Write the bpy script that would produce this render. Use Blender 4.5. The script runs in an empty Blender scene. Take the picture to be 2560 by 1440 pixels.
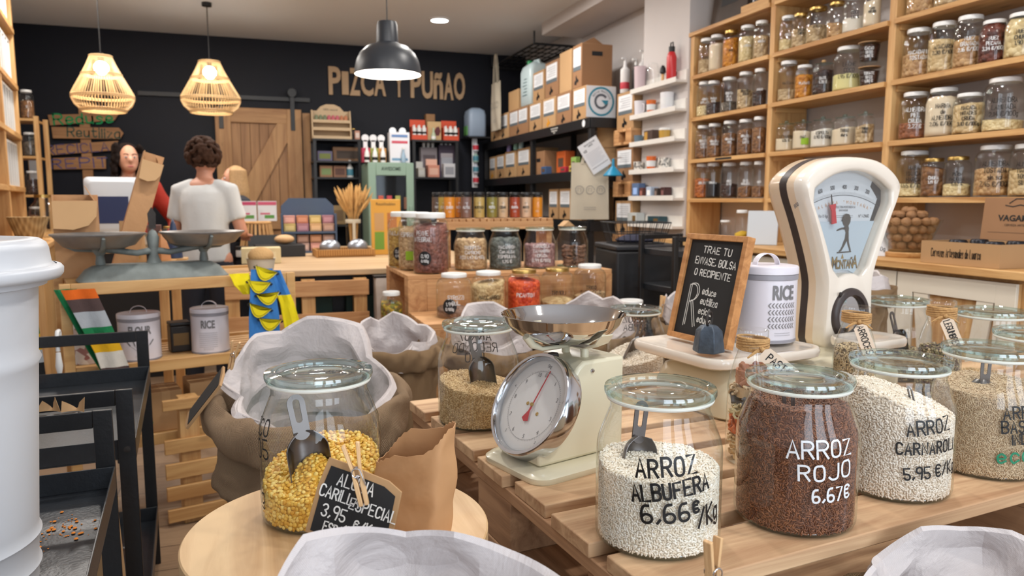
import bpy, math, random
import numpy as np
from mathutils import Vector, Matrix, noise as mnoise
SC = bpy.context.scene
COL = SC.collection
rnd = random.Random(7)
sin, cos, pi, rad = math.sin, math.cos, math.pi, math.radians
# ---------------------------------------------------------------- camera
FPX = 1860.0
YAW = rad(19.0)
PIT = math.atan(218 / FPX)
CZ = 1.25
cd = bpy.data.cameras.new('camera')
cam = bpy.data.objects.new('camera', cd)
COL.objects.link(cam)
cam.location = (0, 0, CZ)
cam.rotation_euler = (pi / 2 - PIT, 0, -YAW)
cd.sensor_width = 36
cd.lens = FPX * 36 / 2560
cd.clip_start = .02
cd.dof.use_dof = True
cd.dof.focus_distance = 1.12
cd.dof.aperture_fstop = 7.0
SC.camera = cam
# ---------------------------------------------------------------- world, exposure
w = bpy.data.worlds.new('world')
SC.world = w
w.use_nodes = True
w.node_tree.nodes['Background'].inputs[0].default_value = (.72, .84, 1, 1)
w.node_tree.nodes['Background'].inputs[1].default_value = 2.0
vs = SC.view_settings
SC.display_settings.display_device = 'sRGB'
vs.view_transform = 'Standard'
vs.look = 'None'
vs.gamma = 1
vs.use_curve_mapping = False
vs.exposure = -0.42
cy = SC.cycles
cy.max_bounces = 7
cy.diffuse_bounces = 3
cy.glossy_bounces = 4
cy.transmission_bounces = 4
cy.transparent_max_bounces = 40
cy.caustics_reflective = False
cy.caustics_refractive = False
cy.sample_clamp_indirect = 4
CEIL = 2.92
def light(name, kind, loc, power, color, size=.1, size_y=None, rot=(0, 0, 0), spread=None):
 l = bpy.data.lights.new(name, kind)
 l.energy = power
 l.color = color
 if kind == 'AREA':
  l.size = size
  if size_y:
   l.shape = 'RECTANGLE'
   l.size_y = size_y
  else:
   l.shape = 'DISK'
  if spread:
   l.spread = spread
 else:
  l.shadow_soft_size = size
 o = bpy.data.objects.new(name, l)
 COL.objects.link(o)
 o.location = loc
 o.rotation_euler = rot
 return o
# daylight through the three panes of the shop front behind the camera
DAY = (.80, .90, 1)
for k, x in enumerate((-.25, 1.05, 2.35)):
 light('window_daylight', 'AREA', (x, -2.12, 1.45), 34, DAY, .95, 2.1, (rad(90), 0, 0))
# first is the lamp in view; the rest are bare lights added for brightness
NEUTRAL = (1, .955, .90)
LAMP_AND_FILL = [(1.687, 6.956), (1.33, 4.92), (-.3, 6.2), (.9, -.5), (1.5, .4), (-.2, 2.3), (.9, 2.4), (1.75, 1.9), (1.6, 3.7), (1.9, 5.6), (.45, 5.9), (-1.1, 5.2), (-1.3, 6.0)]
for x, y in LAMP_AND_FILL:
 light('lamp_and_fill_light', 'AREA', (x, y, CEIL - .03), 21, NEUTRAL, .17, None, (0, 0, 0))
# ---------------------------------------------------------------- pixel rays (2560 x 1440 frame)
def ray(u, v):
 F = Vector((sin(YAW) * cos(PIT), cos(YAW) * cos(PIT), -sin(PIT)))
 R = Vector((cos(YAW), -sin(YAW), 0))
 U = R.cross(F)
 return F + R * ((u - 1280) / FPX) - U * ((v - 720) / FPX)
EYE = Vector((0, 0, CZ))
def at(u, v, d):
 return EYE + ray(u, v) * d
def onz(u, v, z):
 r = ray(u, v)
 return EYE + r * ((z - CZ) / r.z)
def onx(u, v, x):
 r = ray(u, v)
 return EYE + r * (x / r.x)
def ony(u, v, y):
 r = ray(u, v)
 return EYE + r * (y / r.y)
def facing(p):
 """angle of the direction from p to the eye"""
 return math.atan2(-p[1], -p[0])
# ---------------------------------------------------------------- mesh builder
class G:
 def __init__(s):
  s.v = []
  s.f = []
  s.m = []
  s.uv = {}
 def add(s, vs_, fs, M=None, mi=0):
  n = len(s.v)
  if M is not None:
   vs_ = [M @ Vector(p) for p in vs_]
  s.v += [tuple(p) for p in vs_]
  s.f += [tuple(i + n for i in f) for f in fs]
  s.m += [mi] * len(fs)
  return s
 def box(s, x0, x1, y0, y1, z0, z1, M=None, mi=0):
  return s.add([(x0, y0, z0), (x1, y0, z0), (x1, y1, z0), (x0, y1, z0), (x0, y0, z1), (x1, y0, z1), (x1, y1, z1), (x0, y1, z1)],
     [(0, 3, 2, 1), (4, 5, 6, 7), (0, 1, 5, 4), (1, 2, 6, 5), (2, 3, 7, 6), (3, 0, 4, 7)], M, mi)
 def cbox(s, c, d, M=None, mi=0):
  return s.box(c[0] - d[0] / 2, c[0] + d[0] / 2, c[1] - d[1] / 2, c[1] + d[1] / 2, c[2] - d[2] / 2, c[2] + d[2] / 2, M, mi)
 def lathe(s, prof, n=32, M=None, mi=0, close=False):
  vs_, rings = [], []
  for r, z in prof:
   if r < 1e-6:
    rings.append([len(vs_)])
    vs_.append((0, 0, z))
   else:
    rings.append(list(range(len(vs_), len(vs_) + n)))
    vs_ += [(r * cos(2 * pi * k / n), r * sin(2 * pi * k / n), z) for k in range(n)]
  fs = []
  rr = rings + ([rings[0]] if close else [])
  for a, b in zip(rr, rr[1:]):
   for k in range(n):
    j = (k + 1) % n
    if len(a) == 1 and len(b) == 1:
     continue
    if len(a) == 1:
     fs.append((a[0], b[j], b[k]))
    elif len(b) == 1:
     fs.append((a[k], a[j], b[0]))
    else:
     fs.append((a[k], a[j], b[j], b[k]))
  return s.add(vs_, fs, M, mi)
 def tube(s, pts, r, n=8, closed=False, M=None, mi=0):
  P = [Vector(p) for p in pts]
  N = len(P)
  rs = r if isinstance(r, (list, tuple)) else [r] * N
  T = []
  for i in range(N):
   a = P[i - 1] if (i or closed) else P[0]
   b = P[(i + 1) % N] if (i < N - 1 or closed) else P[-1]
   T.append((b - a).normalized())
  up = Vector((0, 0, 1)) if abs(T[0].z) < .9 else Vector((1, 0, 0))
  x = (up - T[0] * up.dot(T[0])).normalized()
  vs_ = []
  for i in range(N):
   x = (x - T[i] * x.dot(T[i])).normalized()
   y = T[i].cross(x)
   vs_ += [P[i] + (x * cos(2 * pi * k / n) + y * sin(2 * pi * k / n)) * rs[i] for k in range(n)]
  fs = []
  for i in range(N if closed else N - 1):
   a, b = i * n, ((i + 1) % N) * n
   fs += [(a + k, a + (k + 1) % n, b + (k + 1) % n, b + k) for k in range(n)]
  if not closed:
   fs += [tuple(range(n - 1, -1, -1)), tuple(range((N - 1) * n, N * n))]
  return s.add(vs_, fs, M, mi)
 def prism(s, poly, z0, z1, M=None, mi=0):
  n = len(poly)
  vs_ = [(p[0], p[1], z0) for p in poly] + [(p[0], p[1], z1) for p in poly]
  fs = [tuple(range(n - 1, -1, -1)), tuple(range(n, 2 * n))] + [(k, (k + 1) % n, n + (k + 1) % n, n + k) for k in range(n)]
  return s.add(vs_, fs, M, mi)
 def ball(s, c, r, n=12, m=8, M=None, mi=0):
  r = r if isinstance(r, (list, tuple)) else (r, r, r)
  vs_ = [(c[0], c[1], c[2] - r[2])]
  for j in range(1, m):
   t = pi * j / m
   vs_ += [(c[0] + r[0] * sin(t) * cos(2 * pi * k / n), c[1] + r[1] * sin(t) * sin(2 * pi * k / n), c[2] - r[2] * cos(t)) for k in range(n)]
  vs_.append((c[0], c[1], c[2] + r[2]))
  fs = [(0, 1 + (k + 1) % n, 1 + k) for k in range(n)]
  for j in range(m - 2):
   a, b = 1 + j * n, 1 + (j + 1) * n
   fs += [(a + k, a + (k + 1) % n, b + (k + 1) % n, b + k) for k in range(n)]
  t = 1 + (m - 2) * n
  e = len(vs_) - 1
  fs += [(t + k, t + (k + 1) % n, e) for k in range(n)]
  return s.add(vs_, fs, M, mi)
 def grid(s, fn, nu, nv, wrap=False, M=None, mi=0, uvs=(1, 1)):
  """fn(a, b) for a, b in 0..1; wrap closes the a direction"""
  c = nu if wrap else nu + 1
  vs_ = [fn(i / nu, j / nv) for j in range(nv + 1) for i in range(c)]
  fs = []
  for j in range(nv):
   for i in range(nu):
    q = (j * c + i, j * c + (i + 1) % c, (j + 1) * c + (i + 1) % c, (j + 1) * c + i)
    s.uv[len(s.f) + len(fs)] = [(uvs[0] * i / nu, uvs[1] * j / nv), (uvs[0] * (i + 1) / nu, uvs[1] * j / nv),
           (uvs[0] * (i + 1) / nu, uvs[1] * (j + 1) / nv), (uvs[0] * i / nu, uvs[1] * (j + 1) / nv)]
    fs.append(q)
  return s.add(vs_, fs, M, mi)
 def mesh(s, name, mats, sharp=38):
  me = bpy.data.meshes.new(name)
  me.from_pydata(s.v, [], s.f)
  for m in mats if isinstance(mats, (list, tuple)) else [mats]:
   me.materials.append(m)
  if any(s.m):
   me.polygons.foreach_set('material_index', s.m)
  if s.uv:
   lay = me.uv_layers.new(name='UVMap')
   for p in me.polygons:
    q = s.uv.get(p.index)
    if q:
     for li, c in zip(p.loop_indices, q):
      lay.data[li].uv = c
  me.polygons.foreach_set('use_smooth', [True] * len(me.polygons))
  me.set_sharp_from_angle(angle=rad(sharp))
  me.update()
  return me
def link(name, me, parent=None, loc=(0, 0, 0), rz=0):
 o = bpy.data.objects.new(name, me)
 COL.objects.link(o)
 o.location = loc
 o.rotation_euler = (0, 0, rz)
 if parent is not None:
  o.parent = parent
 return o
def part(name, g, mats, parent=None, bevel=0, sharp=38, seg=2, label=None, sub=0, solid=0):
 me = g if isinstance(g, bpy.types.Mesh) else g.mesh(name, mats, sharp)
 if not me.materials:
  me.materials.append(mats)
 o = link(name, me, parent)
 if sub:
  m = o.modifiers.new('sub', 'SUBSURF')
  m.levels = m.render_levels = sub
 if solid:
  m = o.modifiers.new('solid', 'SOLIDIFY')
  m.thickness = solid
  m.offset = 0
  m = o.modifiers.new('split', 'EDGE_SPLIT')
  m.split_angle = rad(60)
 if bevel:
  m = o.modifiers.new('bevel', 'BEVEL')
  m.width = bevel
  m.segments = seg
  m.limit_method = 'ANGLE'
  m.angle_limit = rad(40)
 if label:
  o['label'] = label
 return o
def tag(o, label, cat, group=None, kind=None):
 o['label'] = label
 o['category'] = cat
 if group:
  o['group'] = group
 if kind:
  o['kind'] = kind
 return o
def thing(name, label, cat, loc=(0, 0, 0), rz=0, group=None):
 o = bpy.data.objects.new(name, None)
 COL.objects.link(o)
 o.empty_display_size = .02
 o.location = loc
 o.rotation_euler = (0, 0, rz)
 return tag(o, label, cat, group)
def single(name, g, mats, label, cat, loc=(0, 0, 0), rz=0, group=None, kind=None, bevel=0, sharp=38, sub=0, solid=0):
 o = part(name, g, mats, None, bevel, sharp, 2, None, sub, solid)
 o.location = loc
 o.rotation_euler = (0, 0, rz)
 return tag(o, label, cat, group, kind)
def struct(name, g, mats, bevel=0):
 o = part(name, g, mats, None, bevel)
 o['kind'] = 'structure'
 return o
def MX(loc=(0, 0, 0), rx=0, ry=0, rz=0):
 return Matrix.Translation(loc) @ Matrix.Rotation(rz, 4, 'Z') @ Matrix.Rotation(ry, 4, 'Y') @ Matrix.Rotation(rx, 4, 'X')
def frame3(o, x, y, z):
 """matrix with the given axes"""
 x, y, z = Vector(x), Vector(y), Vector(z)
 return Matrix(((x.x, y.x, z.x, o[0]), (x.y, y.y, z.y, o[1]), (x.z, y.z, z.z, o[2]), (0, 0, 0, 1)))
# ---------------------------------------------------------------- pen stroke lettering
GL = {'A': '002640 1232', 'B': '0006 ~063645443303 ~033342413000', 'C': '~4536160501103041', 'D': '0006 ~0626454110 1000', 'E': '46060040 0333',
 'F': '460600 0333', 'G': '~4536160501103041 414323', 'H': '0006 4046 0343', 'I': '2026', 'J': '~4641301001', 'K': '0006 460340', 'L': '060040',
 'M': '0006234640', 'N': '00064046', 'O': '~261605011030414536 3626', 'P': '0006 ~063645443303', 'Q': '~261605011030414536 3626 2240',
 'R': '0006 ~063645443303 2340', 'S': '~453616050413334241301001', 'T': '0646 2620', 'U': '~060110304146', 'V': '062046', 'W': '0610233046',
 'X': '0046 0640', 'Y': '062346 2320', 'Z': '06460040', 'Ñ': '00064046 ~07183748', '0': '~261605011030414536 3626', '1': '152620',
 '2': '~0516364544 440040', '3': '~051636454423 ~234241301001', '4': '360242 3430', '5': '460603 ~03334241301001', '6': '~3616040110304142331302',
 '7': '064610', '8': '~26160504334241301001020344453626', '9': '~44331304051636454430', ',': '1100', '.': '1011', '/': '0046',
 '€': '~4536160501103041 0434 0232', '-': '1333', 'a': '~34140301103133 3430', 'b': '0600 ~031434311000', 'c': '~332414030110 1031',
 'd': '3630 ~332414030110 1031', 'e': '~023233241403011031', 'f': '~362625 2520 1434', 'g': '~332414030110 1031 ~343a2b0a', 'h': '0600 ~03143430',
 'i': '1410 1516', 'k': '0600 340230', 'l': '1610', 'm': '0400 ~03142420 ~23344440', 'n': '0400 ~03143430', 'ñ': '0400 ~03143430 1526',
 'o': '~14030110203133241 4', 'p': '040b ~031434311000', 'q': '343b ~33241403011021', 'r': '0400 ~031434', 's': '~332414032231201000',
 't': '~16112031 0434', 'u': '~0401103134 3430', 'v': '041034', 'x': '0430 0034', 'z': '04340030', 'y': '0411 340a', '&': '4006354510010232',
 'º': '~1656555515', ':': '1112 1314', '"': '1615 3635', '%': '0046 0506 4041', "'": '2625', '+': '1333 2224', '~': '0213334 4'}
GL['o'] = '~1403011020313324 2414'
GL['D'] = '0006 ~062645413000'
GL['O'] = GL['0'] = '~261605011030414536 3626'
def _num(c):
 return {'a': -1, 'b': -2}.get(c) if c in 'ab' else int(c)
def _smooth(p):
 for _ in range(2):
  q = [p[0]]
  for a, b in zip(p, p[1:]):
   q += [(a[0] * .75 + b[0] * .25, a[1] * .75 + b[1] * .25), (a[0] * .25 + b[0] * .75, a[1] * .25 + b[1] * .75)]
  p = q + [p[-1]]
 return p
def strokes(text, h, ratio=.66, jit=.0, center=True):
 """polylines (metres) of a line of handwriting, h = capital height"""
 out, x = [], 0.0
 r = random.Random(text + str(round(h, 4)))
 for ch in text:
  if ch == ' ':
   x += 3.2
   continue
  g = GL.get(ch) or GL.get(ch.upper())
  if not g:
   x += 3
   continue
  pl, mxx = [], 0
  dy, sc = r.uniform(-jit, jit) * 2, 1 + r.uniform(-jit, jit)
  for st in g.split():
   sm = st[0] == '~'
   st = st.lstrip('~')
   p = [(int(st[i]), _num(st[i + 1])) for i in range(0, len(st) - 1, 2)]
   mxx = max(mxx, max(a for a, _ in p))
   pl.append(_smooth(p) if sm and len(p) > 2 else p)
  mnx = min(a for p in pl for a, _ in p)
  for p in pl:
   out.append([((x + (a - mnx) * sc) * h * ratio / 4 * .82, (b * sc + dy) * h / 6) for a, b in p])
  x += (mxx - mnx) + 1.7
 wid = max(0, x - 1.7) * h * ratio / 4 * .82
 if center:
  out = [[(a - wid / 2, b - h / 2) for a, b in p] for p in out]
 return out
def ribbon(g, pl, wd, fn, mi=0, tilt=0):
 """pen line of width wd along the 2-D polyline pl, laid on the surface fn(x, y) -> point"""
 if tilt:
  c, s_ = cos(tilt), sin(tilt)
  pl = [(a * c - b * s_, a * s_ + b * c) for a, b in pl]
 n = len(pl)
 L, Rr = [], []
 for i in range(n):
  a = pl[max(i - 1, 0)]
  b = pl[min(i + 1, n - 1)]
  dx, dy = b[0] - a[0], b[1] - a[1]
  d = math.hypot(dx, dy) or 1
  dx, dy = dx / d, dy / d
  ex = (-.4 * wd if i == 0 else .4 * wd if i == n - 1 else 0)
  px, py = pl[i][0] + dx * ex, pl[i][1] + dy * ex
  L.append(fn(px - dy * wd / 2, py + dx * wd / 2))
  Rr.append(fn(px + dy * wd / 2, py - dx * wd / 2))
 g.add(L + Rr, [(i + n, i + n + 1, i + 1, i) for i in range(n - 1)], None, mi)
def write(g, text, h, wd, fn, ox=0, oy=0, ratio=.66, tilt=0, mi=0, jit=.05, center=True):
 for p in strokes(text, h, ratio, jit, center):
  if tilt:
   c, s_ = cos(tilt), sin(tilt)
   p = [(a * c - b * s_, a * s_ + b * c) for a, b in p]
  ribbon(g, [(a + ox, b + oy) for a, b in p], wd, fn, mi)
 return g
def flat(o, x, y, e=.0006):
 """surface map for a plane through o with axes x (right) and y (up)"""
 o, x, y = Vector(o), Vector(x).normalized(), Vector(y).normalized()
 z = x.cross(y)
 return lambda a, b: o + x * a + y * b + z * e
def cylmap(R, th0, z0, e=.0006):
 """surface map on a cylinder (or R(z)) about the local z axis"""
 if callable(R):
  return lambda a, b: ((R(z0 + b) + e) * cos(th0 + a / R(z0)), (R(z0 + b) + e) * sin(th0 + a / R(z0)), z0 + b)
 return lambda a, b: ((R + e) * cos(th0 + a / R), (R + e) * sin(th0 + a / R), z0 + b)
def fonttext(text, h, sx=1.0, bold=0.0, depth=0.0, align='CENTER'):
 """printed letters as a mesh in the xy plane: (verts, faces)"""
 cu = bpy.data.curves.new('printing', 'FONT')
 cu.body = text
 cu.size = h / .69
 cu.align_x = align
 cu.align_y = 'CENTER'
 cu.offset = bold
 cu.extrude = depth
 cu.resolution_u = 3
 o = bpy.data.objects.new('printing', cu)
 COL.objects.link(o)
 dg = bpy.context.evaluated_depsgraph_get()
 me = bpy.data.meshes.new_from_object(o.evaluated_get(dg))
 vs_ = [(v.co.x * sx, v.co.y, v.co.z) for v in me.vertices]
 fs = [tuple(p.vertices) for p in me.polygons]
 bpy.data.objects.remove(o)
 bpy.data.curves.remove(cu)
 bpy.data.meshes.remove(me)
 return vs_, fs
def printed(g, text, h, fn, ox=0, oy=0, sx=1.0, bold=0.0, mi=0, rot=0):
 vs_, fs = fonttext(text, h, sx, bold)
 c, s_ = cos(rot), sin(rot)
 g.add([fn(x * c - y * s_ + ox, x * s_ + y * c + oy) for x, y, _ in vs_], fs, None, mi)
 return g
# ---------------------------------------------------------------- materials
def lin(c):
 return tuple(((x / 255) / 12.92 if x / 255 <= .04045 else ((x / 255 + .055) / 1.055) ** 2.4) for x in c) + (1,)
MATS = {}
def nodes(name):
 m = bpy.data.materials.new(name)
 m.use_nodes = True
 t = m.node_tree
 return m, t, t.nodes['Principled BSDF'], t.nodes.new, t.links.new
def pm(name, rgb, rough=.5, metal=0, var=None, bump=None, spec=.5, coat=0, emit=0, sss=0):
 """plain material; var = (scale, amount) mottling, bump = (scale, strength)"""
 if name in MATS:
  return MATS[name]
 m, t, b, N, L = nodes(name)
 b.inputs['Base Color'].default_value = lin(rgb)
 b.inputs['Roughness'].default_value = rough
 b.inputs['Metallic'].default_value = metal
 b.inputs['Specular IOR Level'].default_value = spec
 b.inputs['Coat Weight'].default_value = coat
 if emit:
  b.inputs['Emission Color'].default_value = lin(rgb)
  b.inputs['Emission Strength'].default_value = emit
 tc = N('ShaderNodeTexCoord')
 if var:
  n = N('ShaderNodeTexNoise')
  n.inputs['Scale'].default_value = var[0]
  n.inputs['Detail'].default_value = 4
  L(tc.outputs['Object'], n.inputs['Vector'])
  mx = N('ShaderNodeMix')
  mx.data_type = 'RGBA'
  c = lin(rgb)
  mx.inputs[6].default_value = tuple(x * (1 - var[1]) for x in c[:3]) + (1,)
  mx.inputs[7].default_value = tuple(min(1, x * (1 + var[1])) for x in c[:3]) + (1,)
  L(n.outputs['Fac'], mx.inputs[0])
  L(mx.outputs[2], b.inputs['Base Color'])
 if bump:
  n2 = N('ShaderNodeTexNoise')
  n2.inputs['Scale'].default_value = bump[0]
  n2.inputs['Detail'].default_value = 3
  L(tc.outputs['Object'], n2.inputs['Vector'])
  bp = N('ShaderNodeBump')
  bp.inputs['Strength'].default_value = bump[1]
  bp.inputs['Distance'].default_value = .004
  L(n2.outputs['Fac'], bp.inputs['Height'])
  L(bp.outputs['Normal'], b.inputs['Normal'])
 MATS[name] = m
 return m
def wood(name, light_, dark, axis=0, scale=14, rough=.55, stretch=14, knots=True):
 """plank wood with the grain along the given object axis"""
 m, t, b, N, L = nodes(name)
 tc = N('ShaderNodeTexCoord')
 oi = N('ShaderNodeObjectInfo')
 ad = N('ShaderNodeVectorMath')
 ad.operation = 'MULTIPLY_ADD'
 ad.inputs[1].default_value = (31, 17, 23)
 L(oi.outputs['Random'], ad.inputs[0])
 L(tc.outputs['Object'], ad.inputs[2])
 mp = N('ShaderNodeMapping')
 s_ = [scale] * 3
 s_[axis] = scale / stretch
 mp.inputs['Scale'].default_value = s_
 L(ad.outputs[0], mp.inputs['Vector'])
 n = N('ShaderNodeTexNoise')
 n.inputs['Scale'].default_value = 1.6
 n.inputs['Detail'].default_value = 6
 n.inputs['Roughness'].default_value = .62
 n.inputs['Distortion'].default_value = 1.1
 L(mp.outputs['Vector'], n.inputs['Vector'])
 cr = N('ShaderNodeValToRGB')
 cr.color_ramp.elements[0].position = .32
 cr.color_ramp.elements[0].color = lin(dark)
 cr.color_ramp.elements[1].position = .62
 cr.color_ramp.elements[1].color = lin(light_)
 L(n.outputs['Fac'], cr.inputs[0])
 out = cr.outputs[0]
 if knots:
  v = N('ShaderNodeTexVoronoi')
  mp2 = N('ShaderNodeMapping')
  s2 = [9] * 3
  s2[axis] = 4
  mp2.inputs['Scale'].default_value = s2
  L(ad.outputs[0], mp2.inputs['Vector'])
  L(mp2.outputs['Vector'], v.inputs['Vector'])
  v.inputs['Scale'].default_value = .7
  k = N('ShaderNodeMapRange')
  k.inputs[1].default_value = .03
  k.inputs[2].default_value = .1
  k.inputs[3].default_value = .55
  k.inputs[4].default_value = 1
  L(v.outputs['Distance'], k.inputs[0])
  mx = N('ShaderNodeMix')
  mx.data_type = 'RGBA'
  mx.inputs[6].default_value = tuple(x * .35 for x in lin(dark)[:3]) + (1,)
  L(k.outputs[0], mx.inputs[0])
  L(out, mx.inputs[7])
  out = mx.outputs[2]
 L(out, b.inputs['Base Color'])
 b.inputs['Roughness'].default_value = rough
 bp = N('ShaderNodeBump')
 bp.inputs['Strength'].default_value = .25
 bp.inputs['Distance'].default_value = .002
 L(n.outputs['Fac'], bp.inputs['Height'])
 L(bp.outputs['Normal'], b.inputs['Normal'])
 MATS[name] = m
 return m
def weave(name, c1, c2, nu, nv, rough=.9, strength=.6, uv=True, dist=.004, noise_amt=.35, crumple=0):
 """woven cloth: over-under threads along UV (or object) axes"""
 m, t, b, N, L = nodes(name)
 tc = N('ShaderNodeTexCoord')
 mp = N('ShaderNodeMapping')
 mp.inputs['Scale'].default_value = (nu, nv, nu)
 L(tc.outputs['UV' if uv else 'Object'], mp.inputs['Vector'])
 sp = N('ShaderNodeSeparateXYZ')
 L(mp.outputs['Vector'], sp.inputs[0])
 def M(op, a, b_=None):
  n = N('ShaderNodeMath')
  n.operation = op
  for i, x in enumerate((a, b_)):
   if x is None:
    continue
   if isinstance(x, (int, float)):
    n.inputs[i].default_value = x
   else:
    L(x, n.inputs[i])
  return n.outputs[0]
 sx = M('SINE', M('MULTIPLY', sp.outputs[0], 2 * pi))
 sy = M('SINE', M('MULTIPLY', sp.outputs[1], 2 * pi))
 hgt = M('ADD', M('MULTIPLY', M('MULTIPLY', sx, sy), .5), .5)
 no = N('ShaderNodeTexNoise')
 no.inputs['Scale'].default_value = 9
 no.inputs['Detail'].default_value = 5
 L(tc.outputs['Object'], no.inputs['Vector'])
 fac = M('ADD', M('MULTIPLY', hgt, 1 - noise_amt), M('MULTIPLY', no.outputs['Fac'], noise_amt))
 mx = N('ShaderNodeMix')
 mx.data_type = 'RGBA'
 mx.inputs[6].default_value = lin(c2)
 mx.inputs[7].default_value = lin(c1)
 L(fac, mx.inputs[0])
 L(mx.outputs[2], b.inputs['Base Color'])
 b.inputs['Roughness'].default_value = rough
 b.inputs['Specular IOR Level'].default_value = .35
 bp = N('ShaderNodeBump')
 bp.inputs['Strength'].default_value = strength
 bp.inputs['Distance'].default_value = dist
 L(hgt, bp.inputs['Height'])
 L(bp.outputs['Normal'], b.inputs['Normal'])
 if crumple:
  n3 = N('ShaderNodeTexNoise')
  n3.inputs['Scale'].default_value = 12
  n3.inputs['Detail'].default_value = 5
  n3.inputs['Distortion'].default_value = .5
  L(tc.outputs['Object'], n3.inputs['Vector'])
  b2 = N('ShaderNodeBump')
  b2.inputs['Strength'].default_value = crumple
  b2.inputs['Distance'].default_value = .03
  L(n3.outputs['Fac'], b2.inputs['Height'])
  L(b2.outputs['Normal'], bp.inputs['Normal'])
 MATS[name] = m
 return m
def glass(name, tint=(.985, .987, .985), edge=(.74, .82, .81), refl=1.0, rough=.02, base=.045):
 """thin clear glass: see-through with a mirror sheen that grows at grazing angles"""
 m = bpy.data.materials.new(name)
 m.use_nodes = True
 t = m.node_tree
 N, L = t.nodes.new, t.links.new
 t.nodes.remove(t.nodes['Principled BSDF'])
 lw = N('ShaderNodeLayerWeight')
 lw.inputs['Blend'].default_value = .5
 p4 = N('ShaderNodeMath')
 p4.operation = 'POWER'
 p4.inputs[1].default_value = 3.4
 L(lw.outputs['Facing'], p4.inputs[0])
 ma = N('ShaderNodeMath')
 ma.operation = 'MULTIPLY_ADD'
 ma.inputs[1].default_value = .62 * refl
 ma.inputs[2].default_value = base
 L(p4.outputs[0], ma.inputs[0])
 mx = N('ShaderNodeMix')
 mx.data_type = 'RGBA'
 mx.inputs[6].default_value = tint + (1,)
 mx.inputs[7].default_value = edge + (1,)
 L(p4.outputs[0], mx.inputs[0])
 tr = N('ShaderNodeBsdfTransparent')
 L(mx.outputs[2], tr.inputs[0])
 gl = N('ShaderNodeBsdfAnisotropic')
 gl.inputs['Roughness'].default_value = rough
 gl.inputs['Color'].default_value = (1, 1, 1, 1)
 ms = N('ShaderNodeMixShader')
 L(ma.outputs[0], ms.inputs[0])
 L(tr.outputs[0], ms.inputs[1])
 L(gl.outputs[0], ms.inputs[2])
 L(ms.outputs[0], t.nodes['Material Output'].inputs[0])
 MATS[name] = m
 return m
def grains(name, c1, c2, scale=90, rough=.6, c3=None, bump=.8):
 """a heap of small goods: one colour per voronoi cell, domed cells"""
 if name in MATS:
  return MATS[name]
 m, t, b, N, L = nodes(name)
 tc = N('ShaderNodeTexCoord')
 v = N('ShaderNodeTexVoronoi')
 v.inputs['Scale'].default_value = scale
 L(tc.outputs['Object'], v.inputs['Vector'])
 sp = N('ShaderNodeSeparateColor')
 L(v.outputs['Color'], sp.inputs[0])
 cr = N('ShaderNodeValToRGB')
 cr.color_ramp.elements[0].color = lin(c2)
 cr.color_ramp.elements[1].color = lin(c1)
 if c3:
  e = cr.color_ramp.elements.new(.5)
  e.color = lin(c3)
 L(sp.outputs[0], cr.inputs[0])
 L(cr.outputs[0], b.inputs['Base Color'])
 b.inputs['Roughness'].default_value = rough
 bp = N('ShaderNodeBump')
 bp.invert = True
 bp.inputs['Strength'].default_value = bump
 bp.inputs['Distance'].default_value = .5 / scale
 L(v.outputs['Distance'], bp.inputs['Height'])
 L(bp.outputs['Normal'], b.inputs['Normal'])
 MATS[name] = m
 return m
def toned(name, c1, c2, rough=.5, spec=.5, c3=None):
 """colour picked per grain from the mesh attribute 'tone'"""
 m, t, b, N, L = nodes(name)
 a = N('ShaderNodeAttribute')
 a.attribute_name = 'tone'
 cr = N('ShaderNodeValToRGB')
 cr.color_ramp.elements[0].color = lin(c1)
 cr.color_ramp.elements[1].color = lin(c2)
 if c3:
  e = cr.color_ramp.elements.new(.5)
  e.color = lin(c3)
 L(a.outputs['Fac'], cr.inputs[0])
 L(cr.outputs[0], b.inputs['Base Color'])
 b.inputs['Roughness'].default_value = rough
 b.inputs['Specular IOR Level'].default_value = spec
 MATS[name] = m
 return m
PINE = wood('pine', (214, 170, 112), (176, 126, 72), 1)
PINEX = wood('pine_x', (214, 170, 112), (176, 126, 72), 0)
PINEZ = wood('pine_z', (214, 172, 116), (184, 134, 80), 2)
PALLET = wood('pallet_wood', (214, 178, 138), (170, 128, 92), 0, rough=.75)
PALLETY = wood('pallet_wood_y', (190, 148, 110), (136, 98, 68), 1, rough=.8)
CRATE = wood('crate_wood', (216, 168, 118), (182, 128, 80), 0, rough=.65)
CRATEY = wood('crate_wood_y', (206, 156, 106), (170, 118, 74), 1, rough=.65)
PLY = wood('plywood', (216, 182, 136), (190, 150, 104), 1, 9, .5, 8, False)
BARN = wood('barn_wood', (186, 144, 98), (150, 106, 66), 2, 8)
BARNP = wood('barn_panel', (170, 128, 86), (136, 96, 62), 2, 8)
BARNX = wood('barn_wood_x', (186, 144, 98), (150, 106, 66), 0, 8)
SIGNW = wood('sign_wood', (178, 132, 88), (146, 102, 64), 0, 9)
COUNTER = wood('counter_wood', (206, 176, 138), (184, 150, 112), 0, 6, .45, 10, False)
LOG = wood('bamboo', (222, 178, 118), (196, 146, 88), 0, 12, .4, 16, False)
CLIP = wood('clothespin_wood', (226, 186, 136), (196, 152, 104), 2, 40, .6, 10, False)
BURLAP = weave('burlap', (214, 178, 134), (128, 97, 68), 220, 130, .95, .9, dist=.005, crumple=.5)
BURLAP2 = weave('dark_burlap', (212, 180, 144), (124, 97, 72), 220, 130, .95, .9, dist=.005, crumple=.5)
PP = weave('woven_liner', (216, 208, 206), (182, 173, 171), 300, 140, .5, .2, dist=.001, noise_amt=.45, crumple=.5)
CANVAS = weave('canvas', (214, 206, 188), (186, 176, 156), 500, 500, .9, .3, uv=False, dist=.001)
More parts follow.
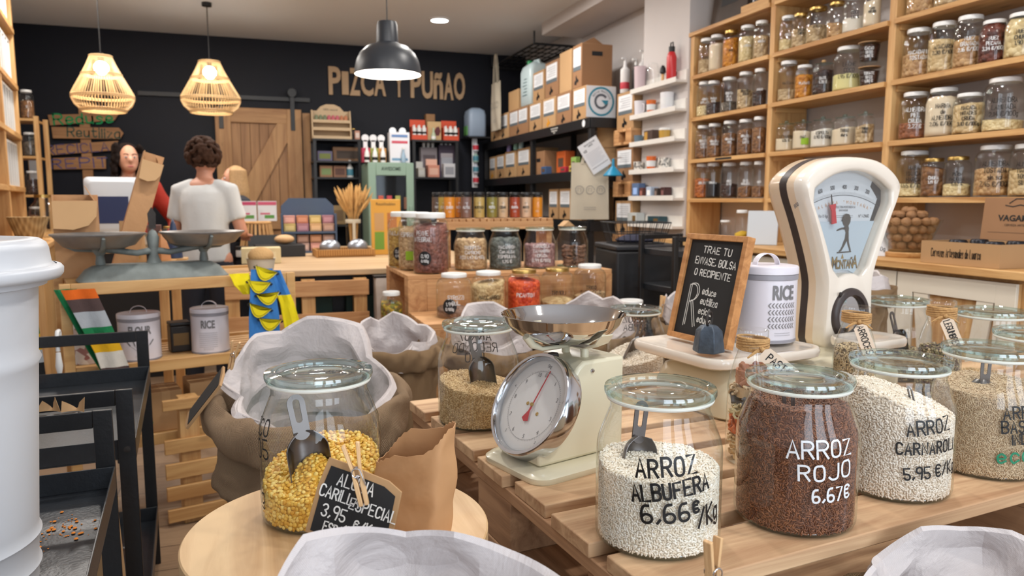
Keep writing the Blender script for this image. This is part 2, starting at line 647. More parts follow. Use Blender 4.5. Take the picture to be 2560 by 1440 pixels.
KRAFT = pm('kraft_paper', (198, 150, 104), .7, var=(14, .12), bump=(18, .9))
KRAFTD = pm('kraft_board', (172, 124, 80), .8, var=(9, .1))
KRAFTL = pm('kraft_light', (190, 152, 108), .75, var=(9, .08))
CARD = pm('cardboard', (152, 112, 78), .8, var=(6, .1))
CARDL = pm('cardboard_light', (176, 138, 96), .8, var=(6, .1))
NAVY = pm('navy_paint', (9, 14, 27), .62, var=(2.2, .22), bump=(14, .06), spec=.35)
WHITEW = pm('white_wall', (206, 200, 198), .8, var=(3, .04), bump=(60, .06))
CEILM = pm('ceiling_paint', (232, 236, 242), .85, var=(.8, .05))
WHITEP = pm('white_plastic', (232, 232, 230), .32)
BINW = pm('bin_plastic', (198, 201, 206), .38, bump=(9, .04))
PAPER = pm('white_paper', (228, 230, 234), .7)
BLACK = pm('black_metal', (20, 21, 24), .42, var=(30, .2), bump=(120, .1))
TRAYM = pm('tray_metal', (38, 42, 47), .33, var=(26, .3), bump=(150, .15))
BLACKP = pm('black_plastic', (22, 22, 24), .5)
BOARD = pm('blackboard', (28, 27, 27), .75, var=(18, .3))
CHALK = pm('chalk', (236, 234, 228), .9)
INK = pm('black_ink', (14, 13, 14), .45)
INKW = pm('white_ink', (226, 228, 230), .5)
INKG = pm('green_ink', (22, 128, 92), .5)
GREYINK = pm('grey_print', (120, 118, 120), .5)
CREAM = pm('cream_enamel', (226, 218, 190), .25, coat=.4, var=(5, .03))
ENAMEL = pm('white_enamel', (232, 222, 208), .18, coat=.6, var=(4, .03))
PINKEN = pm('pale_enamel', (226, 202, 174), .22, coat=.5, var=(4, .05))
CHROME = pm('chrome', (205, 206, 210), .12, 1)
STEEL = pm('polished_steel', (212, 210, 208), .06, 1)
SCOOPM = pm('scoop_metal', (112, 108, 106), .32, 1, var=(20, .15))
IRON = pm('iron', (62, 58, 56), .6, .6, var=(30, .3), bump=(50, .5))
OLDBLUE = pm('worn_blue_paint', (122, 130, 128), .6, .1, var=(16, .55), bump=(50, .3))
WEIGHT = pm('weight_iron', (72, 82, 94), .5, .5, var=(60, .5), bump=(70, .5))
PANM = pm('old_pan', (150, 146, 142), .42, .55, var=(26, .25))
RUBBER = pm('dark_ring', (58, 48, 46), .4, var=(30, .25))
SEAL = pm('rubber_seal', (224, 222, 212), .5)
RED = pm('red_needle', (190, 28, 44), .4)
GOLD = pm('gold_lid', (190, 158, 92), .3, .9)
TINW = pm('tin_white', (222, 218, 226), .3)
TING = pm('tin_grey', (150, 148, 156), .35)
ROPE = pm('jute_string', (192, 150, 98), .95, var=(60, .3), bump=(160, .8))
TAGP = pm('tag_paper', (228, 208, 186), .8)
GLASS = glass('jar_glass')
GLASSB = glass('lid_glass', (.975, .99, .988), (.70, .82, .84), 1.1, .03, .06)
GLASSE = glass('glass_edge', (.72, .88, .87), (.46, .66, .67), 1.0, .05, .14)
GLASSD = glass('dark_glass', (.62, .64, .66), (.4, .42, .45), .5, .03, .02)
POLY = glass('clear_film', (.95, .95, .95), (.85, .85, .85), .45, .08, .05)
WHITEGLOW = pm('lamp_glow', (255, 246, 232), .5, emit=9)
BULB = pm('bulb_glow', (255, 250, 240), .5, emit=30)
LAMPIN = pm('lamp_inside', (240, 238, 232), .6)
def fabric(name, rgb):
 return pm(name, rgb, .9, var=(40, .12), bump=(300, .3))
# ---------------------------------------------------------------- the room
g = G().box(-4, 4.5, -2.6, 8.6, -.1, 0)
fl, t, b, N, L = nodes('floor_planks')
tc = N('ShaderNodeTexCoord')
br = N('ShaderNodeTexBrick')
br.inputs['Scale'].default_value = 1
br.inputs['Brick Width'].default_value = 1.2
br.inputs['Row Height'].default_value = .19
br.inputs['Mortar Size'].default_value = .002
br.inputs['Color1'].default_value = lin((176, 146, 116))
br.inputs['Color2'].default_value = lin((140, 112, 88))
br.inputs['Mortar'].default_value = lin((60, 46, 36))
no = N('ShaderNodeTexNoise')
mp = N('ShaderNodeMapping')
mp.inputs['Scale'].default_value = (2, 22, 1)
L(tc.outputs['Object'], mp.inputs[0])
L(mp.outputs[0], no.inputs['Vector'])
L(tc.outputs['Object'], br.inputs['Vector'])
mx = N('ShaderNodeMix')
mx.data_type = 'RGBA'
mx.blend_type = 'MULTIPLY'
mx.inputs[0].default_value = .5
L(br.outputs['Color'], mx.inputs[6])
L(no.outputs['Fac'], mx.inputs[7])
L(mx.outputs[2], b.inputs['Base Color'])
b.inputs['Roughness'].default_value = .45
struct('floor', g, fl)
struct('ceiling', G().box(-4, 4.5, -2.6, 8.6, CEIL, CEIL + .12), CEILM)
struct('wall_back', G().box(-4, 4.5, 8.4, 8.6, 0, CEIL), NAVY)
struct('wall_right', G().box(3.06, 3.26, -2.6, 8.4, 0, CEIL), WHITEW)
# left wall runs outwards by about nine degrees
LW = rad(8.8)
MLW = MX((-2.08, 6.5, 0), rz=LW)
struct('wall_left', G().box(-.2, 0, -9.2, 2.1, 0, CEIL, MLW), WHITEW)
g = G()
for x0, x1, z0, z1 in ((-1.6, -.75, 0, CEIL), (.25, .55, 0, CEIL), (1.55, 1.85, 0, CEIL), (2.85, 3.3, 0, CEIL), (-.75, 2.85, 2.55, CEIL), (-.75, 2.85, 0, .35)):
 g.box(x0, x1, -2.4, -2.2, z0, z1)
struct('wall_front', g, WHITEW)
for k, x in enumerate((-.25, 1.05, 2.35)):
 g = G()
 for a, b_, c, d in ((-.5, -.45, .35, 2.55), (.45, .5, .35, 2.55), (-.45, .45, .35, .41), (-.45, .45, 2.49, 2.55)):
  g.box(x + a, x + b_, -2.33, -2.27, c, d)
 g.box(x - .45, x + .45, -2.305, -2.295, .41, 2.49, mi=1)
 struct('window_%d' % (k + 1), g, [BLACK, GLASS])
p = onz(1355, 88, 2.81)
struct('trim_1', G().box(p.x, 3.06, .5, p.y, 2.81, CEIL), WHITEW)
# white wall pier between the tall jar shelf and the black rack
PIER = 2.79
struct('pillar', G().box(PIER, 3.06, 4.465, 5.085, 0, CEIL), WHITEW)
# ---------------------------------------------------------------- wide glass jars with loose glass lids
def wprof(z, R=.085):
 s_ = R / .085
 z /= s_
 if z < .012:
  r = .076 + .009 * math.sqrt(max(0, 1 - ((.012 - z) / .012) ** 2))
 elif z < .122:
  r = .085
 elif z < .142:
  r = .085 - .0028 * ((z - .122) / .02) ** 2
 elif z < .182:
  r = .0822 - (z - .142) * .38
 else:
  r = .067
 return r * s_
_weck = {}
def weck_meshes(R):
 if R in _weck:
  return _weck[R]
 s_ = R / .085
 zs = [0, .002, .005, .009, .013, .03, .06, .09, .118, .126, .134, .142, .152, .165, .176, .182, .186, .194]
 g = G().lathe([(0, .004 * s_), (.05 * s_, .002 * s_), (.07 * s_, 0)] + [(wprof(z * s_, R), z * s_) for z in zs[1:]], 72)
 body = g.mesh('glass_body', GLASS, 60)
 e = G().lathe([((.0745 + .0045 * cos(a)) * s_, (.005 + .0045 * sin(a)) * s_) for a in [2 * pi * k / 10 for k in range(10)]], 72, None, 0, True)
 base = e.mesh('glass_foot', GLASSE)
 t = [(0, 0.2025), (.052, 0.2025), (.056, 0.2045), (.060, 0.2045), (.0605, 0.2000), (.0735, 0.2000), (.0745, 0.2020)]
 u = [(.0752, 0.2045), (.0752, 0.2090), (.0742, 0.2118)]
 v = [(.0655, 0.2130), (.0635, 0.2115), (.0605, 0.2125), (.057, 0.2125), (.054, 0.2085), (.035, 0.2080), (.033, 0.2088), (.031, 0.2080), (0, 0.2080)]
 k = lambda q: [(a * s_, b * s_) for a, b in q]
 g = G().lathe(k(t), 72).lathe(k(t[-1:] + u), 72, None, 1).lathe(k(u[-1:] + v), 72)
 lid = g.mesh('lid', [GLASSB, GLASSE], 30)
 q = G().lathe([((.0695 + .0028 * cos(a)) * s_, (.1967 + .0028 * sin(a)) * s_) for a in [2 * pi * i / 8 for i in range(8)]], 60, None, 0, True)
 _weck[R] = (body, base, lid, q.mesh('seal', SEAL))
 return _weck[R]
def weck(label, loc, R=.085, group='wide glass jars with glass lids', lid=True):
 t = thing('glass_jar', label, 'jar', loc, rnd.uniform(0, 6), group)
 b, f, l, s_ = weck_meshes(R)
 link('glass_body', b, t)
 link('glass_foot', f, t)
 if lid:
  o = link('lid', l, t)
  link('seal', s_, o)
 return t
def inked(t, lines, ink, R=.085, wd=.0022):
 """handwriting on a jar: lines of (text, u, v, height in m, tilt); u, v = middle of the line in the photograph"""
 g = G()
 c = Vector(t.location)
 for text, u, v, h, tilt, *opt in lines:
  d = ray(u, v)
  a = d.x ** 2 + d.y ** 2
  # walk along the ray to the jar wall
  best, k = None, 0.0
  for i in range(4000):
   k = .3 + i * .0015
   p = EYE + d * k - c
   if 0 < p.z < .2 * R / .085 and math.hypot(p.x, p.y) <= wprof(p.z, R):
    best = p
    break
  if best is None:
   continue
  th = math.atan2(best.y, best.x) - t.rotation_euler.z
  write(g, text, h, wd, cylmap(lambda z: wprof(z, R), th, best.z, .0008), ratio=opt[0] if opt else .66, tilt=tilt, jit=.07)
 if g.v:
  return part('hand_lettering', g, ink, t)
# ---------------------------------------------------------------- loose grain
def unit_grain(kind):
 if kind == 'disc':
  prof = [(0, -.9), (.7, -.55), (1, 0), (.7, .7), (0, 1)]
  ax = 2
 else:
  prof = [(0, -1), (.62, -.72), (1, -.1), (.72, .66), (0, 1)]
  ax = 0
 n = 7 if kind == 'disc' else 6
 g = G().lathe(prof, n)
 v = np.array(g.v)
 if ax == 0:
  v = v[:, [2, 0, 1]]
 tri = []
 for f in g.f:
  for i in range(1, len(f) - 1):
   tri.append((f[0], f[i], f[i + 1]))
 return v, np.array(tri)
def grain_fill(name, label, mats, loc, Rin, top, dims, kind='rice', gap=1.5, seed=1, zb=.006, cat='grain', group=None, pack=1.0):
 """one heap: a solid core faced with thousands of single grains; dims = half length, half width, half thickness"""
 rg = np.random.default_rng(seed)
 U, T = unit_grain(kind)
 dims = np.array(dims)
 core = G()
 n = 56
 rr = lambda z: Rin(z) - dims[2] * 1.1 - .0006
 def fn(a, b):
  th = 2 * pi * a
  x, y = cos(th), sin(th)
  if b < .15:
   r = rr(zb) * b / .15
   return (x * r, y * r, zb)
  # height of the edge: iterate because the wall leans in
  zt = .12
  for _ in range(6):
   r = rr(zt)
   zt = max(zb + .002, top(x * r, y * r) - dims[2])
  if b < .6:
   z = zb + (zt - zb) * (b - .15) / .45
   return (x * rr(z), y * rr(z), z)
  r = rr(zt) * (1 - (b - .6) / .4)
  return (x * r, y * r, top(x * r, y * r) - dims[2])
 core.grid(fn, n, 40, True)
 cv = np.array(core.v)
 ct = np.array([t_ for f in core.f for t_ in ((f[0], f[1], f[2]), (f[0], f[2], f[3]))])
 P, Nn = [], []
 st = gap * math.sqrt(dims[0] * dims[1])
 z = zb + dims[1]
 zmax = max(top(.06 * cos(a), .06 * sin(a)) for a in np.linspace(0, 6.28, 24)) + .01
 while z < zmax:
  r = rr(z) + dims[2] * .4
  m = max(6, int(2 * pi * r / st))
  th = (np.arange(m) + rg.uniform(-.35, .35, m)) * 2 * pi / m + rg.uniform(0, 6)
  for a in th:
   zz = z + rg.uniform(-.35, .35) * st
   if zz < top(r * cos(a), r * sin(a)) - .3 * dims[2] and zz > zb:
    P.append((r * cos(a), r * sin(a), zz))
    Nn.append((cos(a), sin(a), 0))
  z += st
 xs = np.arange(-.09, .09, st)
 for x in xs:
  for y in xs:
   px, py = x + rg.uniform(-.45, .45) * st, y + rg.uniform(-.45, .45) * st
   zz = top(px, py)
   if math.hypot(px, py) < rr(zz):
    e = .003
    nx, ny = (top(px - e, py) - top(px + e, py)) / (2 * e), (top(px, py - e) - top(px, py + e)) / (2 * e)
    P.append((px, py, zz - rg.uniform(0, .8) * dims[2]))
    Nn.append((nx, ny, 1))
 P, Nn = np.array(P), np.array(Nn, float)
 k = len(P)
 tilt = .35 if kind == 'rice' else .55
 Nn /= np.linalg.norm(Nn, axis=1)[:, None]
 Nn += rg.normal(0, tilt * .5, (k, 3))
 Nn /= np.linalg.norm(Nn, axis=1)[:, None]
 A = np.cross(Nn, rg.normal(0, 1, (k, 3)))
 A /= np.linalg.norm(A, axis=1)[:, None]
 B = np.cross(Nn, A)
 sc = dims[None, :] * rg.uniform(.85, 1.12, (k, 1))
 V = P[:, None, :] + (U[None, :, 0, None] * sc[:, None, 0, None]) * A[:, None, :] + (U[None, :, 1, None] * sc[:, None, 1, None]) * B[:, None, :] + (U[None, :, 2, None] * sc[:, None, 2, None]) * Nn[:, None, :]
 nu = len(U)
 allv = np.concatenate([cv, V.reshape(-1, 3)])
 allt = np.concatenate([ct, (T[None] + (np.arange(k) * nu)[:, None, None] + len(cv)).reshape(-1, 3)])
 me = bpy.data.meshes.new(name)
 me.vertices.add(len(allv))
 me.vertices.foreach_set('co', allv.astype(np.float32).ravel())
 me.loops.add(allt.size)
 me.loops.foreach_set('vertex_index', allt.astype(np.int32).ravel())
 me.polygons.add(len(allt))
 me.polygons.foreach_set('loop_start', np.arange(0, allt.size, 3, dtype=np.int32))
 me.polygons.foreach_set('use_smooth', np.ones(len(allt), bool))
 at_ = me.attributes.new('tone', 'FLOAT', 'POINT')
 tone = np.concatenate([np.full(len(cv), .25), np.repeat(rg.uniform(0, 1, k), nu)])
 at_.data.foreach_set('value', tone.astype(np.float32))
 me.materials.append(mats)
 me.update(calc_edges=True)
 me.validate()
 o = link(name, me, None, loc)
 return tag(o, label, cat, group, 'stuff')
# ---------------------------------------------------------------- scoops and clothespins
def ring_plate(g, outer, inner, z0, z1, M=None, mi=0):
 n = len(outer)
 vs_ = [(p[0], p[1], z0) for p in outer] + [(p[0], p[1], z0) for p in inner] + [(p[0], p[1], z1) for p in outer] + [(p[0], p[1], z1) for p in inner]
 fs = []
 for k in range(n):
  j = (k + 1) % n
  fs += [(k, n + k, n + j, j), (2 * n + k, 2 * n + j, 3 * n + j, 3 * n + k), (k, j, 2 * n + j, 2 * n + k), (n + k, 3 * n + k, 3 * n + j, n + j)]
 return g.add(vs_, fs, M, mi)
def stadium(cx, cy_, hx, hy, n=16):
 """rounded bar outline, hx half width, hy half length (>hx)"""
 out = []
 for k in range(n):
  a = 2 * pi * k / n
  out.append((cx + hx * cos(a), cy_ + hx * sin(a) + (hy - hx) * (1 if sin(a) >= 0 else -1)))
 return out
def scoop(label, loc, rx=0, ry=0, rz=0, s_=1.0, group='metal scoops in the jars'):
 """bowl tip at the origin, handle upwards along z, hollow towards -y"""
 t = thing('metal_scoop', label, 'scoop', loc, 0, group)
 t.rotation_euler = (rx, ry, rz)
 t.scale = (s_, s_, s_)
 g = G()
 def fn(a, b):
  # open half-pipe with a rounded back end
  w_ = .030 * (1 - max(0, b - .7) ** 2 * 6.5)
  an = (a - .5) * pi * .98
  return (w_ * sin(an), .024 * cos(an) * (1 - max(0, b - .8) ** 2 * 6) - .004, .085 * b)
 g.grid(fn, 16, 12)
 part('bowl', g, SCOOPM, t, 0, 60, solid=.0012)
 g = G()
 M = MX((0, .012, .075), rx=rad(-6)) @ Matrix(((1, 0, 0, 0), (0, 0, 1, 0), (0, 1, 0, 0), (0, 0, 0, 1)))
 ring_plate(g, stadium(0, .031, .013, .033), stadium(0, .040, .005, .017), -.001, .001, M)
 part('handle', g, SCOOPM, t)
 return t
def clothespin(label, loc, rx=0, ry=0, rz=0, s_=1.0):
 """jaws down along -z, length 72 mm, opens in the xz plane"""
 t = thing('clothespin', label, 'clothespin', loc, 0, 'wooden clothespins')
 t.rotation_euler = (rx, ry, rz)
 t.scale = (s_, s_, s_)
 for sg in (-1, 1):
  pl = [(.0008, -.036), (.0055, -.036), (.0062, -.012), (.0058, .004), (.0105, .0345), (.0065, .036), (.0022, .004), (.0028, -.004), (.0010, -.010)]
  g = G().prism([(sg * a, b) for a, b in (pl if sg > 0 else pl[::-1])], -.005, .005, MX(rx=pi / 2))
  part('prong', g, CLIP, t, .0008)
 pts = [(.0052 * cos(a), -.008 + .016 * a / (6 * pi), .002 + .0052 * sin(a)) for a in [k * pi / 6 for k in range(37)]]
 g = G().tube([(.007, -.006, -.014)] + pts + [(-.007, .006, -.014)], .0008, 6)
 part('spring', g, CHROME, t)
 return t
# ---------------------------------------------------------------- pallet with the rice jars
PZ = .79
PR = rad(6.3)
pal = thing('wooden_pallet', 'rough wooden pallet carrying the rice jars and both scales', 'pallet', (.425, .735, PZ), PR)
BW = 1.62
for k in range(7):
 y = .138 * k
 x0 = (.004, .0, .006, -.003, .002, .004, 0)[k]
 g = G().box(x0, BW, y, y + (.108 if k else .1), -.022, 0)
 part('board', g, PALLET, pal, .002)
for x in (.0, .76, BW - .1):
 g = G().box(x + .004, x + .104, .0, .93, -.044, -.0222)
 part('stringer_board', g, PALLETY, pal, .002)
 for y in (.01, .40, .79):
  part('block', G().box(x + .006, x + .102, y, y + .14, -.135, -.0442), PALLETY, pal, .002)
 part('bottom_board', G().box(x + .004, x + .104, 0, .93, -.158, -.1352), PALLETY, pal, .002)
g = G()
M = frame3((.0058, .085, -.092), (0, -1, 0), (0, 0, 1), (-1, 0, 0))
fm = flat((.0056, .080, -.090), (0, -1, 0), (0, 0, 1), .0005)
for dx, dy in ((-.045, 0), (.045, 0)):
 ribbon(g, [(dx, -.032), (dx, .032)], .002, fm)
ribbon(g, [(-.045, .032), (.045, .032)], .002, fm)
ribbon(g, [(-.045, -.032), (.045, -.032)], .002, fm)
write(g, 'ES - 08', .014, .0018, fm, 0, .012)
write(g, 'DB HT', .014, .0018, fm, 0, -.012)
part('stamp', g, pm('burnt_stamp', (70, 46, 32), .9), pal)
# what holds the pallet up: a lower pallet of the same kind on legs-high crates
low = thing('wooden_crate', 'rough wooden crate table under the pallet of rice jars', 'crate', (.425, .735, 0), PR)
for x in (.05, .8, 1.5):
 for y in (.03, .82):
  part('leg', G().box(x, x + .08, y, y + .08, 0, PZ - .158), PALLETY, low, .003)
part('shelf_board', G().box(.06, 1.57, .06, .88, .3, .325), PALLET, low, .002)
jars = {}
def jpos(u, v):
 """jar centre from the lowest visible point of its foot"""
 p = onz(u, v, PZ)
 d = Vector((p.x, p.y)).normalized() * .079
 return (p.x + d.x, p.y + d.y, PZ)
jars['albu'] = weck('wide glass jar of white rice marked albufera in black pen', jpos(1640, 1404))
jars['rojo'] = weck('wide glass jar of red rice with white handwriting', jpos(1980, 1343))
jars['carn'] = weck('wide glass jar of pearly rice marked carnaroli, right of the red rice', jpos(2228, 1256))
jars['basm'] = weck('wide glass jar of long brown rice with green eco lettering', jpos(2452, 1198))
jars['brown'] = weck('wide glass jar of round brown rice left of the cream dial scale', jpos(1197, 1080))
jars['back'] = weck('wide glass jar behind the steel bowl with a scoop in pale rice', at(1590, 772, 2.12) - Vector((0, 0, .202)), .083)
jars['pulse'] = weck('wide glass jar behind the legumbres bottle, at the picture edge', onz(2478, 778, .997) + Vector((0, 0, PZ - .997)))
jars['far1'] = weck('wide glass jar with steel scoop between the arroces and legumbres bottles', onz(2245, 752, .990) + Vector((0, 0, PZ - .990)), .083)
jars['far2'] = weck('wide glass jar mostly hidden behind the antique scale ring', onz(2120, 732, .960) + Vector((0, 0, PZ - .960)), .070)
jars['edge'] = weck('low wide glass jar cut off by the right picture edge', onz(2590, 832, .992) + Vector((0, 0, PZ - .992)), .083)
inked(jars['albu'], [('ARROZ', 1666, 1168, .0235, .10, .60), ('ALBUFERA', 1680, 1226, .0205, .16, .56), ('6,66', 1664, 1284, .0235, .10, .7), ('€', 1738, 1266, .0145, .1), ('/Kg', 1770, 1284, .025, .1, .5)], INK, wd=.0036)
inked(jars['rojo'], [('ARROZ', 2056, 1125, .0225, .06, .74), ('ROJO', 2066, 1180, .0215, .06, .80), ('6,67€', 2082, 1235, .019, .06, .62)], INKW, wd=.0030)
inked(jars['carn'], [('ARROZ', 2325, 1068, .0205, .14, .60), ('CARNAROLI', 2324, 1120, .018, .06, .56), ('5,95 €/Kg', 2334, 1178, .018, .12, .56)], INK, wd=.0028)
inked(jars['basm'], [('ARROZ', 2562, 1030, .020, .1, .6), ('BASMATI', 2566, 1064, .020, .1, .55), ('INDIO', 2558, 1097, .016, .1, .6)], INK, wd=.0028)
inked(jars['basm'], [('eco', 2535, 1138, .025, .1, .8)], INKG, wd=.0034)
# writing on the far side of the brown rice jar shows mirrored through the glass
g = G()
th = facing(jars['brown'].location) + pi - jars['brown'].rotation_euler.z
for tx, z, d in (('ARROZ', .168, .12), ('REDONDO', .142, .1), ('ECO', .118, .1)):
 write(g, tx, .02, .0022, cylmap(wprof, th + d, z, -.0012))
part('hand_lettering', g, INK, jars['brown'])
g = G()
th = facing(jars['back'].location) + pi - jars['back'].rotation_euler.z
for tx, z in (('ARROZ', .16), ('BOMBA', .135)):
 write(g, tx, .02, .0022, cylmap(lambda q: wprof(q, .083), th, z, -.0012))
part('hand_lettering', g, INK, jars['back'])
RICEW = toned('white_rice', (228, 214, 190), (252, 246, 232), .4, .6)
RICER = toned('red_rice', (88, 52, 34), (152, 98, 64), .5, .5, (118, 72, 46))
RICEC = toned('pearl_rice', (222, 204, 180), (252, 242, 226), .4, .6)
RICEB = toned('basmati_rice', (176, 148, 114), (222, 200, 166), .5, .5)
RICEN = toned('brown_rice', (178, 140, 88), (228, 198, 148), .5, .5)
PEAS = toned('split_peas', (220, 160, 44), (252, 222, 130), .5, .5, (240, 194, 80))
PEASM = toned('pulses', (92, 66, 70), (200, 180, 140), .6, .5, (110, 104, 70))
rin = lambda z: wprof(z) - .0034
def slope(z0, gx, gy, amp=.003, seed=0):
 return lambda x, y: z0 + gx * x + gy * y + amp * mnoise.noise(Vector((x * 40, y * 40, seed)))
grain_fill('white_rice', 'white rice grains filling the albufera jar', RICEW, jars['albu'].location, rin, slope(.106, -.02, .05, .003, 1), (.0031, .00155, .0015), seed=1, group='grain in the jars')
def crater(x, y):
 r = math.hypot(x - .005, y - .0)
 return .177 - .030 * math.exp(-((r / .028) ** 2)) + .03 * y - .12 * x * (x > 0) * .6 + .002 * mnoise.noise(Vector((x * 60, y * 60, 4)))
grain_fill('red_rice', 'reddish brown rice grains filling the jar with white writing', RICER, jars['rojo'].location, rin, crater, (.0035, .0012, .0011), seed=2, group='grain in the jars')
grain_fill('pearly_rice', 'pale pearly rice heaped against the left of the carnaroli jar', RICEC, jars['carn'].location, rin, slope(.152, -.24, .22, .003, 2), (.0034, .0017, .0016), seed=3, group='grain in the jars')
grain_fill('long_brown_rice', 'long brown rice grains filling the jar with green eco lettering', RICEB, jars['basm'].location, rin, slope(.146, .06, .06, .003, 3), (.0040, .0010, .0010), seed=4, group='grain in the jars')
grain_fill('round_brown_rice', 'golden brown rice filling the jar left of the dial scale', RICEN, jars['brown'].location, rin, slope(.082, -.12, .12, .004, 4), (.0032, .0014, .0014), seed=5, group='grain in the jars')
grain_fill('pale_rice', 'pale rice heap in the jar behind the steel bowl', RICEC, jars['back'].location, lambda z: wprof(z, .083) - .0034, slope(.075, .3, .12, .004, 6), (.0034, .0018, .0017), seed=6, group='grain in the jars')
grain_fill('mixed_pulses', 'mottled dry pulses in the jar with a scoop between two bottles', PEASM, jars['far1'].location, lambda z: wprof(z, .083) - .0034, slope(.07, 0, .1, .003, 7), (.0036, .0034, .0024), 'disc', 1.6, 7, group='grain in the jars')
grain_fill('chickpeas', 'beige chickpeas in the jar behind the legumbres bottle', toned('chickpea', (190, 150, 100), (224, 190, 140)), jars['pulse'].location, rin, slope(.05, 0, .1, .003, 8), (.0045, .0042, .004), 'disc', 1.6, 8, group='grain in the jars')
def in_jar(j, dx, dy, dz):
 p = Vector(jars[j].location)
 return (p.x + dx, p.y + dy, p.z + dz)
scoop('steel scoop leaning in the albufera rice jar', in_jar('albu', -.030, .015, .058), rad(-6), rad(17), rad(8), .92)
scoop('steel scoop with slotted handle buried upright in the red rice', in_jar('rojo', -.010, .004, .088), rad(4), rad(4), rad(165), .74)
scoop('small shiny scoop stuck in the carnaroli rice', in_jar('carn', .030, -.025, .085), rad(-6), rad(10), rad(70), .6)
scoop('scoop with dark handle standing in the long brown rice', in_jar('basm', .0, .01, .092), rad(4), rad(0), rad(160), .70)
scoop('dull steel scoop standing bowl up front in the round brown rice', in_jar('brown', .012, -.01, .056), rad(-4), rad(-8), rad(5), .94)
scoop('steel scoop in the jar behind the steel bowl', in_jar('back', -.02, 0, .045), rad(10), rad(25), rad(20), .92)
scoop('steel scoop with slotted handle in the jar between the bottles', in_jar('far1', .01, -.02, .045), rad(-5), rad(-10), rad(20), .95)
# ---------------------------------------------------------------- round table with the split peas
TZ = .80
c = onz(850, 1316, TZ)
tb = thing('round_table', 'round plywood table under the jar of yellow split peas', 'table', (c.x, c.y, 0))
TR = .206
part('tabletop', G().lathe([(0, TZ - .022), (TR - .002, TZ - .022), (TR, TZ - .020), (TR, TZ - .002), (TR - .002, TZ), (0, TZ)], 96), PLY, tb)
for k in range(3):
 a = 2 * pi * k / 3 + .9
 part('leg', G().tube([(.10 * cos(a), .10 * sin(a), TZ - .0225), (.19 * cos(a), .19 * sin(a), .002)], [.016, .012], 12), CRATEY, tb)
jp = onz(810, 1338, TZ)
d = Vector((jp.x, jp.y)).normalized() * .079
PEA = (jp.x + d.x, jp.y + d.y, TZ)
jars['pea'] = weck('wide glass jar of yellow split peas on the round table', PEA)
vd = Vector((PEA[0], PEA[1])).normalized()
grain_fill('split_peas', 'yellow split peas piled to the right inside the jar on the round table', PEAS, PEA, rin,
  lambda x, y: .072 + .32 * (x * .55 + y * .83) + .015 * math.exp(-((x + .01) ** 2 + (y - .0) ** 2) / .0008) + .003 * mnoise.noise(Vector((x * 50, y * 50, 9))),
  (.0036, .0036, .0017), 'disc', 1.55, 9, group='grain in the jars', cat='pulses')
scoop('steel scoop with slotted handle standing in the yellow split peas', (PEA[0] - .012, PEA[1] - .018, TZ + .040), rad(-8), rad(-6), rad(14), 1.0)
g = G()
th = facing(PEA) - jars['pea'].rotation_euler.z
for tx, z, dd, h in (('ECO', .142, -1.25, .022), ('705', .112, -1.28, .026), ('Kg', .045, -1.3, .024)):
 write(g, tx, h, .0026, cylmap(wprof, th + dd, z, .0008), tilt=.1)
part('hand_lettering', g, INK, jars['pea'])
lid = [o for o in jars['pea'].children if o.name.startswith('lid')][0]
a = -jars['pea'].rotation_euler.z - YAW
g = G()
write(g, 'España', .012, .0016, flat((0, 0, .2082), (cos(a), sin(a), 0), (-sin(a), cos(a), 0)), .008, .004, tilt=-.12)
h_ = part('lid_handwriting', g, INK, jars['pea'])
# ---------------------------------------------------------------- price card, clothespin and paper bag on the round table
RT = Vector((cos(YAW), -sin(YAW), 0))
UPV = Vector((0, 0, 1))
def tilted(roll, lean, turn=0):
 """right and up axes of an upright card seen from the eye: roll clockwise, lean back, turn about z"""
 r = Matrix.Rotation(turn, 3, 'Z') @ RT
 n = r.cross(UPV)          # towards the eye side
 u = (UPV * cos(lean) - n * sin(lean)).normalized()
 c_, s_ = cos(roll), sin(roll)
 return (r * c_ - u * s_).normalized(), (u * c_ + r * s_).normalized()
co = at(888, 1268, .855)
ax, ay = tilted(rad(13), rad(16), rad(-8))
az = ax.cross(ay)
card = thing('price_card', 'torn corrugated card painted black with alubia carilla price in white', 'price card', co)
hw, hh = .050, .043
edge = [(-hw, -hh), (-.02, -hh - .002), (.02, -hh), (hw, -hh - .001), (hw + .001, -.01), (hw - .002, hh - .012), (.03, hh - .004), (.005, hh - .002), (-.02, hh + .001), (-hw + .003, hh + .002), (-hw - .001, .01)]
M = frame3((0, 0, 0), ax, ay, az)
part('corrugated_sheet', G().prism(edge, -.0035, 0, M), CARDL, card, .0006)
part('black_panel', G().prism([(a * .88, b * .86 - .002) for a, b in edge], .0002, .0008, M), BOARD, card)
g = G()
fm = flat((0, 0, 0), ax, ay, .0014)
for tx, x, y, h in (('ALUBIA', -.006, .0245, .0135), ('CARiLLA', -.021, .0075, .0125), ('ESPECIAL', .022, .0025, .0125), ('3,95', -.022, -.0125, .0140), ('€/Kg', .018, -.019, .0115), ('ESPAÑA', -.012, -.030, .0095)):
 write(g, tx, h, .0018, fm, x, y, .56, tilt=-.03)
part('chalk_writing', g, CHALK, card)
clothespin('open wooden clothespin gripping the black price card and paper bag', at(893, 1185, .845), rad(-10), rad(-12), rad(-10), 1.0)
bp = onz(1010, 1352, TZ)
g = G()
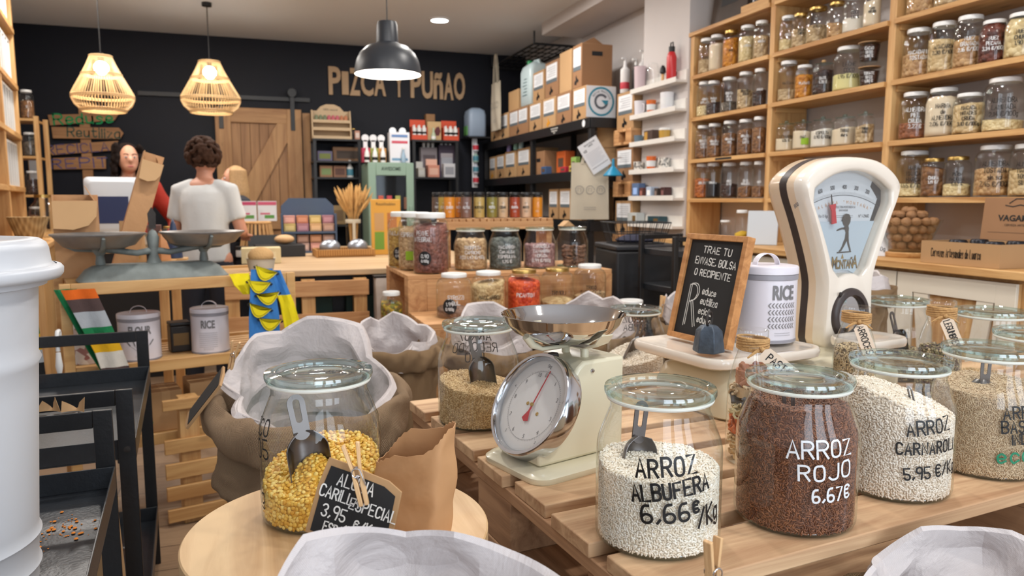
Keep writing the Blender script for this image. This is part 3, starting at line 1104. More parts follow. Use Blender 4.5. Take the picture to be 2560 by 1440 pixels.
def bagfn(a, b, cx=0, W=.062, D=.030, H=.125, seed=0, jag=.032):
 th = 2 * pi * a
 c_, s_ = cos(th), sin(th)
 e = .45
 x = W * abs(c_) ** e * (1 if c_ > 0 else -1)
 y = D * abs(s_) ** e * (1 if s_ > 0 else -1)
 sq = 1 - .25 * b * (1 if True else 0)
 top = H + jag * (c_ * .9 + .4 * s_) + .0012 * ((int(a * 48) % 2) * 2 - 1) * (b > .99)
 n = mnoise.noise(Vector((x * 25 + seed, y * 25, b * 4))) * .006
 return (x * (1 - .12 * b) + n + .012 * b, y * sq + n, max(0, top * b))
g.grid(lambda a, b: bagfn(a, b), 48, 14, True)
g.add([bagfn(k / 48, 0) for k in range(48)], [tuple(range(47, -1, -1))])
single('paper_bag', g, KRAFT, 'small open brown paper bag beside the jar of yellow split peas', 'paper bag', (bp.x + .014, bp.y + .032, TZ + .001), -YAW - .5, solid=.0008, sharp=70)
# ---------------------------------------------------------------- cream kitchen dial scale
ksl = (.503, 1.190, PZ)
ks = thing('kitchen_scale', 'cream kitchen scale with round dial and polished steel bowl', 'kitchen scale', ksl, rad(196.5))
def rrect(hx, hy, r, n=5):
 out = []
 for cx, cy_, a0 in ((hx - r, hy - r, 0), (-hx + r, hy - r, 90), (-hx + r, -hy + r, 180), (hx - r, -hy + r, 270)):
  out += [(cx + r * cos(rad(a0 + 90 * k / n)), cy_ + r * sin(rad(a0 + 90 * k / n))) for k in range(n + 1)]
 return out
def loft(g, rings, M=None, mi=0, caps=True):
 n = len(rings[0])
 vs_ = [p for r in rings for p in r]
 fs = [(i * n + k, i * n + (k + 1) % n, (i + 1) * n + (k + 1) % n, (i + 1) * n + k) for i in range(len(rings) - 1) for k in range(n)]
 if caps:
  fs += [tuple(range(n - 1, -1, -1)), tuple(range((len(rings) - 1) * n, len(rings) * n))]
 return g.add(vs_, fs, M, mi)
g = G()
loft(g, [[(x, y, z) for x, y in rrect(.118 - i, .088 - i, .03)] for i, z in ((.001, 0), (0, .002), (0, .010), (.006, .016), (.014, .019), (.022, .020))])
part('base', g, CREAM, ks)
g = G()
poly = [(-.095, .0205), (.094, .0205), (.096, .05), (.012, .178), (-.002, .188), (-.095, .188)]
g.prism(poly, -.058, .058, MX(rx=pi / 2))
part('body', g, CREAM, ks, .006, seg=3)
tl = rad(30)
nx = Vector((cos(tl), 0, sin(tl)))
MD = frame3((.050, 0, .102), (0, 1, 0), (-sin(tl), 0, cos(tl)), nx)
DR = .094
part('dial_ring', G().lathe([(DR - .006, -.004), (DR - .001, -.004), (DR, 0), (DR, .024), (DR - .003, .029), (DR - .008, .029), (DR - .011, .024), (DR - .011, .012), (DR - .006, .010)], 72, MD, 0, True), CHROME, ks, sharp=50)
part('dial_face', G().lathe([(0, .0145), (DR - .011, .0145)], 64, MD).lathe([(0, .0020), (DR - .008, .0020)], 48, MD), pm('dial_paper', (232, 230, 228), .5), ks)
g = G()
fm = lambda a, b: MD @ Vector((a, b, .0152))
pos = lambda t, r: (r * sin(t), r * cos(t))
for k in range(100):
 t_ = 2 * pi * k / 100
 r0 = .062
 r1 = .066 if k % 10 == 0 else .064
 ribbon(g, [pos(t_, r0), pos(t_, r1)], .0004, fm)
for k in range(11):
 t_ = 2 * pi * k / 10.5
 x, y = pos(t_, .056)
 printed(g, str(k), .0075, fm, x, y, .9)
for k in range(1, 5):
 x, y = pos(2 * pi * (k * 1.0) / 5 + .0, .071)
 printed(g, str(k), .005, fm, x, y, .9)
printed(g, '5kg', .006, fm, .0, .073, .9)
ribbon(g, [pos(2 * pi * k / 60, .062) for k in range(61)], .0004, fm)
part('dial_print', g, GREYINK, ks)
g = G()
na = rad(8)
M2 = MD @ MX((0, 0, .017), rz=-na)
g.prism([(-.0012, 0), (.0012, 0), (.0008, .066), (-.0008, .066)], 0, .0008, M2)
g.prism([(.002, 0), (.002, -.012), (.009, -.028), (.0, -.032), (-.009, -.028), (-.002, -.012), (-.002, 0)], 0, .0008, M2)
part('needle', g, RED, ks)
g = G().lathe([(0, .004), (.003, .003), (.004, 0)], 12, MD @ MX((0, 0, .018)))
for x in (-.016, .018):
 g.lathe([(0, .002), (.003, .001), (.0035, 0)], 12, MD @ MX((x, 0 if x < 0 else -.012, .0148)))
part('dial_pin', g, GOLD, ks)
part('dial_glass', G().lathe([(DR - .012, .020), (DR * .6, .0235), (0, .025)], 48, MD), GLASS, ks)
for y in (-.026, .026):
 g = G().tube([(-.03, y, .187), (-.03, y, .199), (-.028, y * .95, .2055)], [.0075, .0075, .007], 12)
 part('post', g, CREAM, ks)
g = G()
for y in (-1, 1):
 pts = [(-.02, y * .01, .2075), (-.02, y * .05, .2085), (-.02, y * .080, .221), (-.02, y * .094, .237)]
 g.grid(lambda a, b, P=pts: tuple(Vector(P[min(3, int(b * 3))]).lerp(Vector(P[min(3, int(b * 3) + 1)]), b * 3 - int(b * 3)) + Vector(((a - .5) * .03 * (1 if b < .9 else .8), 0, 0))), 2, 9)
part('bowl_bracket', g, CREAM, ks, sharp=80, solid=.002)
part('bowl_bracket', G().tube([(.078, 0, .232), (.066, 0, .216), (.045, 0, .2065), (-.06, 0, .205), (-.10, 0, .222)], [.008, .007, .004, .004, .004], 10), CREAM, ks)
part('zero_screw', G().lathe([(0, .196), (.009, .196), (.010, .193), (.010, .190), (.006, .189), (.006, .186)], 20, MX((.02, .0, 0))), IRON, ks)
part('screw', G().lathe([(0, .0025), (.003, .002), (.004, 0)], 12, frame3((-.02, .0585, .170), (1, 0, 0), (0, 0, -1), (0, 1, 0))), CHROME, ks)
g = G()
BWL = [(0, 0), (.035, .001), (.06, .007), (.085, .021), (.1, .037), (.106, .049), (.1085, .0515), (.110, .0505), (.1085, .049), (.102, .0355), (.087, .0195), (.061, .0055), (.035, -.0005), (0, -.0015)]
g.lathe(BWL, 80)
o = single('steel_bowl', g, STEEL, 'polished round steel bowl resting on the cream kitchen scale', 'bowl', (.508, 1.198, PZ + .2125), 0, sharp=60)
# ---------------------------------------------------------------- antique white counter scale
AO = Vector((1.20, 1.455, PZ))
AR = rad(9)
an = thing('antique_scale', 'antique white enamel shop scale with a fan shaped dial', 'scale', AO, AR)
AM = Matrix.Translation(AO) @ Matrix.Rotation(AR, 4, 'Z')
AI = AM.inverted()
g = G()
loft(g, [[(x - .03, y - .01, z) for x, y in rrect(.285 - i, .130 - i, .04)] for i, z in ((.006, 0), (0, .006), (.0, .05), (.012, .085), (.03, .098))])
part('base', g, CREAM, an)
def plate(cx, cy_, hx, hy, name):
 g = G()
 loft(g, [[(cx + x, cy_ + y, z) for x, y in rrect(hx - i, hy - i, r, 6)] for i, r, z in ((.012, .04, .112), (.002, .045, .117), (0, .047, .124), (0, .047, .131), (.003, .045, .136), (.010, .04, .137), (.016, .036, .134), (.03, .03, .133))])
 part(name, g, ENAMEL, an)
 part(name + '_support', G().lathe([(0, .09), (.03, .09), (.03, .1118), (0, .1118)], 20, MX((cx, cy_, 0))), IRON, an)
pc = AI @ onz(1812, 858, .925)
plate(pc.x, pc.y, .168, .150, 'goods_plate')
PLC = AM @ Vector((pc.x, pc.y, .134))
pc2 = AI @ onz(2172, 842, .925)
plate(pc2.x, pc2.y, .088, .062, 'weights_plate')
HD = AI @ Vector((1.395, 1.535, .966))
HZ = HD.z
def mirror(pts):
 return pts + [(-x, z) for x, z in pts[::-1] if x > 1e-6]
def polar(poly, c, n=96):
 """resample a star-shaped outline about c"""
 out = []
 for k in range(n):
  a = 2 * pi * k / n
  d = Vector((cos(a), sin(a)))
  best = 0
  for p, q in zip(poly, poly[1:] + poly[:1]):
   p, q = Vector(p) - Vector(c), Vector(q) - Vector(c)
   e = q - p
   den = d.x * e.y - d.y * e.x
   if abs(den) < 1e-12:
    continue
   t_ = (p.x * e.y - p.y * e.x) / den
   u_ = (p.x * d.y - p.y * d.x) / den
   if t_ > 0 and -1e-9 <= u_ <= 1 + 1e-9:
    best = max(best, t_)
  out.append((c[0] + d.x * best, c[1] + d.y * best))
 return out
def soft(poly, it=2):
 for _ in range(it):
  q = []
  for p, r in zip(poly, poly[1:] + poly[:1]):
   q += [(p[0] * .75 + r[0] * .25, p[1] * .75 + r[1] * .25), (p[0] * .25 + r[0] * .75, p[1] * .25 + r[1] * .75)]
  poly = q
 return poly
half = [(.088, -.10), (.088, -.02), (.082, .05), (.085, .10), (.135, .225), (.182, .315), (.170, .345), (.115, .378), (.055, .392)]
outl = soft([(-x, z) for x, z in half] + half[::-1], 2)
wh = [(.053, .090), (.1, .2), (.156, .303), (.09, .342), (.03, .357)]
wind = soft([(0, .108)] + wh + [(-x, z) for x, z in wh[::-1]], 1)
cen = (0, .21)
oo = polar(outl, cen, 120)
ww = polar(wind, cen, 120)
FX = frame3((HD.x, HD.y, HZ), (1, 0, 0), (0, 0, 1), (0, -1, 0))       # x right, y up, z towards the viewer
g = G()
scale_pts = lambda P, k: [(cen[0] + (x - cen[0]) * k, cen[1] + (y - cen[1]) * k) for x, y in P]
th_ = .062
rings = [[(x, y, z) for x, y in scale_pts(oo, k)] for k, z in ((.90, -th_), (.965, -th_ + .004), (1, -th_ + .018), (1, th_ - .036))]
loft(g, rings, FX)
part('head', g, PINKEN, an, sharp=50)
g = G()
rs = [(oo, 1, th_ - .036), (oo, 1, th_ - .018), (oo, .985, th_ - .006), (oo, .955, th_), (ww, 1.06, th_), (ww, 1.01, th_ - .004), (ww, 1.0, th_ - .010), (ww, 1.0, th_ - .034)]
loft(g, [[(x, y, z) for x, y in scale_pts(P, k)] for P, k, z in rs], FX, 0, False)
part('window_frame', g, ENAMEL, an, sharp=50)
# the dark band round the side
g = G()
n = len(oo)
for z0, z1, k in ((-.018, .004, 1.004),):
 P = scale_pts(oo, k)
 vs_ = [(x, y, z0) for x, y in P] + [(x, y, z1) for x, y in P] + [(x, y, z0) for x, y in oo] + [(x, y, z1) for x, y in oo]
 fs = []
 for i in range(n):
  j = (i + 1) % n
  fs += [(i, j, n + j, n + i), (2 * n + i, i + 0, j, 2 * n + j)[::-1], (n + i, n + j, 3 * n + j, 3 * n + i)]
 g.add(vs_, fs, FX)
part('dark_band', g, RUBBER, an)
fz = th_ - .0335
facem = pm('dial_card', (206, 212, 218), .5)
g = G().prism([(x, y) for x, y in ww], fz - .001, fz, FX)
g.prism([(.06, .10), (.148, .292), (.15, .31), (.105, .335), (.098, .32), (.128, .29), (.05, .108)], fz, fz + .0006, FX, 1)
part('dial_card', g, [facem, BLACKP], an)
low_w = [p for p in ww if p[1] < .232]
g = G().prism([(-.116, .2325), (-.050, .098), (-.025, .1075), (0, .111), (.025, .1075), (.050, .098), (.116, .2325)], fz + .002, fz + .004, FX)
part('lower_panel', g, pm('pale_blue_panel', (186, 202, 214), .35), an)
F2 = lambda e: (lambda a, b: FX @ Vector((a, b, e)))
g = G()
f1 = F2(fz + .0008)
ac = (0, -.02)
for k, tx in enumerate(('800', '700', '600', '500', '400', '300', '200', '100', '0')):
 a = rad(30 - 60 * k / 8)
 printed(g, tx, .0105, f1, ac[0] - .338 * sin(a), ac[1] + .338 * cos(a), .7, .0002, 0, a)
ribbon(g, [(ac[0] - .318 * sin(rad(a)), ac[1] + .318 * cos(rad(a))) for a in range(-28, 29, 2)], .0014, f1)
for k in range(81):
 a = rad(27 - 54 * k / 80)
 l_ = .326 if k % 10 else .329
 ribbon(g, [(ac[0] - .320 * sin(a), ac[1] + .320 * cos(a)), (ac[0] - l_ * sin(a), ac[1] + l_ * cos(a))], .0004, f1)
printed(g, 'CONSTRUCTORA MONTAÑESA S.A.', .0062, f1, 0, .268, .62)
printed(g, 'SANTANDER', .005, f1, 0, .260, .8)
printed(g, 'Fza 15 Kgs.', .0075, f1, -.072, .246, .7)
printed(g, 'Nº 1-29682', .008, f1, .078, .245, .75)
ribbon(g, [(-.028, .247), (.036, .247)], .0007, f1)
ribbon(g, [(-.028, .243), (.036, .243)], .0007, f1)
part('dial_print', g, pm('dial_ink', (60, 66, 74), .6), an)
g = G()
tx = 'BALANZA "MONTAÑA"'
for k, ch in enumerate(tx):
 if ch == ' ':
  continue
 a = rad(20 - 40 * k / (len(tx) - 1))
 printed(g, ch, .0085, f1, ac[0] - .300 * sin(a), ac[1] + .300 * cos(a), .9, 0, 0, a)
part('arc_lettering', g, pm('ochre_ink', (206, 160, 120), .6), an)
g = G()
f3 = F2(fz + .0046)
GOLDI = pm('gold_ink', (150, 122, 60), .5)
DARKI = pm('bronze_ink', (62, 58, 52), .5)
x = -.034
for ch, h, wdt in (('M', .030, .017), ('O', .022, .012), ('N', .022, .012), ('T', .022, .011), ('A', .022, .012), ('Ñ', .022, .012), ('A', .031, .015)):
 printed(g, ch, h, f3, x + wdt / 2 - .003, .127 + h / 2 - .015, .62 if ch != 'M' else .7, .0013, 1)
 printed(g, ch, h, F2(fz + .0051), x + wdt / 2 - .003, .127 + h / 2 - .015, .62 if ch != 'M' else .7, -.0002, 0)
 x += wdt + .0003
g.prism([(-.005, .139), (.005, .139), (0, .151)], fz + .0045, fz + .005, FX, 0)
part('maker_name', g, [GOLDI, DARKI], an)
# the walking figure with a disc above its head
g = G()
z0, z1 = fz + .0042, fz + .0052
fig = lambda P: g.prism([((a - 745) / 2.88 * 1.28e-3 + .004, (830 - b) / 2.88 * 1.014e-3 + .1515) for a, b in P][::-1], z0, z1, FX)
fig([(752, 545), (775, 550), (789, 575), (787, 605), (772, 632), (752, 640), (733, 628), (721, 603), (724, 572), (738, 550)])
fig([(738, 635), (752, 640), (772, 630), (778, 650), (776, 675), (779, 700), (779, 725), (748, 728), (750, 705), (753, 680), (745, 660)])
fig([(745, 642), (720, 643), (700, 648), (676, 660), (678, 668), (704, 660), (724, 656), (748, 660)])
fig([(749, 722), (770, 728), (752, 765), (736, 790), (722, 812), (704, 816), (703, 809), (714, 800), (728, 775), (738, 745)])
fig([(762, 722), (780, 722), (784, 752), (793, 778), (801, 800), (803, 815), (792, 814), (788, 796), (775, 770), (768, 745)])
fig([(688, 817), (806, 814), (806, 822), (688, 826)])
part('walking_figure', g, DARKI, an)
g = G()
a = rad(10.5)
M2 = FX @ MX((ac[0], ac[1], fz + .0095), rz=a)
g.prism([(-.0018, .30), (.0018, .30), (.0008, .325), (-.0008, .325)], 0, .002, M2)
g.prism([(-.008, .252), (.008, .252), (.0075, .285), (.011, .300), (-.011, .300), (-.0065, .285)], 0, .004, M2, 1)
part('needle', g, [IRON, RED], an)
part('dial_glass', G().prism(scale_pts(ww, .998), th_ - .0125, th_ - .0115, FX), GLASS, an)
g = G().lathe([(.048, th_ - .006), (.046, th_ + .004), (.050, th_ + .011), (.060, th_ + .011), (.067, th_ + .003), (.068, th_ - .006)], 64, FX, 0, True)
part('round_window_ring', g, RUBBER, an, sharp=60)
g = G().lathe([(0, th_ + .003), (.03, th_ + .0025), (.048, th_ + .0005)], 48, FX)
part('round_window_lens', g, pm('lens', (198, 202, 206), .08, 1), an)
part('ring_screw', G().lathe([(0, .004), (.005, .003), (.0055, 0)], 12, FX @ MX((-.045, .055, th_ + .006))), IRON, an)
# blackboard in a wooden frame on the goods plate
BZ = AO.z + .141
bl, brr = onz(1668, 838, BZ), onz(1816, 874, BZ)
dl = (bl - EYE).dot(ray(1280, 720).normalized())
tlp = at(1690, 585, (bl - EYE).dot(Vector((sin(YAW) * cos(PIT), cos(YAW) * cos(PIT), -sin(PIT)))) + .035)
X, Yv = brr - bl, tlp - bl
Wd, Hg = X.length, Yv.length
xa = X.normalized()
ya = (Yv - xa * Yv.dot(xa)).normalized()
za = xa.cross(ya)
bb = thing('blackboard', 'small oak framed blackboard with chalk writing on the white scale plate', 'blackboard', bl)
M = frame3((0, 0, 0), xa, ya, za)
fr = .013
OAK = wood('oak_frame', (206, 148, 92), (168, 112, 62), 1, 20)
OAKX = wood('oak_frame_x', (206, 148, 92), (168, 112, 62), 0, 20)
for nm, (x0, x1, y0, y1), mm in (('frame_stile', (0, fr, 0, Hg), OAK), ('frame_stile', (Wd - fr, Wd, 0, Hg), OAK), ('frame_rail', (fr, Wd - fr, 0, fr), OAKX), ('frame_rail', (fr, Wd - fr, Hg - fr, Hg), OAKX)):
 part(nm, G().box(x0, x1, y0, y1, -.020, .002, M), mm, bb, .001)
part('slate', G().box(fr, Wd - fr, fr, Hg - fr, -.012, -.006, M), BOARD, bb)
g = G()
fm = flat(-za * .006, xa, ya, .0007)
k = Hg / .26
for tx, x, y, h, rt in (('TRAE TU', .53, .855, .016, .8), ('ENVASE, BOLSA', .53, .745, .0165, .6), ('O RECiPiENTE', .52, .635, .0155, .68)):
 write(g, tx, h * k, .0022, fm, Wd * x, Hg * y, rt, tilt=-.05)
for tx, y in (('educe', .475), ('eutiliza', .385), ('ecicla', .295), ('educa', .215)):
 write(g, tx, .0165 * k, .0019, fm, Wd * (.42), Hg * y - .008, .62, tilt=-.05, center=False)
for off in (0, .0055):
 R2 = [[(.27, .13), (.27, .52)], [(.27, .52), (.36, .53), (.41, .48), (.41, .42), (.36, .37), (.30, .36)], [(.33, .36), (.44, .13)]]
 for q in R2:
  ribbon(g, [((a - .07) * Wd + off, b * Hg + (.003 if off else 0)) for a, b in (_smooth(q) if len(q) > 3 else q)], .0017, fm)
part('chalk_writing', g, CHALK, bb)
wp = onz(1771, 879, BZ)
g = G()
hexr = lambda r, z: [(r * cos(pi / 3 * k + .3), r * sin(pi / 3 * k + .3), z) for k in range(6)]
loft(g, [hexr(.033, 0), hexr(.034, .003), hexr(.028, .046), hexr(.018, .056), hexr(.006, .058)])
wt = thing('iron_weight', 'old blue grey iron weight in front of the framed blackboard', 'weight', wp)
part('weight_body', g, WEIGHT, wt, .0015)
part('ring_handle', G().tube([(.014 * cos(a), 0, .070 + .016 * sin(a)) for a in [2 * pi * k / 20 for k in range(20)]], .0028, 8, True, MX(rz=.6)), IRON, wt)
def tin(label, loc, ink_text, art, rz, R=.072, H=.165, lip=True):
 """storage tin with a lid, arched handle and print"""
 t = thing('storage_tin', label, 'tin', loc, rz, 'white storage tins')
 part('body', G().lathe([(0, .001), (R - .001, 0), (R, .002), (R, .007), (R - .001, .008), (R - .001, H - .018)], 64), TINW, t)
 part('grey_band', G().lathe([(R - .0004, H - .030), (R + .0006, H - .029), (R + .0006, H - .0185), (R - .0004, H - .018)], 64), TING, t)
 part('foot_band', G().lathe([(R, .001), (R + .0004, .0015), (R + .0004, .0075), (R, .008)], 64), TING, t)
 o = part('lid', G().lathe([(R - .003, H - .017), (R + .001, H - .017), (R + .001, H - .003), (R - .001, H), (R - .006, H + .001), (0, H + .001)], 64), TINW, t)
 g = G()
 g.grid(lambda a, b: (.030 * cos(pi * b), (a - .5) * .018, H + .001 + .026 * sin(pi * b)), 3, 16)
 part('handle', g, TINW, o, sharp=70, solid=.0014)
 g = G()
 printed(g, ink_text, .030, cylmap(R, -pi / 2, H * .66), 0, 0, .62, .0016)
 cm = cylmap(R, -pi / 2, 0)
 if art == 'chevron':
  for r in range(4):
   for k in range(9):
    x = -.031 + k * .0078
    z = .040 + r * .0155
    for dz in (1, -1):
     g.add([cm(x, z + dz * .006), cm(x + .0026, z + dz * .006), cm(x - .0024, z), cm(x - .005, z)], [(0, 1, 2, 3)] if dz < 0 else [(3, 2, 1, 0)])
 elif art == 'lines':
  for k in range(8):
   ribbon(g, [(-.036 + .072 * i / 12, .088 - k * .0082) for i in range(13)], .0011, cm)
 else:
  for k in range(5):
   a = (k - 2) * .34
   for i in range(1):
    q = [(.018 * (k - 2) + .022 * sin(a) * s_, .066 + .022 * cos(a) * s_) for s_ in (0, .5, 1)]
    ribbon(g, q, .0046, cm)
   ribbon(g, [(.006 * (k - 2), .045), (.018 * (k - 2), .064)], .001, cm)
 for z in (.024, .019):
  ribbon(g, [(-.02 + .04 * i / 6, z) for i in range(7)], .0007, cm)
 part('printed_lettering', g, GREYINK, t)
 return t
tp = onz(1908, 846, BZ)
tin('large white tin printed RICE with chevrons on the antique scale', tp, 'RICE', 'chevron', facing(tp) + pi / 2 + .62, .0705, .172)
# ---------------------------------------------------------------- narrow bottles with string necks and paper tags
def bottle(label, loc, tagtxt, tag_ang, tag_tilt, H=.225, R=.040, tagside=1):
 t = thing('glass_bottle', label, 'bottle', loc, 0, 'narrow glass bottles with jute string')
 prof = [(0, .002), (R - .006, 0), (R, .006), (R + .001, .05), (R, H * .58), (R * .86, H * .70), (R * .62, H * .83), (R * .56, H * .87), (R * .56, H * .93), (R * .64, H * .945), (R * .64, H * .99), (R * .58, H), (R * .52, H * .985)]
 part('glass_body', G().lathe(prof, 40), GLASS, t, sharp=60)
 g = G()
 for k in range(6):
  z = H * .86 + k * .0035
  g.tube([((R * .60 + .002) * cos(a), (R * .60 + .002) * sin(a), z + .002 * sin(a + k)) for a in [2 * pi * i / 18 for i in range(18)]], .0023, 6, True)
 th = facing(loc) + tag_ang
 kx, ky = (R * .62) * cos(th), (R * .62) * sin(th)
 for s_ in (-1, 1):
  g.tube([(kx, ky, H * .87), (kx * 1.15 + s_ * .012 * -sin(th), ky * 1.15 + s_ * .012 * cos(th), H * .87 - .004), (kx * 1.1 + s_ * .026 * -sin(th), ky * 1.1 + s_ * .026 * cos(th), H * .87 - .014)], [.002, .003, .0015], 6)
 g.ball((kx * 1.12, ky * 1.12, H * .87), .005, 8, 6)
 part('string', g, ROPE, t)
 vdir = Vector((-loc[0], -loc[1], 0)).normalized()
 r0 = Vector((-vdir.y, vdir.x, 0))
 n_ = (vdir + Vector((0, 0, .35))).normalized()
 x_ = r0 * cos(tag_tilt) - UPV * sin(tag_tilt)
 x_ = (x_ - n_ * x_.dot(n_)).normalized()
 y_ = n_.cross(x_)
 o_ = Vector((kx, ky, H * .86)) + vdir * .004
 Mt = frame3(o_, x_, y_, n_)
 w_, l_ = .0135, .066
 o = part('paper_tag', G().prism([(.004, -.006), (.010, -w_), (l_, -w_), (l_, w_), (.010, w_), (.004, .006)], 0, .0006, Mt), TAGP, t)
 g = G()
 write(g, tagtxt, .0125, .0018, lambda a, b: Mt @ Vector((a, b, .0013)), .037, 0, .62 if len(tagtxt) < 8 else .46)
 part('tag_writing', g, INK, o)
 return t
def pasta_piece(kind, r):
 g = G()
 if kind == 'tube':
  g.tube([(-.010, 0, 0), (.010, 0, 0)], .0042, 8)
 elif kind == 'shell':
  g.tube([(.0065 * cos(a), .005 * sin(a), 0) for a in [k * .8 for k in range(7)]], .0022, 6)
 elif kind == 'spiral':
  g.tube([(-.012 + .004 * k, .003 * cos(k * 1.6), .003 * sin(k * 1.6)) for k in range(7)], [.0018] + [.0026] * 5 + [.0018], 6)
 return g
def layered(name, label, loc, layers, R=.0375, seed=1, cat='pasta'):
 """layers: (z0, z1, kind, material, how many); pieces packed in a bottle"""
 r = random.Random(seed)
 g = G()
 mats = []
 for z0, z1, kind, m, cnt in layers:
  mats.append(m)
  g.lathe([(0, z0), (R * .72, z0), (R * .72, z1 - .006), (0, z1 - .004)], 16, None, len(mats) - 1)
  p = pasta_piece(kind, r)
  for _ in range(cnt):
   th, z = r.uniform(0, 2 * pi), r.uniform(z0 + .003, z1 - .002)
   rr = (R - .006) if r.random() < .8 else r.uniform(0, R - .008)
   if z > .135:
    rr = min(rr, R - .006 - (z - .135) * .42)
   M = MX((rr * cos(th), rr * sin(th), z)) @ Matrix.Rotation(th, 4, 'Z') @ Matrix.Rotation(r.uniform(-.4, .4), 4, 'Y') @ Matrix.Rotation(r.uniform(0, 6.28), 4, 'X') @ Matrix.Rotation(pi / 2, 4, 'Z')
   g.add(p.v, p.f, M, len(mats) - 1)
 return single(name, g, mats, label, cat, loc, 0, 'goods in the narrow bottles', 'stuff', sharp=60)
bp1 = onz(1872, 1168, PZ)
b1 = Vector((bp1.x + .02, bp1.y + .028, PZ))
bottle('narrow bottle of layered pasta with a tag reading pasta', b1, 'PASTA', .55, rad(38), .238, .0405)
P1 = lambda n, c: pm(n, c, .6, var=(60, .15))
layered('dry_pasta', 'layers of coloured pasta in the bottle tagged pasta', b1,
  [(.004, .05, 'shell', P1('pasta_beige', (214, 186, 140)), 60), (.05, .085, 'spiral', P1('pasta_orange', (214, 104, 40)), 40), (.085, .105, 'spiral', P1('pasta_cream', (226, 212, 170)), 26),
  (.105, .118, 'tube', P1('pasta_grey', (96, 98, 102)), 22), (.118, .142, 'shell', P1('pasta_pale', (222, 196, 158)), 36), (.142, .172, 'tube', P1('pasta_pink', (184, 128, 96)), 34)], .038, 3)
bp2 = onz(2128, 1030, PZ)
b2 = Vector((bp2.x, bp2.y, PZ))
bottle('narrow bottle of mixed rice with a tag reading arroces', b2, 'ARROCES', .2, rad(70), .235, .044)
grain_fill('mixed_rice', 'mixed pale and black rice in the bottle tagged arroces', toned('mixed_rice', (60, 44, 40), (226, 206, 168), .5, .5, (214, 190, 146)), b2,
  lambda z: (.0415 if z < .135 else max(.018, .0415 - (z - .135) * .42)), lambda x, y: .148 + .003 * mnoise.noise(Vector((x * 80, y * 80, 0))), (.0036, .0015, .0014), seed=21, group='goods in the narrow bottles')
bp3 = onz(2338, 1022, PZ)
b3 = Vector((bp3.x, bp3.y, PZ))
bottle('narrow bottle of mottled pulses with a tag reading legumbres', b3, 'LEGUMBRES', .25, rad(68), .245, .044)
grain_fill('mottled_pulses', 'purple, green and beige pulses in the bottle tagged legumbres', PEASM, b3,
  lambda z: (.0415 if z < .135 else max(.018, .0415 - (z - .135) * .42)), lambda x, y: .142 + .004 * mnoise.noise(Vector((x * 80, y * 80, 0))), (.0032, .0030, .0022), 'disc', 1.6, 22, group='goods in the narrow bottles')
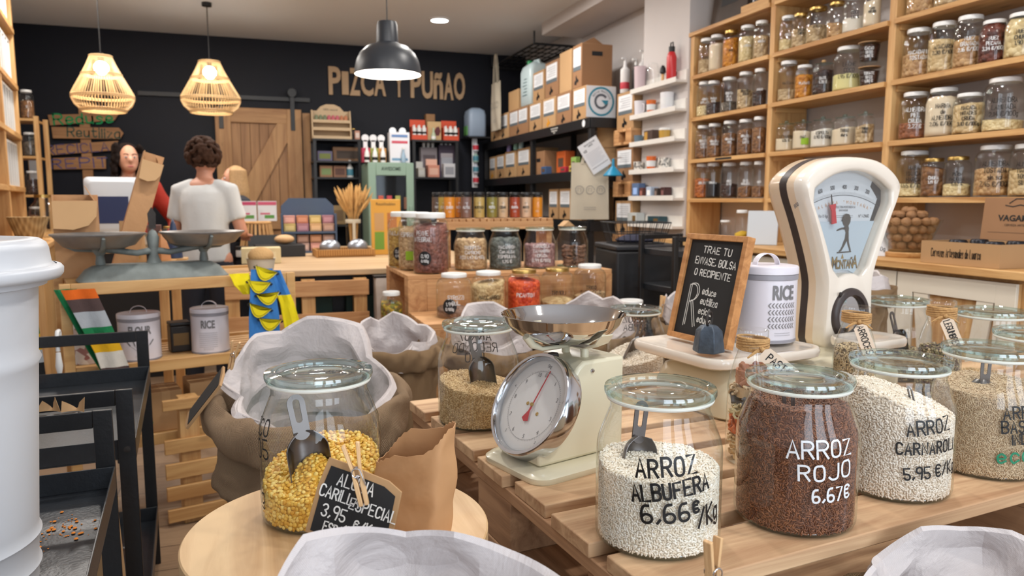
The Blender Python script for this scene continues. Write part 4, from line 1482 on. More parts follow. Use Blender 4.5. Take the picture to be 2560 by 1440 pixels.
# ---------------------------------------------------------------- sacks
def sack(label, c, R, z0, Hb, rim, cuff=.03, seed=0, fold=.05, bur=None, bulge=1.15, liner_label=None, cont=None, group='burlap sacks with white liners'):
 """burlap sack with a rolled cuff and a woven white liner whose edge height is rim(th); th = 0 points away from the eye, pi/2 to its left"""
 base = math.atan2(c[1], c[0])
 t = thing('sack', label, 'sack', (c[0], c[1], z0), base, group)
 nz = lambda a, b, s_: mnoise.noise(Vector((a * 3.1 + seed * 7, b * 3.1, s_ + seed)))
 hb = lambda th: Hb + min(.10, max(-.06, .22 * (rim(th) - (rim(0) + rim(pi)) / 2)))
 def out(a, b):
  th = 2 * pi * a
  H = hb(th)
  cx, sx = cos(th), sin(th)
  if b < .14:
   r, z = R * bulge * .92 * (b / .14), 0.0
  elif b < .7:
   k = (b - .14) / .56
   z = (H - .02) * k
   r = R * (bulge - (bulge - 1) * k ** 2) * (.92 + .08 * min(1, k * 6))
   if k < .05:
    z *= .5
  else:
   k = (b - .7) / .3
   an = pi * 1.6 * k
   r = R + cuff * .55 * (1 - cos(an)) - .0
   z = H - .02 + cuff * 1.15 * sin(an)
  w_ = nz(cx * 1.2, sx * 1.2 + z * 6, 1) * .034 + nz(cx * 3, sx * 3 + z * 14, 2) * .012
  r += .007 * sin(11 * th + seed) * min(1, max(0, b - .3) * 3) * (b < .72)
  sag = .022 * mnoise.noise(Vector((cx * 2.2 + seed, sx * 2.2, 5)))
  r += w_ * (1 if b > .2 else 0)
  if b > .3:
   z += sag
  return (r * cx, r * sx, max(0, z))
 g = G()
 g.grid(out, 64, 40, True, None, 0, (2 * pi * R / .6, (Hb + .2) / .6))
 part('burlap_bag', g, bur or BURLAP, t, sharp=180, sub=1)
 rr = random.Random(seed + 5)
 NC, NR = 17, 6
 cr = [[rr.uniform(-1, 1) for _ in range(NC)] for _ in range(NR + 1)]
 cz_ = [[rr.uniform(-1, 1) for _ in range(NC)] for _ in range(NR + 1)]
 def coarse(t_, a, b):
  """straight creases between a skewed net of random points"""
  f = b * NR
  j = min(int(f), NR - 1)
  v = f - j
  out_ = 0
  for jj, w_ in ((j, 1 - v), (j + 1, v)):
   q = (a * NC + .5 * (jj % 2)) % NC
   i = int(q)
   out_ += w_ * (t_[jj][i] * (1 - q + i) + t_[jj][(i + 1) % NC] * (q - i))
  return out_
 def lin_(a, b):
  th = 2 * pi * a
  cx, sx = cos(th), sin(th)
  top = rim(th) + .022 * coarse(cz_, a, 1) - z0
  zl = hb(th) - .13
  if b <= .7:                       # inside wall, bottom to rim
   k = b / .7
   z = zl + (top - zl) * k
   r = R * (.86 + .05 * k)
  else:                               # folded-over edge
   k = (b - .7) / .3
   z = top - fold * k * (1 + .35 * coarse(cz_, a, 0))
   r = R * .91 + .004 + .012 * k
  r += .022 * R / .19 * coarse(cr, a, min(1, b / .7)) * (.35 if b < .08 else 1) + (.005 * coarse(cr, a, .2) if b > .75 else 0)
  return (r * cx, r * sx, z)
 g = G()
 g.grid(lin_, NC * 6, 44, True, None, 0, (2 * pi * R / .5, .8))
 part('liner', g, PP, t, sharp=14, solid=.0008)
 if cont:
  g = G()
  g.grid(lambda a, b: (R * .80 * b * cos(2 * pi * a), R * .80 * b * sin(2 * pi * a), Hb - .10 + .02 * mnoise.noise(Vector((b * cos(2 * pi * a) * 4, b * sin(2 * pi * a) * 4, seed))) + .03 * (1 - b)), 32, 8, True)
  o = single('dry_goods', g, cont[0], cont[1], 'dry goods', (c[0], c[1], z0), base, 'goods in the open sacks', 'stuff')
 return t
def stand(c, r, z, label):
 t = thing('stool', label, 'stool', (c[0], c[1], 0))
 part('seat', G().lathe([(0, z - .03), (r, z - .03), (r, z - .001), (0, z - .001)], 32), PLY, t)
 for k in range(3):
  a = 2 * pi * k / 3 + .5
  part('leg', G().tube([(r * .6 * cos(a), r * .6 * sin(a), z - .0305), (r * .85 * cos(a), r * .85 * sin(a), .001)], .016, 10), CRATEY, t)
BEANS = grains('mixed_beans', (120, 78, 46), (60, 36, 24), 80, .5, (150, 104, 64))
GREENB = grains('green_beans', (40, 110, 70), (20, 70, 50), 80, .5)
s1 = at(772, 935, 1.80)
stand(s1, .12, .56, 'round stool under the large open sack')
sack('large open burlap sack with tall white liner behind the split peas', s1, .192, .56, .205, lambda th: .832 + .105 * cos(th), .046, 3, .012, BURLAP2, 1.15, cont=(GREENB, 'green dry goods deep inside the large open sack'))
s2 = at(985, 900, 2.34)
sack('burlap sack with low white liner right behind the large open sack', s2, .125, .0, .80, lambda th: .84 + .035 * cos(th), .03, 8, .06, BURLAP, 1.12, cont=(BEANS, 'brown dry goods in the sack behind the large one'))
s3 = at(1235, 850, 2.55)
sack('burlap sack with peaked white liner behind the round brown rice jar', s3, .145, .0, .75, lambda th: .835 + .045 * cos(th), .03, 12, .05, BURLAP, 1.1, cont=(BEANS, 'brown dry goods in the sack with the peaked liner'))
s4 = at(1470, 830, 2.75)
sack('burlap sack with white liner right behind the steel bowl', s4, .165, .0, .77, lambda th: .835 + .05 * cos(th), .03, 17, .05, BURLAP, 1.08, cont=(BEANS, 'brown dry goods in the sack behind the steel bowl'))
s5 = at(1728, 850, 2.75)
sack('white lined sack half hidden behind the framed blackboard', s5, .105, .0, .80, lambda th: .885 + .03 * cos(th), .03, 23, .05, BURLAP, 1.08)
jb = jars['back'].location
bs = thing('wooden_crate', 'small pale crate under the jar behind the steel bowl', 'crate', (jb.x, jb.y, 0))
part('top_board', G().box(-.1, .1, -.1, .1, jb.z - .022, jb.z - .001), PALLET, bs)
for x in (-.09, .05):
 for y in (-.09, .05):
  part('leg', G().box(x, x + .04, y, y + .04, 0, jb.z - .0222), PALLETY, bs)
s8 = at(2140, 755, 2.80)
sack('small sack with crumpled white liner behind the antique scale ring', s8, .10, .30, .62, lambda th: .985 + .02 * cos(th), .03, 41, .05, BURLAP, 1.1)
stand(s8, .1, .30, 'stool under the small sack behind the antique scale')
s6 = at(1020, 1640, .63)
sack('open white lined sack at the bottom edge before the round table', (s6.x, s6.y), .160, .38, .43, lambda th: .884 + .040 * cos(th), .028, 31, .05, BURLAP2, 1.1, cont=(BEANS, 'dry goods in the sack at the bottom edge'))
stand(s6, .1, .38, 'stool under the sack before the round table')
s7 = onz(2400, 1400, .80)
s7 = (s7.x - .01, s7.y - .07)
sack('open white lined sack at the lower right corner before the pallet', s7, .172, .24, .48, lambda th: .775 + .030 * cos(th), .028, 37, .05, BURLAP, 1.05, cont=(BEANS, 'dry goods in the sack at the lower right corner'))
stand(s7, .1, .24, 'stool under the sack at the lower right corner')
p = at(1780, 1432, .74)
clothespin('wooden clothespin upright at the bottom edge before the albufera jar', p, 0, 0, rad(20), 1.0)
p = at(583, 888, 1.74)
clothespin('wooden clothespin on the left edge of the large sack liner', p, rad(8), rad(16), rad(-15), 1.0)
p = at(1654, 766, 2.71)
clothespin('wooden clothespin on the sack liner left of the blackboard', p, 0, rad(12), rad(20), 1.1)
# torn card hanging edge-on from the clothespin
co = at(516, 992, 1.70)
ht = thing('hanging_price_card', 'torn cardboard price card hanging edge-on from the large sack', 'price card', co)
d_ = (RT * .62 + UPV * .78).normalized()
n_ = (RT * .70 - UPV * .52 + Vector((sin(YAW), cos(YAW), 0)) * .35).normalized()
n_ = (n_ - d_ * n_.dot(d_)).normalized()
M = frame3((0, 0, 0), d_, n_.cross(d_), n_)
part('corrugated_sheet', G().prism([(-.075, -.04), (.065, -.045), (.068, .0), (.06, .045), (-.07, .04), (-.078, .01)], -.003, .003, M), CARDL, ht, .0006)
part('black_panel', G().prism([(-.065, -.036), (.06, -.04), (.056, .04), (-.062, .036)], -.0042, -.0034, M), BOARD, ht)
# ---------------------------------------------------------------- white bucket in the near left corner
bc = at(-250, 665, .90)
bk = thing('bucket', 'tall white plastic bucket with domed lid at the left edge', 'bucket', (bc.x, bc.y, .705))
BH = bc.z - .705
wallp = [(0, .002), (.108, 0), (.113, .006)]
for z in [.05, .062, .068, .074, .086, .104, .110, .116, .126, .15, .2, .25, .3, .335, .342, .349, .37, .40, BH - .03]:
 k = z / (BH - .03)
 bump = .0035 if z in (.068, .110, .342) else 0
 wallp.append((.114 + .026 * k + bump, z))
part('wall', G().lathe(wallp + [(.150, BH - .028), (.150, BH - .02)], 96), BINW, bk, sharp=60)
part('rim', G().lathe([(.150, BH - .022), (.166, BH - .020), (.1695, BH - .015), (.170, BH - .008), (.167, BH - .004), (.162, BH - .003)], 96), BINW, bk, sharp=70)
part('lid', G().lathe([(.161, BH - .004), (.1565, BH + .0), (.1545, BH + .018), (.152, BH + .025), (.145, BH + .030), (.13, BH + .031), (.125, BH + .029), (0, BH + .028)], 96), BINW, bk, sharp=60)
# ---------------------------------------------------------------- black metal carts in line along the left
CA = rad(4.8)
def cart(label, far_corner, length, frames=(1, 1), lower=True, width=.44):
 t = thing('serving_cart', label, 'cart', (far_corner.x, far_corner.y, 0), CA, 'black metal serving carts')
 T = .70
 g = G()
 x0, y0 = -width, -length
 g.box(x0, 0, y0, 0, T - .048, T - .045)
 g.box(-.003, 0, y0, 0, T - .0449, T)
 g.box(x0, x0 + .003, y0, 0, T - .0449, T)
 g.box(x0 + .0031, -.0031, -.003, 0, T - .0449, T)
 g.box(x0 + .0031, -.0031, y0, y0 + .003, T - .0449, T)
 part('tray', g, TRAYM, t, .0008)
 if lower:
  g = G()
  g.box(x0, 0, y0, 0, .16, .163).box(-.003, 0, y0, 0, .1631, .21).box(x0, x0 + .003, y0, 0, .1631, .21).box(x0 + .0031, -.0031, -.003, 0, .1631, .21)
  part('lower_tray', g, TRAYM, t, .0008)
 for on, y in zip(frames, (.0035, y0 - .0135)):
  if not on:
   continue
  g = G()
  g.box(-.036, .0, y, y + .010, .002, T + .12)
  part('end_post', g, BLACK, t, .0015)
  part('end_post', G().box(x0, x0 + .036, y, y + .010, .002, T + .12), BLACK, t, .0015)
  part('end_rail', G().box(x0 + .0365, -.0365, y, y + .010, T + .084, T + .12), BLACK, t, .0015)
  for z in (T - .02,):
   part('bolt', G().lathe([(0, .004), (.004, .004), (.0075, .0035), (.008, 0)], 16, MX((-.018, y - .0002 if y > 0 else y, z), rx=pi / 2)), IRON, t)
 return t
f1 = onz(288, 1165, .70)
f2 = onz(374, 915, .70)
cart('near black metal cart holding the white bucket', f1, .86)
L2 = (Vector((f2.x, f2.y)) - Vector((f1.x, f1.y))).length - .19
c2 = cart('far black metal cart below the flour tin', f2, L2)
rs = random.Random(4)
g = G()
q = onz(150, 1325, .6555)
for k in range(60):
 x, y, r = rs.gauss(0, .024), rs.gauss(0, .034), rs.uniform(.0008, .0042)
 g.ball((x, y, r * .3), (r, r * 1.2, r * .4), 6, 4)
single('spice_crumbs', g, pm('spice', (206, 122, 40), .9), 'orange spice crumbs spilled on the near cart tray', 'crumbs', (q.x, q.y, .6555), 0, None, 'stuff')
for lab, u, w_, s_ in (('curled tan paper scrap left on the cart rail', 118, .05, 1), ('curled tan paper scrap with two points on the cart rail', 180, .045, -1)):
 q = onz(u, 1032, .822)
 g = G()
 g.grid(lambda a, b: ((a - .5) * w_ * (1 - .5 * b * (s_ > 0)), .012 * sin(a * pi) + .006 * b, .001 + .024 * b * (abs(a - .5) * 1.6 + .15 + .3 * (a > .6))), 14, 5)
 single('paper_scrap', g, KRAFTL, lab, 'paper scrap', (q.x, q.y + .005, .8205), -.25, 'tan paper scraps', solid=.0006)
q = onz(110, 862, .82)
br = thing('white_brush', 'white plastic spatula hooked over the far cart rail', 'spatula', (q.x, f2.y - .03, 0))
part('hook', G().tube([(0, .030, .795), (0, .045, .80), (0, .049, .825), (0, .044, .832), (0, .024, .832), (0, .019, .822), (0, .019, .77)], .0065, 10), WHITEP, br)
part('blade', G().lathe([(0, 0), (.006, .004), (.011, .03), (.008, .06), (.007, .075), (0, .078)], 16, MX((0, .019, .69))), WHITEP, br)
q = onz(130, 900, .72)
single('brown_paper', G().box(-.07, .06, -.1, .1, 0, .018), KRAFTD, 'folded brown paper lying in the far cart tray', 'paper', (q.x - .06, f2.y - .16, .656), .2, bevel=.005)
# goods on the lower trays
q = onz(300, 1330, .35)
pb = thing('printed_bag', 'upright kraft bag with black print on the lower tray of the near cart', 'bag', (f1.x - .06, f1.y + .085, .0))
g = G()
loft(g, [[(x, y, z) for x, y in rrect(hx, hy, .012)] for hx, hy, z in ((.045, .035, .22), (.05, .038, .24), (.048, .034, .42), (.046, .012, .56), (.046, .004, .60))])
part('paper', g, KRAFTL, pb)
g = G()
fm = flat((.0, -.0395, .40), (1, 0, 0), (0, 0, 1), .002)
for k in range(4):
 for j in range(3):
  ribbon(g, [((j - 1) * .026 + .008 * cos(a), -.13 + k * .05 + .011 * sin(a)) for a in [i * .7 for i in range(8)]], .002, fm)
part('printed_lettering', g, INK, pb)
pb.location.z = .0
bt = thing('tall_bottle', 'clear glass bottle standing on the lower tray of the far cart', 'bottle', (f2.x - .06, f2.y - .22, .164))
part('glass_body', G().lathe([(0, .002), (.036, 0), (.038, .01), (.038, .17), (.03, .21), (.014, .25), (.014, .29), (0, .29)], 32), GLASS, bt)
part('cap', G().lathe([(0, .31), (.016, .31), (.016, .285), (0, .285)], 20), BLACKP, bt)
# ---------------------------------------------------------------- screw-top and knobbed storage jars
_jm = {}
def jar_meshes(R, H, LR, kind):
 key = (round(R, 3), round(H, 3), round(LR, 3), kind)
 if key in _jm:
  return _jm[key]
 prof = [(0, .002), (R * .9, 0), (R * .985, .006), (R, .016)]
 if kind == 'tub':
  prof = [(0, .001), (R * .78, 0), (R * .98, H * .95), (R, H * .97)]
 else:
  for k in range(9):
   a = k / 8
   prof.append((LR * .94 + (R - LR * .94) * cos(a * pi / 2) ** .8, H * .68 + H * .20 * sin(a * pi / 2)))
  prof += [(LR * .93, H * .90), (LR * .93, H * .96)]
 body = G().lathe(prof, 40).mesh('glass_body', GLASS, 70)
 knob = None
 if kind in ('white', 'gold'):
  lid = G().lathe([(LR * .96, H * .91), (LR, H * .912), (LR * 1.01, H * .975), (LR * .97, H * .995), (LR * .90, H), (LR * .86, H * .994), (0, H * .994)], 40).mesh('lid', WHITEP if kind == 'white' else GOLD, 50)
 elif kind == 'tub':
  lid = G().lathe([(0, H * .955), (R * 1.02, H * .955), (R * 1.03, H * .985), (R, H), (0, H)], 40).mesh('lid', pm('tub_lid', (176, 140, 100), .6), 50)
 else:
  lid = G().lathe([(LR * .9, H * .955), (LR * 1.06, H * .96), (LR * 1.08, H * .975), (LR * .9, H * .985), (LR * .4, H), (0, H * 1.0)], 40).mesh('lid', GLASSE, 50)
  km = pm('wood_knob', (214, 170, 116), .5) if kind == 'woodknob' else GLASSE
  knob = G().lathe([(0, H * .995), (LR * .16, H), (LR * .26, H * 1.03), (LR * .28, H * 1.055), (LR * .18, H * 1.085), (0, H * 1.09)], 20).mesh('knob', km, 70)
 _jm[key] = (body, lid, knob)
 return _jm[key]
def jar(label, loc, R, H, kind='white', LR=None, fill=None, level=.6, lines=(), ink=None, th=None, group=None, h=None, wd=.0022, text_z=.40, name='storage_jar', ratio=.5, heap=.02, open_=False):
 """fill = (object name, material); the goods inside are an object of their own"""
 LR = LR or R * .78
 t = thing(name, label, 'jar', loc, rnd.uniform(0, 6), group)
 body, lid, knob = jar_meshes(R, H, LR, kind)
 link('glass_body', body, t)
 if not open_:
  l_ = link('lid', lid, t)
  if knob:
   link('knob', knob, l_)
 if fill:
  top = H * level
  sd = rnd.uniform(0, 99)
  shr = lambda z: R * .955 if z < H * .68 else R * .955 - (R * .955 - LR * .88) * min(1, ((z - H * .68) / (H * .2))) ** 1.6
  if kind == 'tub':
   shr = lambda z: R * (.76 + .2 * z / H)
  def fn(a, b):
   an = 2 * pi * a
   if b < .2:
    return (shr(.01) * cos(an) * b / .2, shr(.01) * sin(an) * b / .2, .006)
   if b < .6:
    k = (b - .2) / .4
    e = top + heap * .5 * sin(an + sd)
    z = .006 + (e - .006) * k
    return (shr(z) * cos(an), shr(z) * sin(an), z)
   k = (b - .6) / .4
   r = shr(top) * (1 - k)
   return (r * cos(an), r * sin(an), top + heap * .5 * sin(an + sd) * (1 - k) + heap * .6 * k + .004 * mnoise.noise(Vector((r * cos(an) * 60, r * sin(an) * 60, sd))))
  g = G()
  g.grid(fn, 28, 20, True)
  single(fill[0], g, fill[1], (fill[2] if len(fill) > 2 else fill[0].replace('_', ' ')) + ' inside the ' + label, 'dry goods', loc, 0, (group + ' contents') if group else None, 'stuff', sharp=180)
 if lines:
  g = G()
  th0 = (facing(loc) if th is None else th) - t.rotation_euler.z
  hh = h or H * .075
  for i, tx in enumerate(lines):
   write(g, tx, hh, wd, cylmap(R if kind != 'tub' else R * .95, th0, H * text_z + (len(lines) / 2 - i - .5) * hh * 1.45, .0012), 0, 0, ratio, jit=.08)
  part('hand_lettering', g, ink or INK, t)
 return t
NOODLE = grains('brown_noodles', (150, 96, 84), (104, 62, 54), 70, .6)
def pasta_mat(name, a, b, c=None, sc=70):
 return grains(name, a, b, sc, .6, c)
PMAUVE = pasta_mat('mauve_pasta', (176, 140, 136), (120, 84, 86))
PBEIGE = pasta_mat('beige_pasta', (216, 184, 140), (164, 128, 88))
PGREY = pasta_mat('grey_pasta', (112, 120, 116), (64, 72, 70))
PPINK = pasta_mat('pink_pasta', (190, 152, 150), (130, 96, 98))
PBROWN = pasta_mat('brown_pasta', (150, 112, 88), (96, 66, 50))
PCREAM = pasta_mat('cream_pasta', (226, 200, 150), (180, 146, 96))
PRED = pasta_mat('red_pasta', (236, 98, 44), (184, 44, 18))
PGOLD = pasta_mat('gold_pasta', (214, 176, 90), (160, 116, 50))
PMIX = pasta_mat('mixed_pasta', (200, 160, 40), (120, 70, 30), (96, 110, 40))
# ---------------------------------------------------------------- stepped pasta display in the middle
T1, T0 = .905, .735
def slatted(label, x0, x1, y0, y1, z0, z1, name='wooden_crate', n=5, open_end=True):
 """crate with a slatted top, end boards and corner blocks"""
 t = thing(name, label, 'crate', (x0, y0, z0))
 W_, D_, H_ = x1 - x0, y1 - y0, z1 - z0
 d = D_ / n
 for k in range(n):
  part('top_slat', G().box(0, W_, k * d + .004, (k + 1) * d - .004, H_ - .02, H_), CRATE, t, .002)
 for x in (0, W_ - .09):
  for y in (.0, D_ - .09):
   part('corner_post', G().box(x, x + .09, y, y + .09, .0205, H_ - .0205), CRATEY, t, .002)
 part('bottom_board', G().box(0, W_, 0, .12, 0, .02), CRATE, t, .002)
 part('bottom_board', G().box(0, W_, D_ - .12, D_, 0, .02), CRATE, t, .002)
 part('front_board', G().box(.0905, W_ - .0905, .004, .024, H_ * .55, H_ - .021), CRATE, t, .002)
 return t
slatted('upper wooden pallet crate carrying the row of lidded pasta jars', .66, 1.71, 3.40, 4.0, .40, T1, n=6)
slatted('lower wooden crate carrying the front row of pasta jars', .66, 1.58, 3.02, 3.395, .40, T0, n=4)
slatted('bottom wooden crate on the floor under the pasta display', .68, 1.575, 3.03, 3.98, .0, .395, n=8)
RY = 3.80
rs_ = thing('slatted_riser', 'slatted pine riser holding the row of sauce jars', 'riser', (.925, RY - .07, T1))
for k in range(16):
 part('slat', G().box(.0 + k * .0375, .030 + k * .0375, 0, .20, .238, .252), CRATEY, rs_, .001)
for y in (.0, .18):
 part('rail', G().box(0, .595, y, y + .02, .196, .2379), CRATE, rs_, .001)
for x in (.0, .565):
 part('leg', G().box(x, x + .03, .0205, .18, 0, .2378), CRATE, rs_, .001)
SZ = T1 + .2525
SAU = [(1094, 'sauce jar of brown sauce, leftmost and set back on the riser', (96, 74, 62), 'PATE', 1, .165), (1110, 'sauce jar of yellow mustard behind the orange one at the left', (190, 160, 60), 'CURRY', 1, .10),
 (1124, 'sauce jar of orange sauce printed queso', (226, 140, 22), 'QUESO', 1, 0), (1148, 'sauce jar of orange sauce peeking from behind the ali oli jar', (220, 132, 24), 'ROJO', 1, .09),
 (1166, 'sauce jar of mauve brown sauce printed ali oli', (130, 98, 88), 'ALI OLI', 1, 0), (1198, 'sauce jar of pale yellow sauce printed mostaza', (198, 168, 96), 'MOSTAZA', 0, 0),
 (1230, 'sauce jar of olive green sauce printed pesto', (138, 128, 52), 'PESTO', 1, 0), (1257, 'sauce jar of beige sauce printed cesar', (216, 184, 146), 'CESAR', 0, 0),
 (1287, 'sauce jar of brick red sauce printed brava', (168, 62, 26), 'BRAVA', 1, 0), (1315, 'sauce jar of pale pink sauce printed mayo', (222, 188, 156), 'MAYO', 0, 0),
 (1343, 'sauce jar of plain orange sauce at the right end of the riser', (228, 144, 24), '', 1, 0)]
SR, SH = .0305, .138
sb = G().lathe([(0, .002), (SR - .003, 0), (SR, .004), (SR, SH * .82), (SR * .86, SH * .88), (SR * .86, SH * .90)], 32).mesh('glass_body', GLASS, 60)
sc_ = G().lathe([(SR * .9, SH * .885), (SR * .95, SH * .89), (SR * .95, SH * .985), (SR * .9, SH), (0, SH)], 32).mesh('cap', BLACKP, 40)
sf = G().lathe([(0, .004), (SR - .004, .004), (SR - .002, .006), (SR - .002, SH * .80), (0, SH * .82)], 32)
for u, lab, colr, tx, wh_, dy in SAU:
 p = ony(u, 540, RY + .02 + dy)
 t = thing('sauce_jar', lab, 'jar', (p.x, p.y, SZ), 0, 'sauce jars on the riser')
 link('glass_body', sb, t)
 link('cap', sc_, t)
 part('sauce', sf, pm('sauce_%d' % u, colr, .35, var=(30, .06)), t)
 g = G()
 cm = cylmap(SR, facing(p), SH * .46, .0006)
 if tx:
  printed(g, tx, .0135, cm, 0, -.006, .62, .0006)
  printed(g, 'SALSA', .005, cm, 0, .018, .8)
 for z in (-.024, -.03):
  ribbon(g, [(-.008 + .004 * i, z) for i in range(5)], .0012, cm)
 part('printed_lettering', g, INKW if wh_ else INK, t)
# wide jars with glass lids on the upper crate
WG = 'wide pasta jars on the upper crate'
for u, lab, m, lv, lines, nm in ((1177, 'wide jar of beige trumpet pasta with white writing', PBEIGE, .84, ('TROMPETA', 'CAPRICHO', 'ECO 1,42 €/100g'), 'trumpet_pasta'),
        (1263, 'wide jar of grey green macaroni with white writing', PGREY, .84, ('MACARRON', 'Con ALGA', 'ESPIRULINA', '1,25 €'), 'grey_macaroni'),
        (1349, 'wide jar of pinkish ribbon pasta with white writing', PPINK, .66, ('CARACOLA', 'ZANAHORIA', 'MORADA', '0,99 €/100g'), 'pink_ribbons'),
        (1430, 'wide jar of brown pasta nests with a card on its lid', PBROWN, .62, (), 'pasta_nests')):
 p = ony(u, 660, 3.60)
 p.z = T1 + .001
 o = weck(lab, p, .084, WG)
 if lines:
  g = G()
  th = facing(p) - o.rotation_euler.z + .12
  for i, tx in enumerate(lines):
   write(g, tx, .015, .0022, cylmap(lambda z: wprof(z, .084), th, .115 - i * .024, .001), 0, 0, .62, jit=.1)
  part('hand_lettering', g, INKW, o)
 if nm == 'pasta_nests':
  for k, (dx, dy, z, r) in enumerate(((-.033, -.024, .032, .030), (.033, -.024, .032, .030), (0, .036, .032, .030), (-.036, -.020, .086, .032), (.034, -.024, .086, .032), (0, .038, .086, .032))):
   g = G()
   for q in range(7):
    a0 = rnd.uniform(0, 3)
    g.tube([((r - .004 * (q % 3)) * cos(a) * .9, (r - .004 * (q % 3)) * sin(a) * .9, (q - 3) * .007 + .004 * sin(a * 2 + a0)) for a in [2 * pi * i / 14 for i in range(14)]], .0042, 6, True)
   g.ball((0, 0, 0), (r * .8, r * .8, .02), 12, 8)
   lb = 'brown pasta nest in the wide jar, ' + ('lower layer' if k < 3 else 'upper layer')
   single('pasta_nest', g, PBROWN, lb, 'pasta nest', (p.x + dx, p.y + dy, p.z + z), rnd.uniform(0, 3), 'pasta nests in the wide jar')
 else:
  g = G()
  R_ = .080
  top = .2 * lv * .92
  def fn(a, b, top=top):
   an = 2 * pi * a
   rr = lambda z: wprof(z, .084) - .004
   if b < .2:
    return (rr(.006) * b / .2 * cos(an), rr(.006) * b / .2 * sin(an), .006)
   if b < .7:
    z = .006 + (top - .006) * (b - .2) / .5
    return (rr(z) * cos(an), rr(z) * sin(an), z)
   r = rr(top) * (1 - (b - .7) / .3)
   return (r * cos(an), r * sin(an), top + .012 * mnoise.noise(Vector((r * cos(an) * 40, r * sin(an) * 40, u))))
  g.grid(fn, 36, 24, True)
  single(nm, g, m, lab.replace('wide jar of ', '').replace(' with white writing', '') + ' filling its wide jar on the upper crate', 'pasta', p, 0, WG + ' contents', 'stuff', sharp=180)
p = ony(1425, 552, 3.55)
single('folded_card', G().prism([(-.035, 0), (.035, 0), (.0, .028)], -.028, .028, MX(rx=pi / 2)), KRAFTL, 'small tan folded card standing on the lid of the pasta nest jar', 'card', (p.x, 3.60, T1 + .2145), .1)
LG = 'tall pasta jars at the left of the display'
for u, y, lab, m, nm, lines, lv in ((1078, 3.50, 'tall jar of mauve brown noodles with round black price label', NOODLE, 'brown_noodles', ('PENNE', 'INTEGRAL'), .80),
         (1040, 3.70, 'tall jar of beige spirals with green price label', PBEIGE, 'beige_spirals', ('ESPIRAL',), .74),
         (1012, 3.88, 'tall jar of pale pasta partly behind the beige spirals', PGOLD, 'pale_pasta', ('TALLARIN',), .7)):
 p = ony(u, 660, y)
 p.z = T1 + .001
 o = jar(lab, p, .086, .288, 'white', .070, (nm, m), lv, lines, INKW, facing(p) - .5, LG, .02, .0028, .62, ratio=.55)
 g = G()
 cm = cylmap(.086, facing(p) - .35 - o.rotation_euler.z, .075, .0012)
 if u == 1040:
  g.add([cm(x, z) for x, z in ((-.022, -.022), (-.007, -.022), (.008, -.022), (.022, -.022), (.022, .022), (.008, .022), (-.007, .022), (-.022, .022))], [(0, 1, 6, 7), (1, 2, 5, 6), (2, 3, 4, 5)])
  part('price_label', g, pm('green_label', (150, 190, 40), .6), o)
 else:
  for k in range(-6, 6):
   x0, x1 = k * .0052, (k + 1) * .0052
   c0, c1 = math.sqrt(max(0, .034 ** 2 - x0 * x0 * 1.15)), math.sqrt(max(0, .034 ** 2 - x1 * x1 * 1.15))
   g.add([cm(x0, -c0), cm(x1, -c1), cm(x1, c1), cm(x0, c0)], [(0, 1, 2, 3)])
  q = part('price_label', g, BLACKP, o)
  g = G()
  cm = cylmap(.086, facing(p) - .35 - o.rotation_euler.z, .075, .0020)
  write(g, '0,90' if u == 1078 else '0,65', .016, .0024, cm, 0, .010, .6)
  write(g, '€/100g', .012, .0020, cm, 0, -.013, .5)
  part('price', g, INKW, q)
FG = 'pasta jars in the front row of the display'
for u, y, lab, m, nm, lv, lines, ink, kind in ((1135, 3.20, 'front row jar nearly empty with a round black price label', PBROWN, 'broken_pasta', .18, ('STROZZI', 'QUI...'), INKW, 'white'),
           (1221, 3.24, 'front row jar of cream twisted pasta', PCREAM, 'twisted_pasta', .74, ('MACCARRON',), INK, 'white'),
           (1310, 3.27, 'front row jar of bright red pasta under a gold lid', PRED, 'red_pasta', .74, ('PICANTON',), INKW, 'gold'),
           (1393, 3.30, 'front row jar with a gold lid and little pasta', PCREAM, 'short_pasta', .2, ('TRIVIOLI',), INK, 'gold'),
           (1474, 3.32, 'front row jar with white lid at the right, mostly empty', PBEIGE, 'tiny_pasta', .3, ('TRIGO', 'SARRACENO'), INK, 'white')):
 p = ony(u, 720, y)
 p.z = T0 + .001
 hgt = .195 if u != 1474 else .205
 o = jar(lab, p, .080, hgt, kind, .057, (nm, m), lv, lines, ink, facing(p) + .1, FG, .017, .0026, .42, ratio=.6)
 if u == 1135:
  g = G()
  cm = cylmap(.080, facing(p) - .25 - o.rotation_euler.z, .055, .0012)
  for k in range(-6, 6):
   x0, x1 = k * .0052, (k + 1) * .0052
   c0, c1 = math.sqrt(max(0, .034 ** 2 - x0 * x0 * 1.15)), math.sqrt(max(0, .034 ** 2 - x1 * x1 * 1.15))
   g.add([cm(x0, -c0), cm(x1, -c1), cm(x1, c1), cm(x0, c0)], [(0, 1, 2, 3)])
  q = part('price_label', g, BLACKP, o)
  g = G()
  cm = cylmap(.080, facing(p) - .25 - o.rotation_euler.z, .055, .0020)
  write(g, '1,99', .016, .0024, cm, 0, .010, .6)
  write(g, '€/100g', .012, .0020, cm, 0, -.012, .5)
  part('price', g, INKW, q)
p = ony(1545, 740, 3.05)
jar('low jar with white lid right of the display, behind the sacks', (1.672, 3.12, .60), .072, .185, 'white', .055, ('dark_pasta', PBROWN), .5)
p = ony(967, 740, 3.7)
jar('tall jar of mixed coloured pasta standing low at the left of the display', (p.x - .02, 3.45, .62), .052, .21, 'white', .040, ('coloured_pasta', PMIX), .74)
thing_ = slatted('small wooden crate under the jar of mixed coloured pasta', .50, .655, 3.38, 3.54, .0, .615, n=2)
slatted('small wooden crate under the low jar right of the display', 1.59, 1.75, 3.04, 3.20, 0, .595, n=2)
